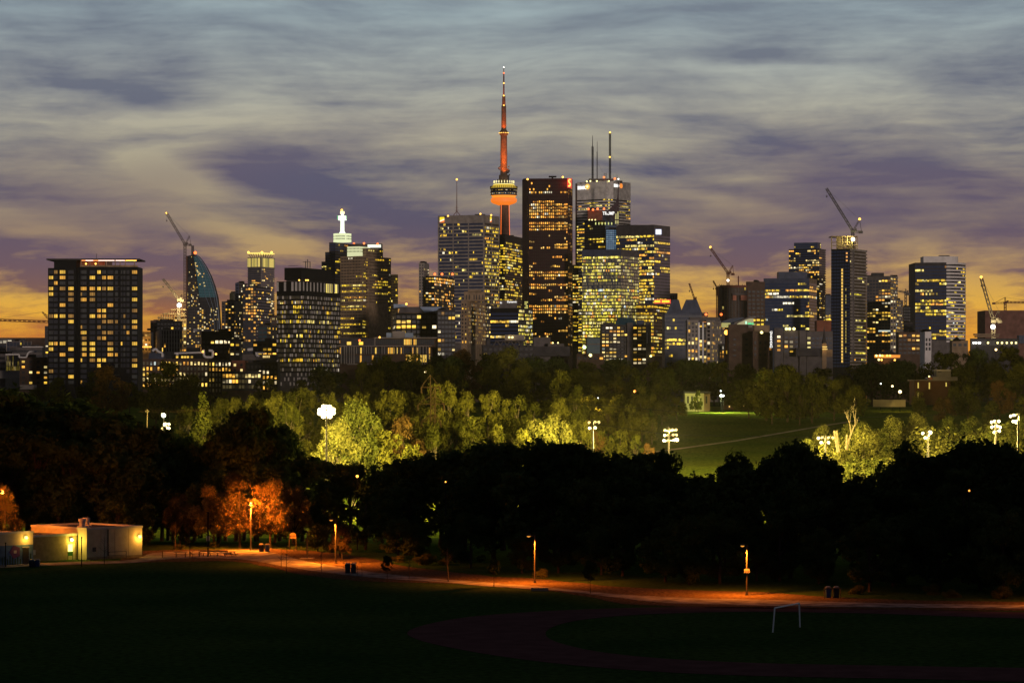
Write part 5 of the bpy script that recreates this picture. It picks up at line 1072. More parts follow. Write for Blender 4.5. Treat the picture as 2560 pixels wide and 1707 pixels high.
t2 = bldg('brick_block', 'narrow brick strip with yellow lit windows left of the plain brown block', 'brick building', 1812, 1813, 1822, 818, 1980, 2, None, ST(cs=5, ww=.5, wh=.4, base=.7, run=.1, pal='A', gap=14), fl=5.4, wall=M_brown, yb=895, roof=False); beacon(t2['root'], 1816.5, 831, 1970, glow('lens_deep_orange', (1, .42, .06), 4), 1.6, 'street_light'); point('street_light_glow', at(1816.5, 831, 1966), 700, (1, .35, .05), .5, t2['root'])
t = bldg('brick_block', 'brick block with pilasters and the white vertical lettered sign', 'brick building', 1880, 1882, 1932, 830, 1930, 3, None, ST(cs=3.0, ww=.4, wh=.5, base=.12, run=.2, pal='O', glass=G_dark, pier=M_brown, pe=1, pw=.9, gap=5), fl=3.9, wall=M_brown, yb=905, roof=False); r = t['root']
pbox(r, 'rear_gable', 1886, 1924, 813, 832, 1960, 8, M_tan); pbox(r, 'sign_blade', 1924.8, 1931.4, 826, 869, 1926, .5, M_dark); text(r, 'GERRARD', 1928, 833, 1925.4, 5.1, Ls, 0, True, 1.35); beacon(r, 1904, 831, 1925, L_yellow, .9, 'wall_lamp')
Y = 1900
t = bldg('hospital_block', 'pale purple hospital block with square lit windows below the blue glass block', 'hospital', 1934, 1936, 1958, 820, Y, 2, None, ST(cs=7.5, ww=.36, wh=.5, base=.95, run=.0, pal='A', gap=4.2, glass=G_dark), fl=2.85, wall=M_mid, yb=880, roof=False); r = t['root']
bldg('', '', '', 1958, 1959, 1998, 826, Y+4, 2, None, ST(cs=3.4, ww=.6, wh=.5, base=.55, run=.3, pal='A', gap=3, glass=G_slate), fl=2.95, wall=M_mid, yb=885, root=r, roof=False); bldg('', '', '', 1998, 1999, 2016, 826, Y+2, 2, None, None, wall=M_mid, yb=885, root=r, roof=False); bldg('', '', '', 2016, 2017, 2082, 828, Y+5, 2, None, ST(cs=2.9, ww=.7, wh=.5, base=.25, lit=[(828, 855, .4)], run=.55, pal='G', gap=3, glass=G_slate), fl=3.1, wall=M_mid, yb=885, root=r, roof=False)
pbox(r, 'podium', 1990, 2060, 870, 890, Y-8, 8, M_dark)
for x in (1966, 1974, 1985): beacon(r, x, 822, Y+3, L_yellow, .9, 'roof_lamp')
pbox(r, 'terracotta_wing', 2042, 2078, 801, 830, Y+40, 14, M_redbrick)
t = thing('church', 'small lit church steeple before the tall dark crane tower', 'church', (px_x(2061, 1750), 1750, tz(1750))); Y = 1750
m = MB(); a = at(2061, 858, Y); m.box(a.x-1.3, a.x+1.3, Y, Y+2.6, tz(Y), a.z); m.build('belfry', M_tan, t); m = MB(); m.lathe((a.x, Y+1.3), [(1.6, a.z), (1.0, a.z+2.5), (.7, px_z(840, Y)), (.05, px_z(814, Y))], 8); m.build('spire', M_dark, t); pbox(t, 'belfry_band', 2056, 2068, 866, 868, Y-.4, 3.2, glow('belfry_gold', (1, .68, .15), 1)); pbox(t, 'belfry_band', 2056, 2069, 872, 873.5, Y-.6, 3.6, glow('belfry_gold', (1, .68, .15), 1)); pbox(t, 'nave', 2054, 2081, 874, 892, Y+1, 8, M_tan)
point('belfry_light', at(2061, 870, Y-3), 300, (1, .6, .12), .3, t)
t = thing('lit_pavilion', 'round orange lit pavilion glowing among dark trees on the right', 'pavilion', (px_x(2218, 1600), 1600, tz(1600))); Y = 1600
m = MB(); c = at(2218, 893, Y); m.lathe((c.x, c.y), [(0, tz(Y)), (6.8, tz(Y)), (6.8, px_z(895, Y)), (0, px_z(895, Y))], 20); m.build('wall', M_brown, t)
m = MB(); m.lathe((c.x, c.y), [(7.0, px_z(894, Y)), (7.2, px_z(887, Y))], 24); m.build('lit_glazing', glow('pavilion_orange', (1, .33, .03), .9), t); m = MB(); m.lathe((c.x, c.y), [(7.6, px_z(887, Y)), (6.4, px_z(884.5, Y)), (3.6, px_z(881, Y)), (2.4, px_z(877, Y)), (.2, px_z(875, Y))], 24); m.build('roof', M_dark, t)
for x, y in ((2191, 889), (2200, 888.5), (2206, 889), (2218, 889), (2225, 889), (2197, 899), (2204, 899.5), (2237, 900)): beacon(t, x, y, Y-9, L_amber if x > 2202 else L_yellow, .55, 'lamp')
point('pavilion_glow', at(2210, 892, Y-12), 900, (1, .4, .05), .5, t)
# ------------------------------------------------------------------ trees
def leaf_mat(name, a, b, tr=.25):
    m = bpy.data.materials.new(name); m.use_nodes = True; t = m.node_tree; t.nodes.clear()
    g = t.nodes.new('ShaderNodeNewGeometry'); oi = t.nodes.new('ShaderNodeObjectInfo'); n = t.nodes.new('ShaderNodeTexNoise'); n.inputs['Scale'].default_value = .55; n.inputs['Detail'].default_value = 5
    t.links.new(g.outputs['Position'], n.inputs['Vector'])
    r = t.nodes.new('ShaderNodeValToRGB'); r.color_ramp.elements[0].color = (*a, 1); r.color_ramp.elements[1].color = (*b, 1); r.color_ramp.elements[0].position = .3; r.color_ramp.elements[1].position = .72
    ad = t.nodes.new('ShaderNodeMath'); ad.operation = 'MULTIPLY_ADD'; t.links.new(oi.outputs['Random'], ad.inputs[0]); ad.inputs[1].default_value = .5; 
    sb = t.nodes.new('ShaderNodeMath'); sb.operation = 'SUBTRACT'; t.links.new(n.outputs[0], sb.inputs[0]); sb.inputs[1].default_value = .25; t.links.new(sb.outputs[0], ad.inputs[2]); t.links.new(ad.outputs[0], r.inputs[0])
    d = t.nodes.new('ShaderNodeBsdfDiffuse'); tl = t.nodes.new('ShaderNodeBsdfTranslucent'); mx = t.nodes.new('ShaderNodeMixShader'); mx.inputs[0].default_value = tr; o = t.nodes.new('ShaderNodeOutputMaterial')
    t.links.new(r.outputs[0], d.inputs[0]); t.links.new(r.outputs[0], tl.inputs[0]); t.links.new(d.outputs[0], mx.inputs[1]); t.links.new(tl.outputs[0], mx.inputs[2]); t.links.new(mx.outputs[0], o.inputs[0]); return m
LF_dark = leaf_mat('leaves_dark', (.030, .048, .015), (.075, .098, .028), .12)
LF_mid = leaf_mat('leaves_green', (.040, .046, .008), (.105, .106, .018), .25)
LF_olive = leaf_mat('leaves_olive', (.045, .055, .012), (.12, .12, .03), .25)
LF_rust = leaf_mat('leaves_rust', (.07, .045, .014), (.15, .085, .03), .25)
M_bark = mat('bark', (.055, .042, .03), .95, noise_scale=3); M_palebark = mat('pale_bark', (.085, .07, .045), .9, noise_scale=3)

def crown_mesh(name, seed, kind, nleaf, leaf, m, base=.18, dens=1.0):
    """crown in a unit tree: ground at 0, top at 1; leaves gathered in clumps on many uneven lobes"""
    r = np.random.default_rng(seed); lob = []
    if kind == 'round':
        for k in range(30):
            h = r.uniform(base+.10, .88); rr = .30*math.sin(math.pi*min(1, max(.08, (h-base)/(1.03-base)))**.8)+.03; a = r.uniform(0, 6.28); q = rr*r.uniform(.35, 1.12)
            lob.append((q*math.cos(a), q*math.sin(a), h, r.uniform(.055, .125)))
        lob.append((r.uniform(-.05, .05), 0, .86, .13))
    elif kind == 'tall':
        for k in range(36):
            h = r.uniform(base+.06, .92); rr = .20*math.sin(math.pi*min(1, max(.1, (h-base)/(1.05-base)))**.7)+.03; a = r.uniform(0, 6.28); q = rr*r.uniform(.3, 1.2)
            lob.append((q*math.cos(a), q*math.sin(a), h, r.uniform(.035, .085)))
        for k in range(4): lob.append((r.uniform(-.1, .1), r.uniform(-.1, .1), r.uniform(.84, .95), .05))
    elif kind == 'spread':
        for k in range(34):
            h = r.uniform(base+.12, .84); rr = .44*math.sin(math.pi*min(1, max(.1, (h-base)/(1.0-base)))**.6); a = r.uniform(0, 6.28); q = rr*r.uniform(.3, 1)
            lob.append((q*math.cos(a), q*math.sin(a), h, r.uniform(.055, .12)))
    elif kind == 'shrub':
        for k in range(18):
            a = r.uniform(0, 6.28); q = r.uniform(0, .55); h = r.uniform(.12, .78)*(1-q*.6); lob.append((q*math.cos(a), q*math.sin(a), h, r.uniform(.12, .24)))
    elif kind == 'spruce':
        for k in range(40):
            h = base+(1-base)*k/40; w_ = .24*(1-h)+.01
            for j in range(4):
                a = r.uniform(0, 6.28); lob.append((w_*.7*math.cos(a), w_*.7*math.sin(a), h, w_*.45+.012))
    L = np.array(lob); wt = L[:, 3]**2; wt /= wt.sum(); pick = r.choice(len(L), nleaf, p=wt)
    d = r.normal(size=(nleaf, 3)); d /= np.linalg.norm(d, axis=1)[:, None]; d[:, 2] = np.where(d[:, 2] < -.5, -d[:, 2]*.6, d[:, 2])
    rad = L[pick, 3]*r.uniform(.62, 1.0, nleaf)*(1+.5*np.maximum(0, r.normal(size=nleaf)-1.1))
    # twig clumps: leaves gather round a smaller set of points
    if kind != 'spruce':
        nc = max(60, nleaf//9); cidx = r.integers(0, nc, nleaf); cd = r.normal(size=(nc, 3)); cd /= np.linalg.norm(cd, axis=1)[:, None]; cl = r.choice(len(L), nc, p=wt)
        pick = cl[cidx]; d = cd[cidx]+r.normal(size=(nleaf, 3))*.16; rad = L[pick, 3]*r.uniform(.8, 1.08, nc)[cidx]*r.uniform(.85, 1.1, nleaf)
    c = L[pick, :3]+d*rad[:, None]*np.array([1, 1, .9]); c[:, 2] = np.maximum(c[:, 2], .02)
    if kind == 'tall': up = np.array([0, 0, .9])
    else: up = np.array([0, 0, .25])
    nrm = d+r.normal(size=(nleaf, 3))*.55; nrm /= np.linalg.norm(nrm, axis=1)[:, None]
    t1 = np.cross(nrm, r.normal(size=(nleaf, 3))); t1 /= np.linalg.norm(t1, axis=1)[:, None]; t2 = np.cross(nrm, t1)
    s = leaf*r.uniform(.6, 1.4, nleaf)[:, None]; bend = nrm*s*.25
    v = np.stack([c-t1*s, c-t2*s*.55+bend, c+t1*s, c+t2*s*.55+bend], 1).reshape(-1, 3)
    me = bpy.data.meshes.new(name); n = nleaf; me.vertices.add(n*4); me.vertices.foreach_set('co', v.ravel())
    me.loops.add(n*4); me.loops.foreach_set('vertex_index', np.arange(n*4)); me.polygons.add(n); me.polygons.foreach_set('loop_start', np.arange(n)*4)
    me.materials.append(m); me.update(calc_edges=True); return me, L
def trunk_mesh(name, L, m, r0=.022, top=.7):
    q = MB(); rr = random.Random(len(L)); pts = [Vector((0, 0, -.03))]
    for k in range(1, 6): pts.append(Vector((rr.uniform(-.012, .012), rr.uniform(-.012, .012), top*k/5)))
    for k in range(5): q.tube(pts[k], pts[k+1], r0*(1-.16*k), r0*(1-.16*(k+1)), 6)
    for l in list(L)[::2][:12]:
        h = max(.12, l[2]*.55); a = pts[min(4, int(h/top*5))]; a = Vector((a.x, a.y, h)); q.tube(a, Vector(l[:3]), r0*.42, r0*.12, 4)
    return q.mesh(name, m)
M_bark_lit = mat('bark_lit', (.12, .10, .07), .95, noise_scale=3)  # bark lightened in colour for the floodlit trees
PROTO = {}
def proto(key, kind, seed, nleaf, leaf, m, base, bark=None, r0=.022):
    c, L = crown_mesh('crown', seed, kind, nleaf, leaf, m, base); PROTO[key] = (c, trunk_mesh('trunk', L, bark or M_bark, r0, .45 if kind == 'shrub' else .72))
for i in range(4): proto(('dark', i), ('round', 'spread', 'round', 'tall')[i], 100+i, 6500, .020, LF_dark, .06)
for i in range(3): proto(('fine', i), ('round', 'spread', 'round')[i], 200+i, 15000, .014, LF_dark, .05)
for i in range(3): proto(('lit', i), 'tall', 300+i, 13000, .0125, LF_mid, .08, M_bark_lit)
for i in range(3): proto(('olive', i), ('round', 'spread', 'round')[i], 400+i, 13000, .0135, LF_olive, .10, M_bark_lit)
for i in range(4): proto(('mid', i), ('round', 'spread', 'round', 'tall')[i], 500+i, 7500, .018, LF_mid, .10)
for i in range(2): proto(('rust', i), ('round', 'spread')[i], 600+i, 9000, .016, LF_rust, .10)
for i in range(3): proto(('bush', i), 'shrub', 700+i, 9000, .022, LF_olive, 0, M_palebark, .02)
LF_lamplit = leaf_mat('leaves_lamplit', (.07, .055, .02), (.24, .17, .06), .3)  # leaf colour brightened to stand in for the park lamps' light
for i in range(2): proto(('lamp', i), 'spread', 800+i, 20000, .0105, LF_lamplit, .13)
proto(('spruce', 0), 'spruce', 900, 9000, .014, LF_mid, .03)
TREES = []
def tree(key, px, pytop, Y, wpx=None, look='dark leafy tree', band='', gz=None, name='broadleaf_tree', wr=1.0, label=None, cat='tree'):
    gz = tz(Y) if gz is None else gz; h = px_z(pytop, Y)-gz
    if h < 1: return None
    o = bpy.data.objects.new(name, None); COL.objects.link(o); o.location = (px_x(px, Y), Y, gz-.1); o.rotation_euler = (0, 0, rnd.uniform(0, 6.28))
    s = h*wr if wpx is None else wpx/F*Y/.72
    o.scale = (s, s, h*1.02); o['category'] = cat; o.empty_display_size = .1
    for nm, me in zip(('crown', 'trunk'), PROTO[key]):
        c = bpy.data.objects.new(nm, me); COL.objects.link(c); c.parent = o
    if label: o['label'] = label
    else: TREES.append((o, px, band, look))
    return o
def interp(tab, x):
    for (a, ya), (b, yb) in zip(tab, tab[1:]):
        if a <= x <= b: return ya+(yb-ya)*(x-a)/(b-a)
    return tab[0][1] if x < tab[0][0] else tab[-1][1]
def row(keys, x0, x1, step, top, Yf, band, look, jit=12, wr=(.8, 1.15), name='broadleaf_tree', skip=()):
    x = x0
    while x < x1:
        X = x+rnd.uniform(-.3, .3)*step
        if not any(a <= X <= b for a, b in skip):
            tree(rnd.choice(keys), X, interp(top, X)+rnd.uniform(0, jit), Yf(X)+rnd.uniform(-6, 6), None, look, band, name=name, wr=rnd.uniform(*wr))
        x += step*rnd.uniform(.8, 1.2)
# the near wood: black against the floodlit valley behind it
edge = [(-200, 434), (0, 428), (340, 424), (700, 420), (1000, 392), (1340, 364), (1700, 345), (1900, 342), (2200, 332), (2560, 326), (3150, 312)]
rim = [(-100, 958), (0, 962), (150, 985), (240, 1004), (300, 1038), (350, 1050), (400, 1090), (430, 1160), (500, 1170), (540, 1110), (720, 1100), (770, 1150), (850, 1150), (930, 1152), (1000, 1142), (1100, 1118), (1180, 1098), (1250, 1088), (1310, 1092), (1400, 1100),
       (1500, 1106), (1560, 1112), (1600, 1140), (1630, 1172), (1700, 1178), (1780, 1178), (1830, 1155), (1900, 1168), (1960, 1140), (2000, 1122), (2070, 1150), (2110, 1176), (2160, 1180), (2210, 1160), (2250, 1122), (2310, 1140), (2370, 1140), (2420, 1096), (2500, 1098), (2560, 1092), (2700, 1090), (3150, 1080)]
DK = [('dark', i) for i in range(4)]
row(DK, -160, 2780, 66, rim, lambda x: interp(edge, x)+52, 'near', 'black leafy tree', 8, (1.0, 1.3))
row(DK, -150, 2760, 84, [(a, b+55 if a > 400 else b+70) for a, b in rim], lambda x: interp(edge, x)+32, 'front', 'dark leafy tree', 50, (1.0, 1.35))
low = [(-100, 1180), (400, 1240), (480, 1290), (760, 1300), (900, 1250), (1300, 1270), (1600, 1280), (2100, 1260), (2700, 1230)]
row([('fine', i) for i in range(3)], -140, 2760, 88, low, lambda x: interp(edge, x)+14, 'verge', 'dark bushy tree', 60, (.95, 1.35), skip=((500, 740), (-40, 60)))
row([('bush', i) for i in range(3)], 380, 2640, 66, [(0, 1340), (600, 1335), (1000, 1370), (1340, 1410), (1700, 1440), (2600, 1455)], lambda x: interp(edge, x)+8, 'thicket', 'low dark shrub', 26, (1.2, 2.2), 'shrub', skip=((560, 760),))
for px, py, Y, k in ((640, 1012, 470, 0), (565, 1050, 474, 2), (700, 1040, 476, 1), (470, 1085, 480, 2), (420, 1075, 486, 0), (610, 1040, 480, 3), (1660, 1122, 420, 0), (1840, 1128, 400, 2), (1990, 1098, 392, 0), (1610, 1132, 424, 3), (2440, 1086, 380, 1), (2270, 1100, 380, 2), (2065, 1140, 398, 2)):
    tree(('dark', k), px, py, Y, None, 'black leafy tree', 'near', wr=.8)
# the floodlit trees across the valley
lt = [(430, 1015), (480, 985), (560, 985), (620, 985), (700, 965), (760, 960), (840, 985), (940, 975), (1000, 965), (1050, 962), (1100, 952), (1160, 950), (1200, 965), (1260, 975), (1320, 978), (1380, 985), (1450, 1010), (1560, 1055), (1620, 1060)]
row([('lit', i) for i in range(3)], 440, 1470, 38, lt, lambda x: 706, 'lit', 'tall floodlit poplar', 26, (.75, 1.0), 'poplar_tree')
row([('lit', 0), ('lit', 1), ('lit', 2), ('olive', 2)], 480, 1440, 44, [(a, b+62) for a, b in lt], lambda x: 672, 'litfront', 'floodlit olive tree', 40, (.7, .95), skip=((780, 850),))
for px, py, Y, k, wr in ((885, 1003, 640, ('olive', 0), .85), (850, 1050, 634, ('olive', 2), .8), (905, 1085, 636, ('olive', 1), .9), (1010, 1040, 650, ('rust', 0), .8), (1340, 1052, 640, ('olive', 2), .9), (1385, 1040, 650, ('olive', 0), .8), (1310, 1070, 636, ('lit', 1), .8), (1030, 1110, 612, ('lit', 0), .7), (680, 985, 690, ('lit', 1), .9), (720, 1000, 668, ('lit', 2), .8),
                           (1400, 925, 760, ('lit', 0), .7), (1440, 960, 740, ('lit', 1), .7), (960, 1070, 640, ('mid', 0), .8), (1090, 1050, 650, ('lit', 2), .7), (1180, 1040, 652, ('lit', 0), .75), (1250, 1060, 640, ('lit', 1), .7)):
    tree(k, px, py, Y, None, 'bright floodlit tree', 'litspot', wr=wr)
row([('mid', i) for i in range(4)], 1430, 1630, 40, [(1430, 960), (1500, 985), (1560, 1000), (1640, 1030)], lambda x: 800, 'slopeback', 'dim tree left of the lit slope', 24, (.8, 1.1))
row([('mid', i) for i in range(4)]+[('rust', 0)], 1440, 1640, 34, [(1430, 1020), (1500, 1050), (1560, 1065), (1600, 1090), (1660, 1140)], lambda x: 690, 'slopeside', 'dim brownish tree', 30, (.7, 1))
# big trees behind, up the far bank
row([('mid', i) for i in range(4)], 170, 1500, 84, [(170, 930), (230, 922), (300, 935), (420, 935), (500, 955), (560, 985), (640, 975), (700, 955), (760, 935), (820, 925), (900, 918), (1000, 905), (1100, 900), (1200, 905), (1300, 915), (1400, 905), (1500, 905)], lambda x: 900+rnd.uniform(-40, 40), 'bank', 'dim tree on the far bank', 16, (.8, 1.1))
for px, py, Y, k, wr in ((270, 912, 860, ('rust', 0), .95), (420, 893, 880, ('mid', 1), .9), (390, 930, 850, ('mid', 0), .9), (470, 935, 850, ('mid', 2), .9), (1270, 868, 950, ('olive', 0), .95), (1225, 905, 930, ('olive', 2), .8), (1310, 900, 930, ('olive', 1), .7), (1030, 880, 1000, ('mid', 0), 1.0), (960, 888, 990, ('mid', 2), 1.0), (1160, 872, 1010, ('rust', 0), 1.0), (1130, 890, 1000, ('dark', 0), 1), (905, 905, 960, ('mid', 3), .8)):
    tree(k, px, py, Y, None, 'broad tree on the far bank', 'bigbank', wr=wr)
row([('mid', i) for i in range(4)]+[('dark', 0), ('dark', 2)], -130, 2760, 76, [(-60, 968), (0, 965), (100, 968), (160, 975), (330, 965), (480, 975), (600, 965), (690, 935), (800, 912), (860, 925), (960, 905), (1100, 885), (1200, 880), (1350, 885), (1440, 890), (1560, 892), (1700, 905), (1800, 900), (1900, 908), (2000, 905), (2100, 912), (2180, 905), (2260, 893), (2330, 868), (2400, 868), (2480, 866), (2640, 868)], lambda x: 1060+rnd.uniform(-40, 40), 'plateau', 'dark tree', 6, (.95, 1.35))
row([('mid', 0), ('mid', 1), ('mid', 2)], 1480, 2760, 84, [(1480, 915), (1560, 905), (1620, 905), (1680, 925), (1760, 945), (1850, 945), (1900, 925), (1960, 910), (2050, 925), (2120, 945), (2200, 960), (2280, 930), (2340, 925), (2400, 905), (2500, 900), (2620, 905)], lambda x: 965+rnd.uniform(-20, 20), 'hilltop', 'dim green tree along the hilltop', 20, (.9, 1.2), skip=((1700, 1775), (2170, 2270)))
for px, py, Y, k, wr in ((1590, 935, 925, ('mid', 0), 1), (1660, 920, 940, ('mid', 2), 1), (1530, 945, 900, ('mid', 1), 1), (1745, 975, 915, ('mid', 3), .7), (1840, 942, 940, ('mid', 1), 1), (1905, 925, 925, ('mid', 0), 1), (1960, 915, 915, ('mid', 2), 1.05), (2040, 950, 905, ('mid', 0), 1.0), (2110, 945, 915, ('mid', 2), 1), (2420, 960, 870, ('mid', 0), 1), (2360, 985, 850, ('rust', 1), 1), (2500, 950, 880, ('rust', 0), 1), (2480, 1000, 830, ('mid', 2), .9), (2560, 985, 840, ('mid', 1), 1), (2300, 1000, 850, ('mid', 2), .9)):
    tree(k, px, py, Y, None, 'round dim tree on the hill', 'hill', wr=wr)
for px, py in ((1712, 896), (1748, 900), (1785, 903)): tree(('dark', 0 if px != 1748 else 2), px, py, 1050, None, 'dark tree', 'plateau', wr=1.15)
for px, py in ((2180, 906), (2205, 909), (2235, 908), (2262, 900)): tree(('dark', 0), px, py, 1090, None, 'dark tree', 'plateau', wr=1.1)
# floodlit scrub on the right
sc = [(1990, 1120), (2030, 1092), (2080, 1082), (2140, 1070), (2200, 1055), (2270, 1045), (2320, 1048), (2400, 1055), (2470, 1042), (2560, 1050)]
row([('bush', i) for i in range(3)]+[('olive', 0), ('olive', 1), ('rust', 1)], 2000, 2760, 44, sc, lambda x: 640+rnd.uniform(-8, 8), 'scrub', 'floodlit yellow scrub tree', 20, (.8, 1.2))
row([('bush', i) for i in range(3)], 2080, 2420, 44, [(2080, 1140), (2200, 1120), (2300, 1120), (2420, 1120)], lambda x: 606, 'scrubfront', 'floodlit low scrub', 24, (1.2, 1.9), 'shrub')
row([('olive', i) for i in range(3)], 2050, 2760, 66, [(2050, 1062), (2150, 1045), (2300, 1030), (2450, 1022), (2600, 1020)], lambda x: 690, 'scrubback', 'half lit tree behind the scrub', 20, (.8, 1.1))
tree(('spruce', 0), 508, 980, 655, None, label='small pointed spruce standing alone above the left floodlit trees', wr=1.0, name='spruce_tree')
# trees by the park lamps
for px, py, Y, wp, k, lb in ((600, 1172, 434.2, 128, 0, 'broad tree glowing orange directly behind the glowing park lamp'), (675, 1180, 434.4, 118, 1, 'tree glowing orange just right of the glowing park lamp'), (535, 1205, 437, 100, 0, 'orange tinged tree left of the glowing park lamp'), (735, 1200, 439, 90, 1, 'dim tree at the right end of the orange lit trees'), (450, 1225, 441, 90, 1, 'dim tree above the picnic tables with a few orange lit leaves'),
                        (14, 1205, 411, 84, 0, 'orange lit tree by the lamp at the left edge'), (855, 1300, 404, 48, 1, 'small orange lit tree behind the double waste bins')):
    tree(('lamp', k), px, py, Y, wp, label=lb)
for px, py, Y, k in ((1575, 1008, 770, 0), (1605, 1022, 782, 1), (1630, 1042, 772, 3), (1655, 1000, 850, 2), (1692, 988, 872, 1), (1600, 962, 860, 0), (1548, 985, 800, 2), (1520, 1000, 780, 1), (1640, 958, 885, 3), (1475, 985, 800, 0), (1500, 955, 850, 1)):
    tree(('mid', k), px, py, Y, None, 'dim tree left of the lit slope', 'slopeback', wr=1.0)
for px, py, Y, k in ((1872, 940, 880, 1), (1915, 918, 868, 0), (1968, 912, 862, 2), (2030, 930, 858, 0), (2085, 940, 868, 1), (2140, 962, 868, 2), (2000, 960, 848, 3), (1930, 965, 852, 1)):
    tree(('mid', k), px, py, Y, None, 'round dim tree on the hill', 'hill', wr=1.0)
for px, py, k in ((2296, 975, 0), (2385, 965, 2), (2350, 990, 1)): tree(('mid', k), px, py, 925, None, 'round dim tree on the hill', 'hill', wr=.8)
tree(('mid', 1), 1738, 988, 922, None, label='small dark tree standing in front of the lit cream house wall', wr=.8)
# labels: what it is, where it stands, and which one in its row
MARKS = [(-999, -40, 'beyond the left edge'), (-40, 90, 'below the crane boom at the left edge'), (90, 350, 'below the black apartment tower'), (350, 470, 'below the small pale left crane'), (470, 590, 'below the curved tower'), (590, 690, 'below the crowned tower'), (690, 800, 'below the patterned tower'), (800, 920, 'below the white spire'), (920, 1070, 'below the pale topped condominium'),
         (1070, 1215, 'below the tower with yellow emblems'), (1215, 1310, 'below the orange observation tower'), (1310, 1440, 'below the red granite tower'), (1440, 1560, 'below the tower with three masts'), (1560, 1680, 'below the purple glass tower'), (1680, 1800, 'below the twin gables'), (1800, 1910, 'below the middle crane'), (1910, 2060, 'below the wide blue block'), (2060, 2170, 'below the tallest right crane'), (2170, 2290, 'below the orange pavilion'), (2290, 2430, 'below the rounded white banded tower'), (2430, 2610, 'below the brown box at the right edge'), (2610, 9999, 'beyond the right edge')]
BAND = {'near': 'cresting the near wood', 'front': 'inside the near wood', 'verge': 'at the wood edge', 'thicket': 'edging the near wood', 'lit': 'in the back lit row', 'litfront': 'in the front lit row', 'litspot': 'among the lit trees', 'slopeside': 'beside the lit slope', 'slopeback': '', 'bank': 'row behind', 'bigbank': 'standing out', 'plateau': 'in the last row', 'hilltop': '', 'hill': '', 'scrub': 'middle row', 'scrubfront': 'front row', 'scrubback': ''}
ORD = ['first', 'second', 'third', 'fourth', 'fifth', 'sixth', 'seventh', 'eighth', 'ninth', 'tenth', 'eleventh', 'twelfth', 'thirteenth', 'fourteenth', 'fifteenth', 'sixteenth', 'seventeenth', 'eighteenth', 'nineteenth', 'twentieth']
cell = {}
for o, px, band, look in TREES:
    mk = next(m_ for a, b, m_ in MARKS if a <= px < b); cell.setdefault((look, BAND[band], mk), []).append((px, o))
for (look, bd, mk), v in cell.items():
    v.sort(key=lambda q: q[0])
    for i, (px, o) in enumerate(v):
        s = f"{look} {bd} {mk}".replace('  ', ' ')
        o['label'] = s if len(v) == 1 else f"{ORD[i]} {s}"; o['group'] = look+'s '+(bd or mk if False else bd) if bd else look+'s'
# bare dead trees and pale stumps in the scrub
def dead(label, segs, Y, name='dead_tree'):
    t = thing(name, label, 'dead tree', (px_x(segs[0][0], Y), Y, px_z(segs[0][1], Y))); q = MB()
    for a, b, c, d, r1, r2 in segs: q.tube(at(a, b, Y), at(c, d, Y), r1, r2, 6)
    q.build('trunk', M_palebark, t); return t
SG = [(2117, 1124, 2121, 1102, .21, .18), (2121, 1102, 2128, 1084, .18, .15), (2128, 1084, 2124, 1058, .13, .09), (2124, 1058, 2117, 1042, .08, .05), (2117, 1042, 2110, 1024, .05, .015), (2128, 1084, 2137, 1060, .13, .09), (2137, 1060, 2140, 1020, .07, .015), (2137, 1052, 2131, 1016, .05, .015), (2124, 1058, 2128, 1028, .05, .015), (2137, 1066, 2147, 1044, .05, .015)]
for k in range(26):
    a = rnd.choice(SG[2:]); f = rnd.uniform(.3, .95); x, y = a[0]+(a[2]-a[0])*f, a[1]+(a[3]-a[1])*f; SG.append((x, y, x+rnd.uniform(-8, 8), y-rnd.uniform(5, 15), .022, .008))
dead('pale forked dead tree sticking up above the floodlit scrub', SG, 598)
dead('pair of bare pale stumps left of the forked dead tree', [(2094, 1130, 2085, 1076, .24, .20), (2097, 1130, 2091, 1076, .24, .20)], 596, 'tree_stump'); dead('short bare pale stump just left of the forked dead tree', [(2115, 1122, 2117, 1086, .22, .19)], 597, 'tree_stump')
# ------------------------------------------------------------------ lights in the valley
LC = (1.0, .73, .20)
M_pole = mat('lamp_pole_steel', (.06, .055, .05), .5)
M_wood = mat('weathered_wood', (.10, .075, .05), .9)
L_flood = glow('floodlight_lens', (1, .82, .38), 9.0); L_soft = glow('floodlight_lens_turned', (1, .72, .22), 2.2)
def flood(label, px, ptop, pbot, Y, heads, power, dy=6, e_r=1.1):
    t = thing('floodlight_pole', label, 'floodlight', (px_x(px, Y), Y, px_z(pbot, Y)), 'floodlight poles of the valley playing fields')
    q = MB(); q.tube((px_x(px, Y), Y, tz(Y)-1), at(px, ptop, Y), .28, .16, 8); q.build('pole', M_pole, t)
    rows_ = sorted(set(y for x, y, s in heads))
    for y in rows_:
        xs_ = [x for x, yy, s in heads if yy == y]+[px]; q = MB(); q.tube(at(min(xs_), y+1.5, Y), at(max(xs_), y+1.5, Y), .09, k=4); q.build('crossarm', M_pole, t)
    for x, y, s in heads:
        p = at(x, y, Y); q = MB(); ra = (.33 if s < 2 else (.46 if s < 3 else .56)); ax = Vector((rnd.uniform(-.25, .25), -1, -.35)).normalized()
        n = 12; uu = ax.cross(Vector((0, 0, 1))).normalized(); vv = ax.cross(uu)
        ringp = lambda c, r_: [c+uu*r_*math.cos(2*math.pi*k/n)+vv*r_*math.sin(2*math.pi*k/n) for k in range(n)]
        q.hexa(ringp(p-ax*.45, ra*.35), ringp(p, ra), 0); h = q.build('lamp_head', M_pole, t)
        q = MB(); q.hexa(ringp(p+ax*.01, ra*.86), ringp(p+ax*.06, ra*.80), 0); q.build('lens', L_flood if s >= 1 else L_soft, h)
    if power: point('floodlight_beam', at(px, sum(rows_)/len(rows_), Y+1.2), power, LC, .8, t)
    return t
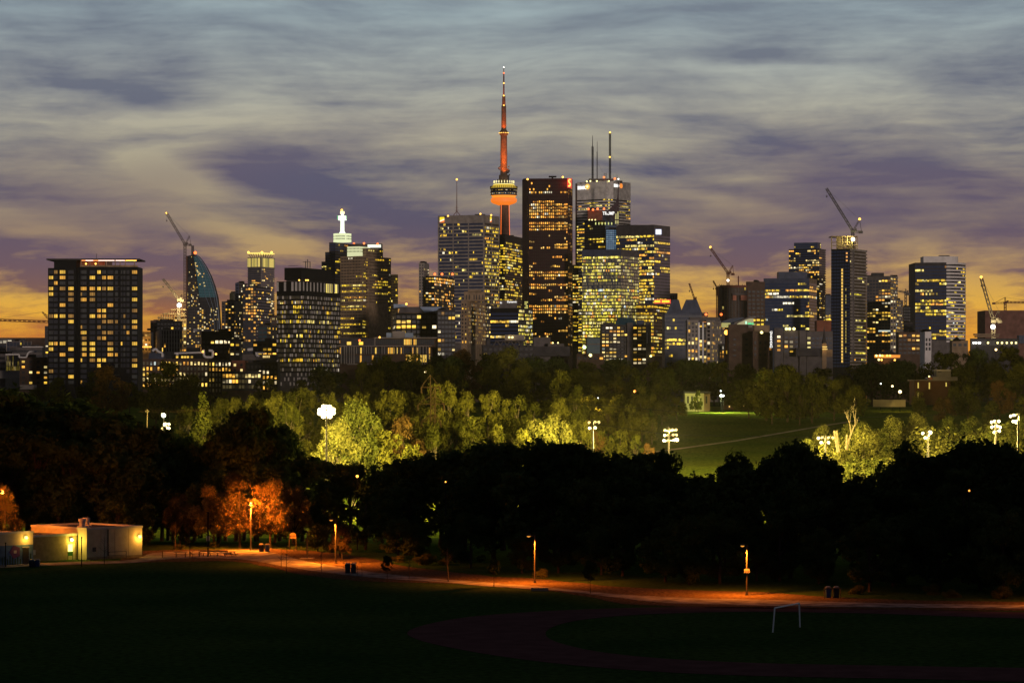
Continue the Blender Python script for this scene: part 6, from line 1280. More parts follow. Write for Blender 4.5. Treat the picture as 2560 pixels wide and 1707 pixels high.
hb = [(816+(i-(n-1)/2)*8.0+rnd.uniform(-1.0, 1.0), 1017+j*7.6+rnd.uniform(-.8, .8), 3) for j, n in enumerate((3, 5, 5, 3)) for i in range(n)]  # heads set in an oval shaped like the bank's overexposed blaze
flood('brightest floodlight bank, a white blaze on a tall pole left of centre', 816, 1012, 1140, 600, [(x, y, 3) for x, y, s in hb], 340000)
flood('five lamp floodlight pole right of centre before dark shrubs', 1482, 1048, 1120, 585, [(1473, 1056, 0), (1488, 1055, 0), (1497, 1055, 0), (1474, 1070, 1), (1488, 1069, 1)], 187200)
flood('twelve lamp floodlight pole in front of the lit green slope', 1672, 1066, 1175, 610, [(1662, 1075, 0), (1673, 1074, 0), (1681, 1074, 0), (1690, 1074, 0), (1662, 1088, 1), (1670, 1088, 0), (1683, 1087, 0), (1691, 1087, 0), (1660, 1101, 1), (1670, 1101, 0), (1686, 1100, 1), (1692, 1099, 2)], 1050000)
flood('six lamp floodlight pole left of the pale stumps', 2063, 1088, 1150, 575, [(2046, 1095, 1), (2055, 1094, 0), (2071, 1094, 0), (2082, 1094, 0), (2053, 1106, 1), (2071, 1106, 1)], 170000)
flood('side on floodlight pole before the yellow scrub on the right', 2320, 1077, 1185, 560, [(2307, 1083, 1), (2325, 1081, 2), (2313, 1094, 1), (2319, 1095, 1)], 237600)
flood('three tier floodlight pole partly behind a black tree near the right edge', 2489, 1050, 1120, 560, [(2479, 1055, 1), (2487, 1053, 1), (2497, 1053, 1), (2480, 1067, 1), (2491, 1066, 2), (2499, 1067, 1), (2486, 1080, 1), (2498, 1077, 1), (2500, 1068, 1)], 216000)
flood('floodlight pole at the right edge with lamps on its left side', 2545, 1032, 1120, 545, [(2527, 1040, 1), (2535, 1038, 1), (2543, 1037, 0), (2533, 1053, 1), (2541, 1054, 2)], 86400)
flood('floodlight pole half hidden by leaves at the left', 415, 1055, 1130, 600, [(413, 1061, 2), (422, 1060, 1), (406, 1071, 0), (416, 1070, 2), (421, 1071, 2), (420, 1081, 1)], 64800)
flood('floodlight pole seen through the black tree left of the brightest bank', 617, 1050, 1130, 610, [(600, 1058, 1), (610, 1054, 2), (620, 1054, 2), (632, 1060, 1), (604, 1064, 1), (615, 1062, 2), (626, 1066, 1)], 237600)
def small_lamp(label, px, py, Y, m, r=.5, e=0, c=(1, .6, .2), name='street_light', ground_z=None):
    t = thing(name, label, 'street light', (px_x(px, Y), Y, tz(Y))); q = MB(); q.tube((px_x(px, Y), Y+.3, tz(Y)-.5), at(px, py, Y)+Vector((0, .3, -.3)), .10, .07); q.build('pole', M_black, t)
    beacon(t, px, py, Y, m, r*.55, 'lamp_globe')
    if e: point('street_light_glow', at(px, py, Y-.9), e, c, .3, t)
L_warm = glow('warm_globe', (1, .72, .30), 4); L_deep = glow('sodium_globe', (1, .40, .05), 5); L_cool = glow('cool_globe', (.95, 1, .9), 4); L_ora = glow('orange_globe', (1, .30, .04), 3)
small_lamp('white street light above the left half hidden floodlight', 409, 1038, 615, L_cool, .8, 4000, (1, .85, .5))
small_lamp('small amber light on a pole above the five lamp floodlight', 1494, 1014, 800, L_warm, .6, 9000, (1, .6, .15)); small_lamp('tiny white light above the amber light right of centre', 1495, 995, 830, L_cool, .35)
small_lamp('red orange street light among the dim trees right of centre', 1587, 978, 900, L_ora, .75, 900, (1, .3, .05)); small_lamp('round white street light at the dark hilltop trees', 1886, 961, 905, L_warm, .9, 2500, (1, .8, .4))
small_lamp('upper greenish white light over the lit hilltop lawn', 1802, 977, 925, L_cool, .4); small_lamp('twin white light over the lit hilltop lawn', 1803, 989, 915, L_cool, .8, 16000, (.85, 1, .35)); small_lamp('twin partner light just right of the white lawn light', 1808, 989, 917, L_cool, .6)
small_lamp('small white light right of the hilltop trees', 2094, 960, 960, L_cool, .4); small_lamp('small white light above the pale garden wall', 2202, 959, 960, L_cool, .4); small_lamp('white street light just left of the brick house', 2231, 965, 950, L_warm, .6, 700, (1, .7, .25)); small_lamp('yellow street light over the pale garden wall', 2250, 979, 930, L_warm, .95, 1500, (1, .6, .12))
small_lamp('orange lamp with a halo deep in the near wood', 893, 1190, 428, L_deep, .33, 160, (1, .35, .05)); small_lamp('tiny orange light in the near wood at centre', 1114, 1204, 405, L_deep, .16); small_lamp('tiny orange light in the near wood at the right', 2423, 1226, 353, L_ora, .2); small_lamp('orange street light in the trees at the far right', 2490, 874, 1020, L_warm, .7, 300)
small_lamp('small yellow light in the treetops above the pylon', 1064, 930, 1000, L_warm, .8)
# houses across the valley
Y = 930
t = thing('park_house', 'lit cream house wall with tall windows at the top of the lit slope', 'house', (px_x(1745, Y), Y, tz(Y)))
pbox(t, 'wall', 1712, 1760, 982, 1036, Y, 10, mat('cream_render', (.42, .36, .20), .85)); pbox(t, 'wall', 1760, 1775, 985, 1034, Y+2, 8, M_tan); pbox(t, 'roof', 1709, 1778, 978, 983, Y-.4, 12, M_dark)
for x in (1718, 1728, 1764): pbox(t, 'window', x, x+4, 990, 1008, Y-.06, .05, M_frame)
point('house_light', at(1738, 1000, Y-9), 260, (1, .75, .22), .5, t)
t = thing('park_house', 'low dark house with small yellow windows right of the cream wall', 'house', (px_x(1840, 955), 955, tz(955))); pbox(t, 'wall', 1808, 1885, 985, 1034, 955, 8, M_brown)
for x, y in ((1822, 1014), (1858, 1012), (1866, 1004), (1868, 1006), (1836, 1020)): pbox(t, 'window', x, x+3, y, y+4, 954.95, .05, glow('house_amber', (1, .62, .15), 1))
t = thing('brick_house', 'flat roofed brick house with lit window strips among the right hand trees', 'house', (px_x(2340, 940), 940, tz(940))); Y = 940
pbox(t, 'wall', 2286, 2376, 951, 1012, Y, 12, mat('dark_red_brick', (.045, .022, .016), .9)); pbox(t, 'roof', 2283, 2394, 949, 951.5, Y-.5, 14, M_mid); pbox(t, 'roof_house', 2342, 2377, 926, 945, Y+3, 6, M_mid); pbox(t, 'roof_house_cap', 2341, 2378, 924, 927, Y+2.6, 7, M_pale); pbox(t, 'roof_terrace', 2332, 2394, 942, 949, Y+1, 6, M_mid); pbox(t, 'chimney', 2321, 2333, 943, 951, Y+2, 2, M_redbrick); pbox(t, 'terrace_window', 2344, 2354, 928, 931, Y+2.9, .1, M_dark)
for x, y, h in ((2294, 956, 14), (2322, 956, 16), (2364, 956, 10), (2294, 980, 16)): pbox(t, 'window', x, x+3, y, y+h, Y-.06, .05, glow('house_pane', (.75, .55, .10), .8))
beacon(t, 2323, 941, Y+1, L_yellow, .25, 'roof_lamp'); point('house_light', at(2330, 955, Y-5), 90, (1, .5, .12), .4, t)
t = tag(pbox(None, 'garden_wall', 2183, 2264, 999, 1016, 915, .6, mat('garden_wall', (.40, .33, .20), .9)) if False else (lambda q: (q.box(px_x(2183, 915), px_x(2264, 915), 915, 915.6, px_z(1017, 915), px_z(999, 915)), q.build('garden_wall', mat('garden_wall', (.40, .33, .20), .9)))[1])(MB()), 'long pale garden wall lit yellow below the brick house', 'wall')
# pylon and utility pole
Y = 652
t = thing('lattice_pylon', 'rusty lattice power pylon with hanging insulators among the floodlit trees', 'pylon', (px_x(1080, Y), Y, tz(Y))); M_rust = mat('rusted_steel', (.014, .009, .005), .8, spec=.02)
q = MB(); wt, wb_ = 5.5, 12
for sx_ in (-1, 1):
    for dy in (0, 2.2): q.tube((px_x(1082+sx_*wb_, Y+dy), Y+dy, tz(Y)-.5), at(1082+sx_*wt, 1040, Y+dy), .17, .14, 4); q.tube(at(1082+sx_*wt, 1040, Y+dy), at(1082+sx_*6, 968, Y+dy), .14, .12, 4)
ysl = [968, 992, 1012, 1036, 1052, 1072, 1096, 1124]
for a, b in zip(ysl, ysl[1:]):
    wa_, wbb = 6+max(0, a-1040)*.05, 6+max(0, b-1040)*.05
    q.tube(at(1082-wa_, a, Y), at(1082+wbb, b, Y), .08, k=3); q.tube(at(1082+wa_, a, Y), at(1082-wbb, b, Y), .08, k=3); q.tube(at(1082-wa_, a, Y), at(1082+wa_, a, Y), .09, k=3)
q.build('frame', M_rust, t)
q = MB(); q.tube(at(1076, 937, Y), at(1076, 968, Y), .12, k=4); q.tube(at(1076, 937, Y), at(1099, 968, Y), .08, k=3); q.tube(at(1076, 937, Y), at(1053, 968, Y), .08, k=3); q.tube(at(1053, 968, Y), at(1100, 968, Y), .1, k=4)
q.tube(at(1045, 1010, Y), at(1111, 1010, Y), .1, k=4); q.tube(at(1045, 1010, Y), at(1072, 993, Y), .1, k=4); q.tube(at(1090, 993, Y), at(1111, 1010, Y), .1, k=4); q.tube(at(1072, 993, Y), at(1090, 993, Y), .1, k=4); q.tube(at(1054, 1052, Y), at(1101, 1052, Y), .1, k=4); q.tube(at(1054, 1052, Y), at(1078, 1036, Y), .1, k=4); q.tube(at(1088, 1036, Y), at(1101, 1052, Y), .1, k=4); q.build('crossarm', M_rust, t)
for x, y in ((1053, 969), (1100, 969), (1044, 1012), (1110, 1012), (1054, 1053), (1101, 1053)): q = MB(); q.tube(at(x, y, Y), at(x+1, y+14, Y), .2, k=6); q.build('insulator', M_rust, t)
for lb, pts in (('thin power cable crossing the lit slope, lower', [(1110, 1026), (1400, 1046), (1672, 1087), (2000, 1092), (2560, 1072)]), ('thin power cable crossing the trees, upper', [(1112, 1000), (1500, 1012), (1900, 1048), (2300, 1040), (2600, 1020)])):
    q = MB()
    for k in range(len(pts)-1): q.tube(at(*pts[k], 712), at(*pts[k+1], 712), .06, k=3)
    tag(q.build('power_cable', M_black), lb, 'cable')
Y = 640
t = thing('utility_pole', 'pale utility pole with short crossarm at the left below the black apartment tower', 'utility pole', (px_x(368, Y), Y, tz(Y))); q = MB(); q.tube((px_x(368, Y), Y, tz(Y)), at(368, 1022, Y), .16, .12, 6); q.build('pole', M_palebark, t); q = MB(); q.tube(at(363, 1028, Y), at(373, 1028, Y), .12, k=4); q.build('crossarm', M_palebark, t)
q = MB()
for pts in ([(345, 1030), (368, 1023), (420, 1027), (520, 1022)], [(345, 1030), (368, 1028), (410, 1031), (520, 1026)]):
    for a, b in zip(pts, pts[1:]): q.tube(at(*a, Y), at(*b, Y), .04, k=3)
tag(q.build('power_cable', M_rust), 'pair of thin cables running from the utility pole', 'cable'); point('utility_light', at(380, 1030, Y-25), 3500, LC, .5)

# ------------------------------------------------------------------ the park in front
def gnd(px, py): Yg = H*F/(py-HY); return Vector((px_x(px, Yg), Yg, 0))
M_wall = mat('painted_block', (.40, .35, .27), .85, noise_amt=.12, noise_scale=1.2); M_wing = mat('brown_block', (.24, .18, .11), .9, noise_amt=.2, noise_scale=1.5); M_roof = mat('tar_roof', (.05, .045, .05), .9); M_coping = mat('metal_coping', (.42, .40, .42), .5)
t = thing('field_house', 'low flat roofed park field house with lit doorway and blue painted mural, left edge', 'field house', gnd(180, 1402))
d = Vector((.7071, .7071)); nb = Vector((-.7071, .7071)); nf = -nb
P0 = Vector((gnd(217, 1399).x, gnd(217, 1399).y)); Lm = 9.6
q = MB(); q.prism([P0, P0+d*Lm, P0+d*Lm+nb*13, P0+nb*13], 0, 4.15); q.build('main_block', M_wall, t)
q = MB(); A, B_, C_, D_ = P0, P0+d*Lm, P0+d*Lm+nb*13, P0+nb*13; q.prism([A+nb*.25+d*.25, B_+nb*.25-d*.25, C_-nb*.25-d*.25, D_-nb*.25+d*.25], 4.15, 4.2); q.build('roof', M_roof, t)
def coping(a, b, z): q = MB(); u = (b-a).normalized(); q.obox(a-u*.05, u, (b-a).length+.1, Vector((u.y, -u.x)), -.28, .08, z-.02, z+.28); q.build('coping', M_coping, t)
for a, b in ((A, B_), (B_, C_), (C_, D_), (D_, A)): coping(a, b, 4.15)
W0 = P0+nb*2.0; Wl = 8.2; q = MB(); q.prism([W0-d*Wl, W0-d*.02, W0-d*.02+nb*9, W0-d*Wl+nb*9], 0, 3.35); q.build('wing', M_wing, t)
q = MB(); q.prism([W0-d*Wl+nb*.2, W0-d*.3+nb*.2, W0-d*.3+nb*8.8, W0-d*Wl+nb*8.8], 3.35, 3.4); q.build('roof', M_roof, t); coping(W0-d*Wl, W0-d*.02, 3.35)
Bq = Vector((gnd(83, 1409).x, gnd(83, 1409).y)); q = MB(); q.prism([Bq-d*12, Bq, Bq+nb*11, Bq-d*12+nb*11], 0, 4.2); q.build('side_block', M_wall, t); coping(Bq-d*12, Bq, 4.2); q = MB(); q.prism([Bq-d*12+nb*.3, Bq-d*.3+nb*.3, Bq-d*.3+nb*10.7, Bq-d*12+nb*10.7], 4.2, 4.25); q.build('roof', M_roof, t)
def panel(p, u, s0, s1, z0, z1, m, nm, out=.05): q = MB(); q.obox(p+u*s0, u, s1-s0, Vector((u.y, -u.x)), .0, out, z0, z1); return q.build(nm, m, t)
Lside = Vector((.7071, -.7071))
panel(Bq, d, -12, -.02, 0, 2.65, mat('mural_blue', (.10, .17, .30), .8, noise_amt=.4, noise_scale=.8), 'mural', .03)
for k in range(14): x = -6+k*.42; panel(Bq, d, x, x+.2, 0, rnd.uniform(.8, 1.6), mat('mural_reed', (.05, .09, .05), .9), 'mural_reed', .045)
panel(Bq, d, -1.75, -.75, 0, 2.25, M_dark, 'door', .07)
pc = Bq-d*3.0; q = MB(); Z = 1.75; q.hexa([(pc.x+d.x*.95*math.cos(k*.628)*(1 if k % 2 else .8)-nb.x*.06, pc.y+d.y*.95*math.cos(k*.628)*(1 if k % 2 else .8)-nb.y*.06, Z+.95*math.sin(k*.628)*(1 if k % 2 else .8)) for k in range(10)], [(pc.x+d.x*.95*math.cos(k*.628)*(1 if k % 2 else .8)-nb.x*.09, pc.y+d.y*.95*math.cos(k*.628)*(1 if k % 2 else .8)-nb.y*.09, Z+.95*math.sin(k*.628)*(1 if k % 2 else .8)) for k in range(10)]); q.build('mural_flower', mat('mural_purple', (.14, .06, .16), .8), t)
panel(pc, d, -.22, .22, 1.55, 1.95, mat('mural_pale', (.5, .42, .45), .8), 'mural_flower_heart', .11)
panel(W0, d, -1.75, -.75, 0, 1.15, mat('door_green', (.03, .12, .04), .6), 'door', .05); panel(W0, d, -1.72, -.98, 1.15, 2.15, glow('lit_doorway', (1, .80, .18), 3), 'lit_doorway', .06); panel(W0, d, -1.7, -1.05, .02, .55, mat('door_poster', (.5, .45, .25), .8), 'door_poster', .07); panel(W0, d, -.95, -.6, 0, 2.2, M_wall, 'door_jamb', .12)
panel(W0, d, -7.6, -7.2, .9, 1.6, M_coping, 'notice', .04); panel(W0, d, -.28, -.18, 0, 3.3, M_dark, 'downpipe', .12)
Ls_ = glow('lens_sodium', (1, .62, .10), 6)
def wlamp(p, z, e, c, m=Ls_, r_=.22):
    q = MB(); q.lathe((p.x, p.y), [(.05, z-r_), (r_, z-r_*.5), (r_, z+r_*.4), (.08, z+r_)], 10); q.build('wall_lamp', m, t); pp = p+nf*.45; point('wall_lamp_glow', (pp.x, pp.y, z-.15), e, c, .12, t)
wlamp(Bq-d*1.3+nf*.22, 3.6, 140, (1, .52, .06)); wlamp(W0-d*1.25+nf*.25, 2.75, 300, (1, .74, .08), glow('lens_lemon', (1, .9, .35), 6)); wlamp(P0+d*9.0+nf*.25, 2.9, 260, (1, .46, .05))
for k in (2.4, 4.8, 7.2): panel(P0, d, k, k+.05, .1, 4.1, M_wing, 'control_joint', .012)
panel(P0, d, 0, Lm, 0, .35, M_wing, 'base_course', .02); panel(P0, d, 3.55, 3.68, .4, 4.1, M_dark, 'downpipe', .1); panel(P0, d, 1.0, 1.5, 1.1, 1.7, M_mid, 'meter_box', .14); panel(Bq, d, -1.85, -.65, 2.25, 2.4, M_coping, 'door_lintel', .09)
for a, b in ((2.2, 4.0), (4.4, 6.0)):
    c = P0+d*a+nb*b; q = MB(); q.lathe((c.x, c.y), [(.75, 4.2), (.75, 4.45), (.45, 4.5), (.45, 5.1), (.55, 5.15), (.55, 5.5), (0, 5.55)], 14); q.build('roof_vent', M_coping, t)
q = MB(); c0, c1 = P0+d*3.2+nf*.8, P0+d*6.2+nf*.8
for a, b in (((c0.x, c0.y, 0), (c0.x, c0.y, 1.0)), ((c0.x, c0.y, 1.0), (c1.x, c1.y, 1.0)), ((c1.x, c1.y, 1.0), (c1.x, c1.y, 0)), ((c0.x, c0.y, .5), (c1.x, c1.y, .5))): q.tube(a, b, .035, k=5)
tag(q.build('bike_rail', M_dark), 'dark tubular bike rail in front of the field house wall', 'bike rail')

# park lamps
SOD = (1, .23, .013)
def plamp(label, px, ptop, pbot, arm, head_on, e, m_=None, spot=True, r0=.10):
    g = gnd(px, pbot); Yl = g.y; t = thing('park_lamp', label, 'lamp post', g, 'lamp posts along the park path'); zt_ = px_z(ptop, Yl)
    q = MB(); q.tube(g, (g.x, g.y, zt_), r0, r0*.7, 8); q.tube((g.x, g.y, -.05), (g.x, g.y, .18), r0*2, r0*1.8, 8); q.build('pole', m_ or M_pole, t)
    hx = g.x+arm; q = MB()
    if arm: q.tube((g.x, g.y, zt_-.06), (hx, g.y-.05, zt_+.02), .045, k=5); q.build('arm', m_ or M_pole, t)
    q = MB(); q.lathe((hx, g.y-.05), [(.10, zt_-.06), (.30, zt_-.02), (.26, zt_+.16), (.08, zt_+.22)], 10); hd = q.build('lamp_head', M_dark, t)
    q = MB(); q.lathe((hx, g.y-.05), [(.05, zt_-.20), (.20, zt_-.14), (.22, zt_-.07)], 10)
    if head_on: q.build('lens', glow('lens_sodium_hot', (1, .55, .08), 10), hd)
    else: q.build('lens', glow('lens_dim', (1, .4, .05), 1.0), hd)
    if e: point('park_lamp_glow', (hx, g.y-.6, zt_-.5), e, SOD, .12, t, 164 if spot else None, (hx, g.y-.4, -30) if spot else None, .35)
    return t
plamp('glowing orange park lamp on a tall pole in front of the glowing trees', 627, 1260, 1376, 0, True, 22000)
p_ = gnd(627, 1376); point('park_lamp_glow', (p_.x, p_.y-.2, px_z(1260, p_.y)+.25), 62000, SOD, .15, None, 112, (p_.x, p_.y+8, 3.2), .9)
plamp('lamp post lit along its upper half, behind the double bins', 839, 1298, 1409, -.6, False, 17000); plamp('lamp post with its arm to the left, middle of the path', 1337, 1338, 1457, -.75, False, 13000); plamp('lamp post carrying a small white notice, right part of the path', 1867, 1362, 1488, -.5, False, 12000)
plamp('orange lamp at the left edge behind the field house', -3, 1230, 1400, .5, True, 6000)
p_ = gnd(-3, 1400); point('park_lamp_glow', (p_.x+.5, p_.y-.1, px_z(1230, p_.y)+.25), 34000, SOD, .15, None, 125, (p_.x+1, p_.y+8, 6), .6)
plamp('unseen lamp post just beyond the right edge lighting the end of the path', 2640, 1390, 1512, -.5, False, 2600)  # out of view, there to light the end of the path
g = gnd(1867, 1488); q = MB(); z = px_z(1426, g.y); q.box(g.x-.30, g.x+.30, g.y-.16, g.y-.13, z-.23, z+.23); n_ = tag(q.build('notice_board', mat('notice_white', (.26, .25, .23), .6)), 'small white notice with two dark marks on the right lamp post', 'sign')
for k in (-1, 1): q = MB(); q.lathe((0, 0), [(0, -.01), (.07, -.01), (.07, .01), (0, .01)], 10); o = q.build('notice_mark', M_black, n_); o.rotation_euler = (R(90), 0, 0); o.location = (g.x+k*.12, g.y-.17, z)
# plain posts
def post(label, px, ptop, pbot, r, m, nm='post', cap=True):
    g = gnd(px, pbot); t = thing(nm, label, 'post', g); q = MB(); q.tube(g, (g.x, g.y, px_z(ptop, g.y)), r, k=7); q.build('shaft', m, t)
    if cap: q = MB(); zz = px_z(ptop, g.y); q.lathe((g.x, g.y), [(r*1.6, zz), (r*1.6, zz+.12), (0, zz+.18)], 8); q.build('cap', m, t)
    return t
post('short grey post on a pale concrete foot left of the middle lamp posts', 768, 1330, 1396, .09, M_pole); g = gnd(768, 1396); q = MB(); q.prism([(g.x-1, g.y-.6), (g.x+.8, g.y-.8), (g.x+1, g.y+.7), (g.x-.8, g.y+.8)], 0, .12); tag(q.build('concrete_pad', M_pale), 'pale concrete pad under the short grey post', 'pad')
post('black capped post in front of the field house wall', 204, 1344, 1415, .07, M_black); post('thin pale post by the picnic tables', 474, 1332, 1398, .05, M_pole); post('thick dark post at the end of the bench row', 520, 1282, 1392, .10, M_black, 'utility_post'); post('short stub post on the path left of the picnic tables', 406, 1379, 1394, .07, M_wood); post('faint thin post behind the path left of the picnic tables', 438, 1318, 1376, .06, M_wood); post('black post at the left edge before the mural', 14, 1358, 1418, .07, M_black)
g = gnd(519, 1391.5); q = MB(); z = px_z(1345, g.y); q.box(g.x-.16, g.x+.30, g.y-.15, g.y-.12, z-.36, z+.34); tag(q.build('small_notice', M_white), 'small white notice on the thick dark post', 'sign')
# arched park sign
g = gnd(732, 1374); t = thing('park_sign', 'arched board sign on two posts beyond the path', 'sign', g); zt_ = px_z(1331, g.y); zb_ = px_z(1346, g.y)
q = MB(); arch = [(g.x-.46, zb_)]+[(g.x-.46*math.cos(k*math.pi/8), zt_-.35+.35*math.sin(k*math.pi/8)) for k in range(9)]+[(g.x+.46, zb_)]; q.hexa([(x, g.y, z) for x, z in arch], [(x, g.y+.08, z) for x, z in arch]); q.build('board', mat('sign_ochre', (.42, .30, .14), .8), t)
for k in (-1, 1): q = MB(); q.tube((g.x+k*.5, g.y, 0), (g.x+k*.5, g.y, zt_-.2), .06, k=6); q.build('leg', M_wood, t)
q = MB(); q.box(g.x-.4, g.x+.4, g.y-.02, g.y-.001, zb_+.38, zb_+.44); q.build('rule_line', M_dark, t)
# picnic tables, bench, bins
def picnic(label, px, py, rz):
    g = gnd(px, py); t = thing('picnic_table', label, 'picnic table', g, 'picnic tables by the path'); c, s = math.cos(rz), math.sin(rz)
    def bx(nm, x0, x1, y0, y1, z0, z1):
        q = MB(); f = lambda x, y: (g.x+x*c-y*s, g.y+x*s+y*c); q.prism([f(x0, y0), f(x1, y0), f(x1, y1), f(x0, y1)], z0, z1); q.build(nm, M_wood, t)
    for k in range(4): bx('top_plank', -.95, .95, -.36+k*.185, -.36+k*.185+.165, .70, .745)
    for s0 in (-.75, .6): bx('seat', -.95, .95, s0, s0+.15, .42, .46)
    for x in (-.65, .65):
        bx('brace', x-.04, x+.04, -.72, .72, .36, .42)
        for y0, y1 in ((-.55, -.2), (.55, .2)):
            q = MB(); f = lambda x_, y_: (g.x+x_*c-y_*s, g.y+x_*s+y_*c); q.tube((*f(x, y0), 0), (*f(x, y1), .70), .045, k=4); q.build('leg', M_wood, t)
picnic('picnic table at the left end of the bench row', 452, 1393, .05); picnic('picnic table at the right end of the bench row', 577, 1391, 1.2); picnic('picnic table left of centre in the bench row', 487, 1391.5, .0)
ga, gb = gnd(500, 1390), gnd(570, 1390); t = thing('park_bench', 'long low bench between the picnic tables', 'bench', ga)
q = MB(); q.box(ga.x, gb.x, ga.y-.2, ga.y+.2, .42, .47); q.build('seat', M_wood, t); q = MB(); q.box(ga.x, gb.x, ga.y+.2, ga.y+.25, .62, .85); q.build('backrest', M_wood, t)
for k in range(4): x = ga.x+(gb.x-ga.x)*(k+.5)/4; q = MB(); q.box(x-.05, x+.05, ga.y-.18, ga.y+.18, 0, .42); q.build('leg', M_wood, t)
M_bin = mat('bin_plastic', (.022, .026, .04), .5); M_binblue = mat('bin_blue', (.03, .06, .16), .5); M_lid = mat('bin_lid', (.10, .10, .10), .35)
def wbin(label, px, py, m=None, w=.62, h=1.05):
    g = gnd(px, py); t = thing('waste_bin', label, 'waste bin', g, 'park waste bins'); q = MB(); a, b = w*.42, w*.5
    q.hexa([(g.x-a, g.y-a, .06), (g.x+a, g.y-a, .06), (g.x+a, g.y+a, .06), (g.x-a, g.y+a, .06)], [(g.x-b, g.y-b, h), (g.x+b, g.y-b, h), (g.x+b, g.y+b, h), (g.x-b, g.y+b, h)]); q.build('body', m or M_bin, t)
    q = MB(); q.hexa([(g.x-b-.04, g.y-b-.04, h), (g.x+b+.04, g.y-b-.04, h), (g.x+b+.04, g.y+b+.04, h), (g.x-b-.04, g.y+b+.04, h)], [(g.x-b*.7, g.y-b*.6, h+.14), (g.x+b*.7, g.y-b*.6, h+.14), (g.x+b*.7, g.y+b*.8, h+.17), (g.x-b*.7, g.y+b*.8, h+.17)]); q.build('lid', M_lid, t)
    for k in (-1, 1): q = MB(); q.tube((g.x+k*a, g.y+a, .09), (g.x+k*(a+.06), g.y+a, .09), .09, k=8); q.build('wheel', M_black, t)
wbin('left bin of the pair on the path by the middle lamp post', 869, 1433, w=.66, h=1.2); wbin('right bin of the pair on the path by the middle lamp post', 884, 1433.5, w=.66, h=1.2); wbin('left bin of the pair at the far side of the lit plaza', 653, 1379); wbin('right bin of the pair at the far side of the lit plaza', 668, 1379, M_binblue)
wbin('left bin of the pair before the field house', 80, 1417, M_bin, .72, .85); wbin('right bin of the pair before the field house', 93, 1416, M_binblue, .7, .85); wbin('blue bin in the timber frame at the right', 2071, 1494, M_binblue, .6, 1.15); wbin('black bin in the timber frame at the right', 2091, 1494, M_bin, .6, 1.15)
t = thing('bin_frame', 'low timber frame round the two bins at the right', 'frame', gnd(2080, 1495))
for x in (2061, 2082, 2101): g = gnd(x, 1496); q = MB(); q.tube(g, (g.x, g.y, 1.2), .05, k=5); q.build('frame_post', M_wood, t)
g0, g1 = gnd(2061, 1496), gnd(2101, 1496); q = MB(); q.tube((g0.x, g0.y, 1.15), (g1.x, g1.y, 1.15), .04, k=4); q.build('frame_rail', M_wood, t)
# goal
t = thing('football_goal', 'white netless football goal on the dark infield', 'goal', (gnd(1932, 1580)+gnd(2000, 1567))/2); a, b = gnd(1932, 1580), gnd(2000, 1567); za, zb2 = px_z(1520, a.y), px_z(1506.5, b.y); zz = (za+zb2)/2; M_goal = mat('goal_white', (.78, .80, .84), .35, noise_amt=.05)
a2, b2 = Vector((px_x(1937, a.y), a.y, zz)), Vector((px_x(1998, b.y), b.y, zz))
for nm, p, q_ in (('goal_post', a, a2), ('goal_post', b, b2), ('crossbar', a2, b2)): q = MB(); q.tube(p, q_, .075, k=10); q.build(nm, M_goal, t)
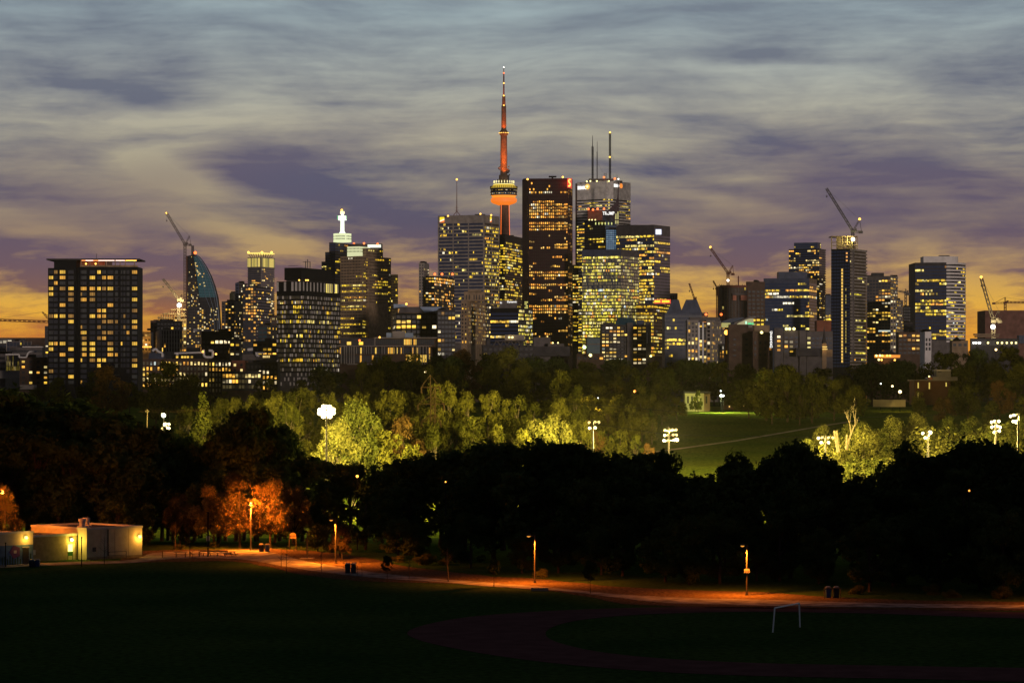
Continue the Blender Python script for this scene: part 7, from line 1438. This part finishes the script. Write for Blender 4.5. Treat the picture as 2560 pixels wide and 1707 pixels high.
# saplings
def sapling(label, px, ptop, pbot, leafy=False, m=M_bark, r=.05, lean=0):
    g = gnd(px, pbot); zt_ = px_z(ptop, g.y); t = thing('sapling', label, 'sapling', g, 'young trees along the path'); q = MB(); q.tube(g, (g.x+lean, g.y, zt_*.55), r, r*.7, 6); q.tube((g.x+lean, g.y, zt_*.55), (g.x+lean*1.3, g.y, zt_), r*.7, r*.2, 5); rr = random.Random(px)
    for k in range(11): z = zt_*rr.uniform(.3, .9); a = rr.uniform(0, 6.28); l = (zt_-z)*.35+.25; q.tube((g.x+lean, g.y, z), (g.x+lean+l*math.cos(a), g.y+l*math.sin(a)*.5, z+l*.8), r*.35, r*.1, 3)
    q.build('stem', m, t)
    if leafy:
        c = bpy.data.objects.new('crown', PROTO[('fine', 0)][0]); COL.objects.link(c); c.parent = t; s = zt_*.55; c.location = (0, 0, zt_*.35); c.scale = (s*1.1, s*1.1, zt_*.66)
for a in (('bare sapling before the pale field house wall', 261, 1338, 1412), ('bare bushy sapling in front of the bench', 481, 1376, 1402), ('thin sapling left of the short grey post', 703, 1372, 1416), ('forked bare sapling by the path bend', 716, 1362, 1434), ('thin dark sapling left of the double bins', 803, 1372, 1430), ('leafy young tree right of the double bins', 968, 1388, 1455, True), ('thin leafless sapling left of the pale birch', 1023, 1395, 1448),
          ('slim pale birch beside the path at centre', 1121, 1360, 1454, False, M_palebark, .07, -.12), ('leafy small tree with a yellowish crown near the middle lamp post', 1235, 1395, 1466, True), ('faint leafy sapling right of the middle lamp post', 1476, 1400, 1484, True)): sapling(*a)
for k, (x, y) in enumerate(((893, 1440), (905, 1441))): post(('first', 'second')[k]+' thin stake beside the double bins', x, y-36, y, .03, M_wood, 'stake', False)
# low concrete kerb block on the path
g = gnd(1362, 1476); q = MB(); q.prism([(g.x-1.6, g.y-.2), (g.x+.4, g.y-.5), (g.x+.4, g.y+.2), (g.x-1.6, g.y+.4)], 0, .35); tag(q.build('kerb_block', M_pale), 'small pale kerb block at the path edge below the middle lamp post', 'kerb block')

# ------------------------------------------------------------------ faint, even haze added to give the floodlights a halo
hm = bpy.data.materials.new('halo_haze'); hm.use_nodes = True; t_ = hm.node_tree; t_.nodes.clear(); pv = t_.nodes.new('ShaderNodeVolumePrincipled'); ho = t_.nodes.new('ShaderNodeOutputMaterial'); t_.links.new(pv.outputs[0], ho.inputs['Volume'])
pv.inputs['Color'].default_value = (.9, .9, .92, 1); pv.inputs['Density'].default_value = 8e-6; pv.inputs['Anisotropy'].default_value = .0
q = MB(); q.box(-2600, 2600, -1000, 7150, -17, 600); hz = q.build('haze', hm); hz['kind'] = 'stuff'
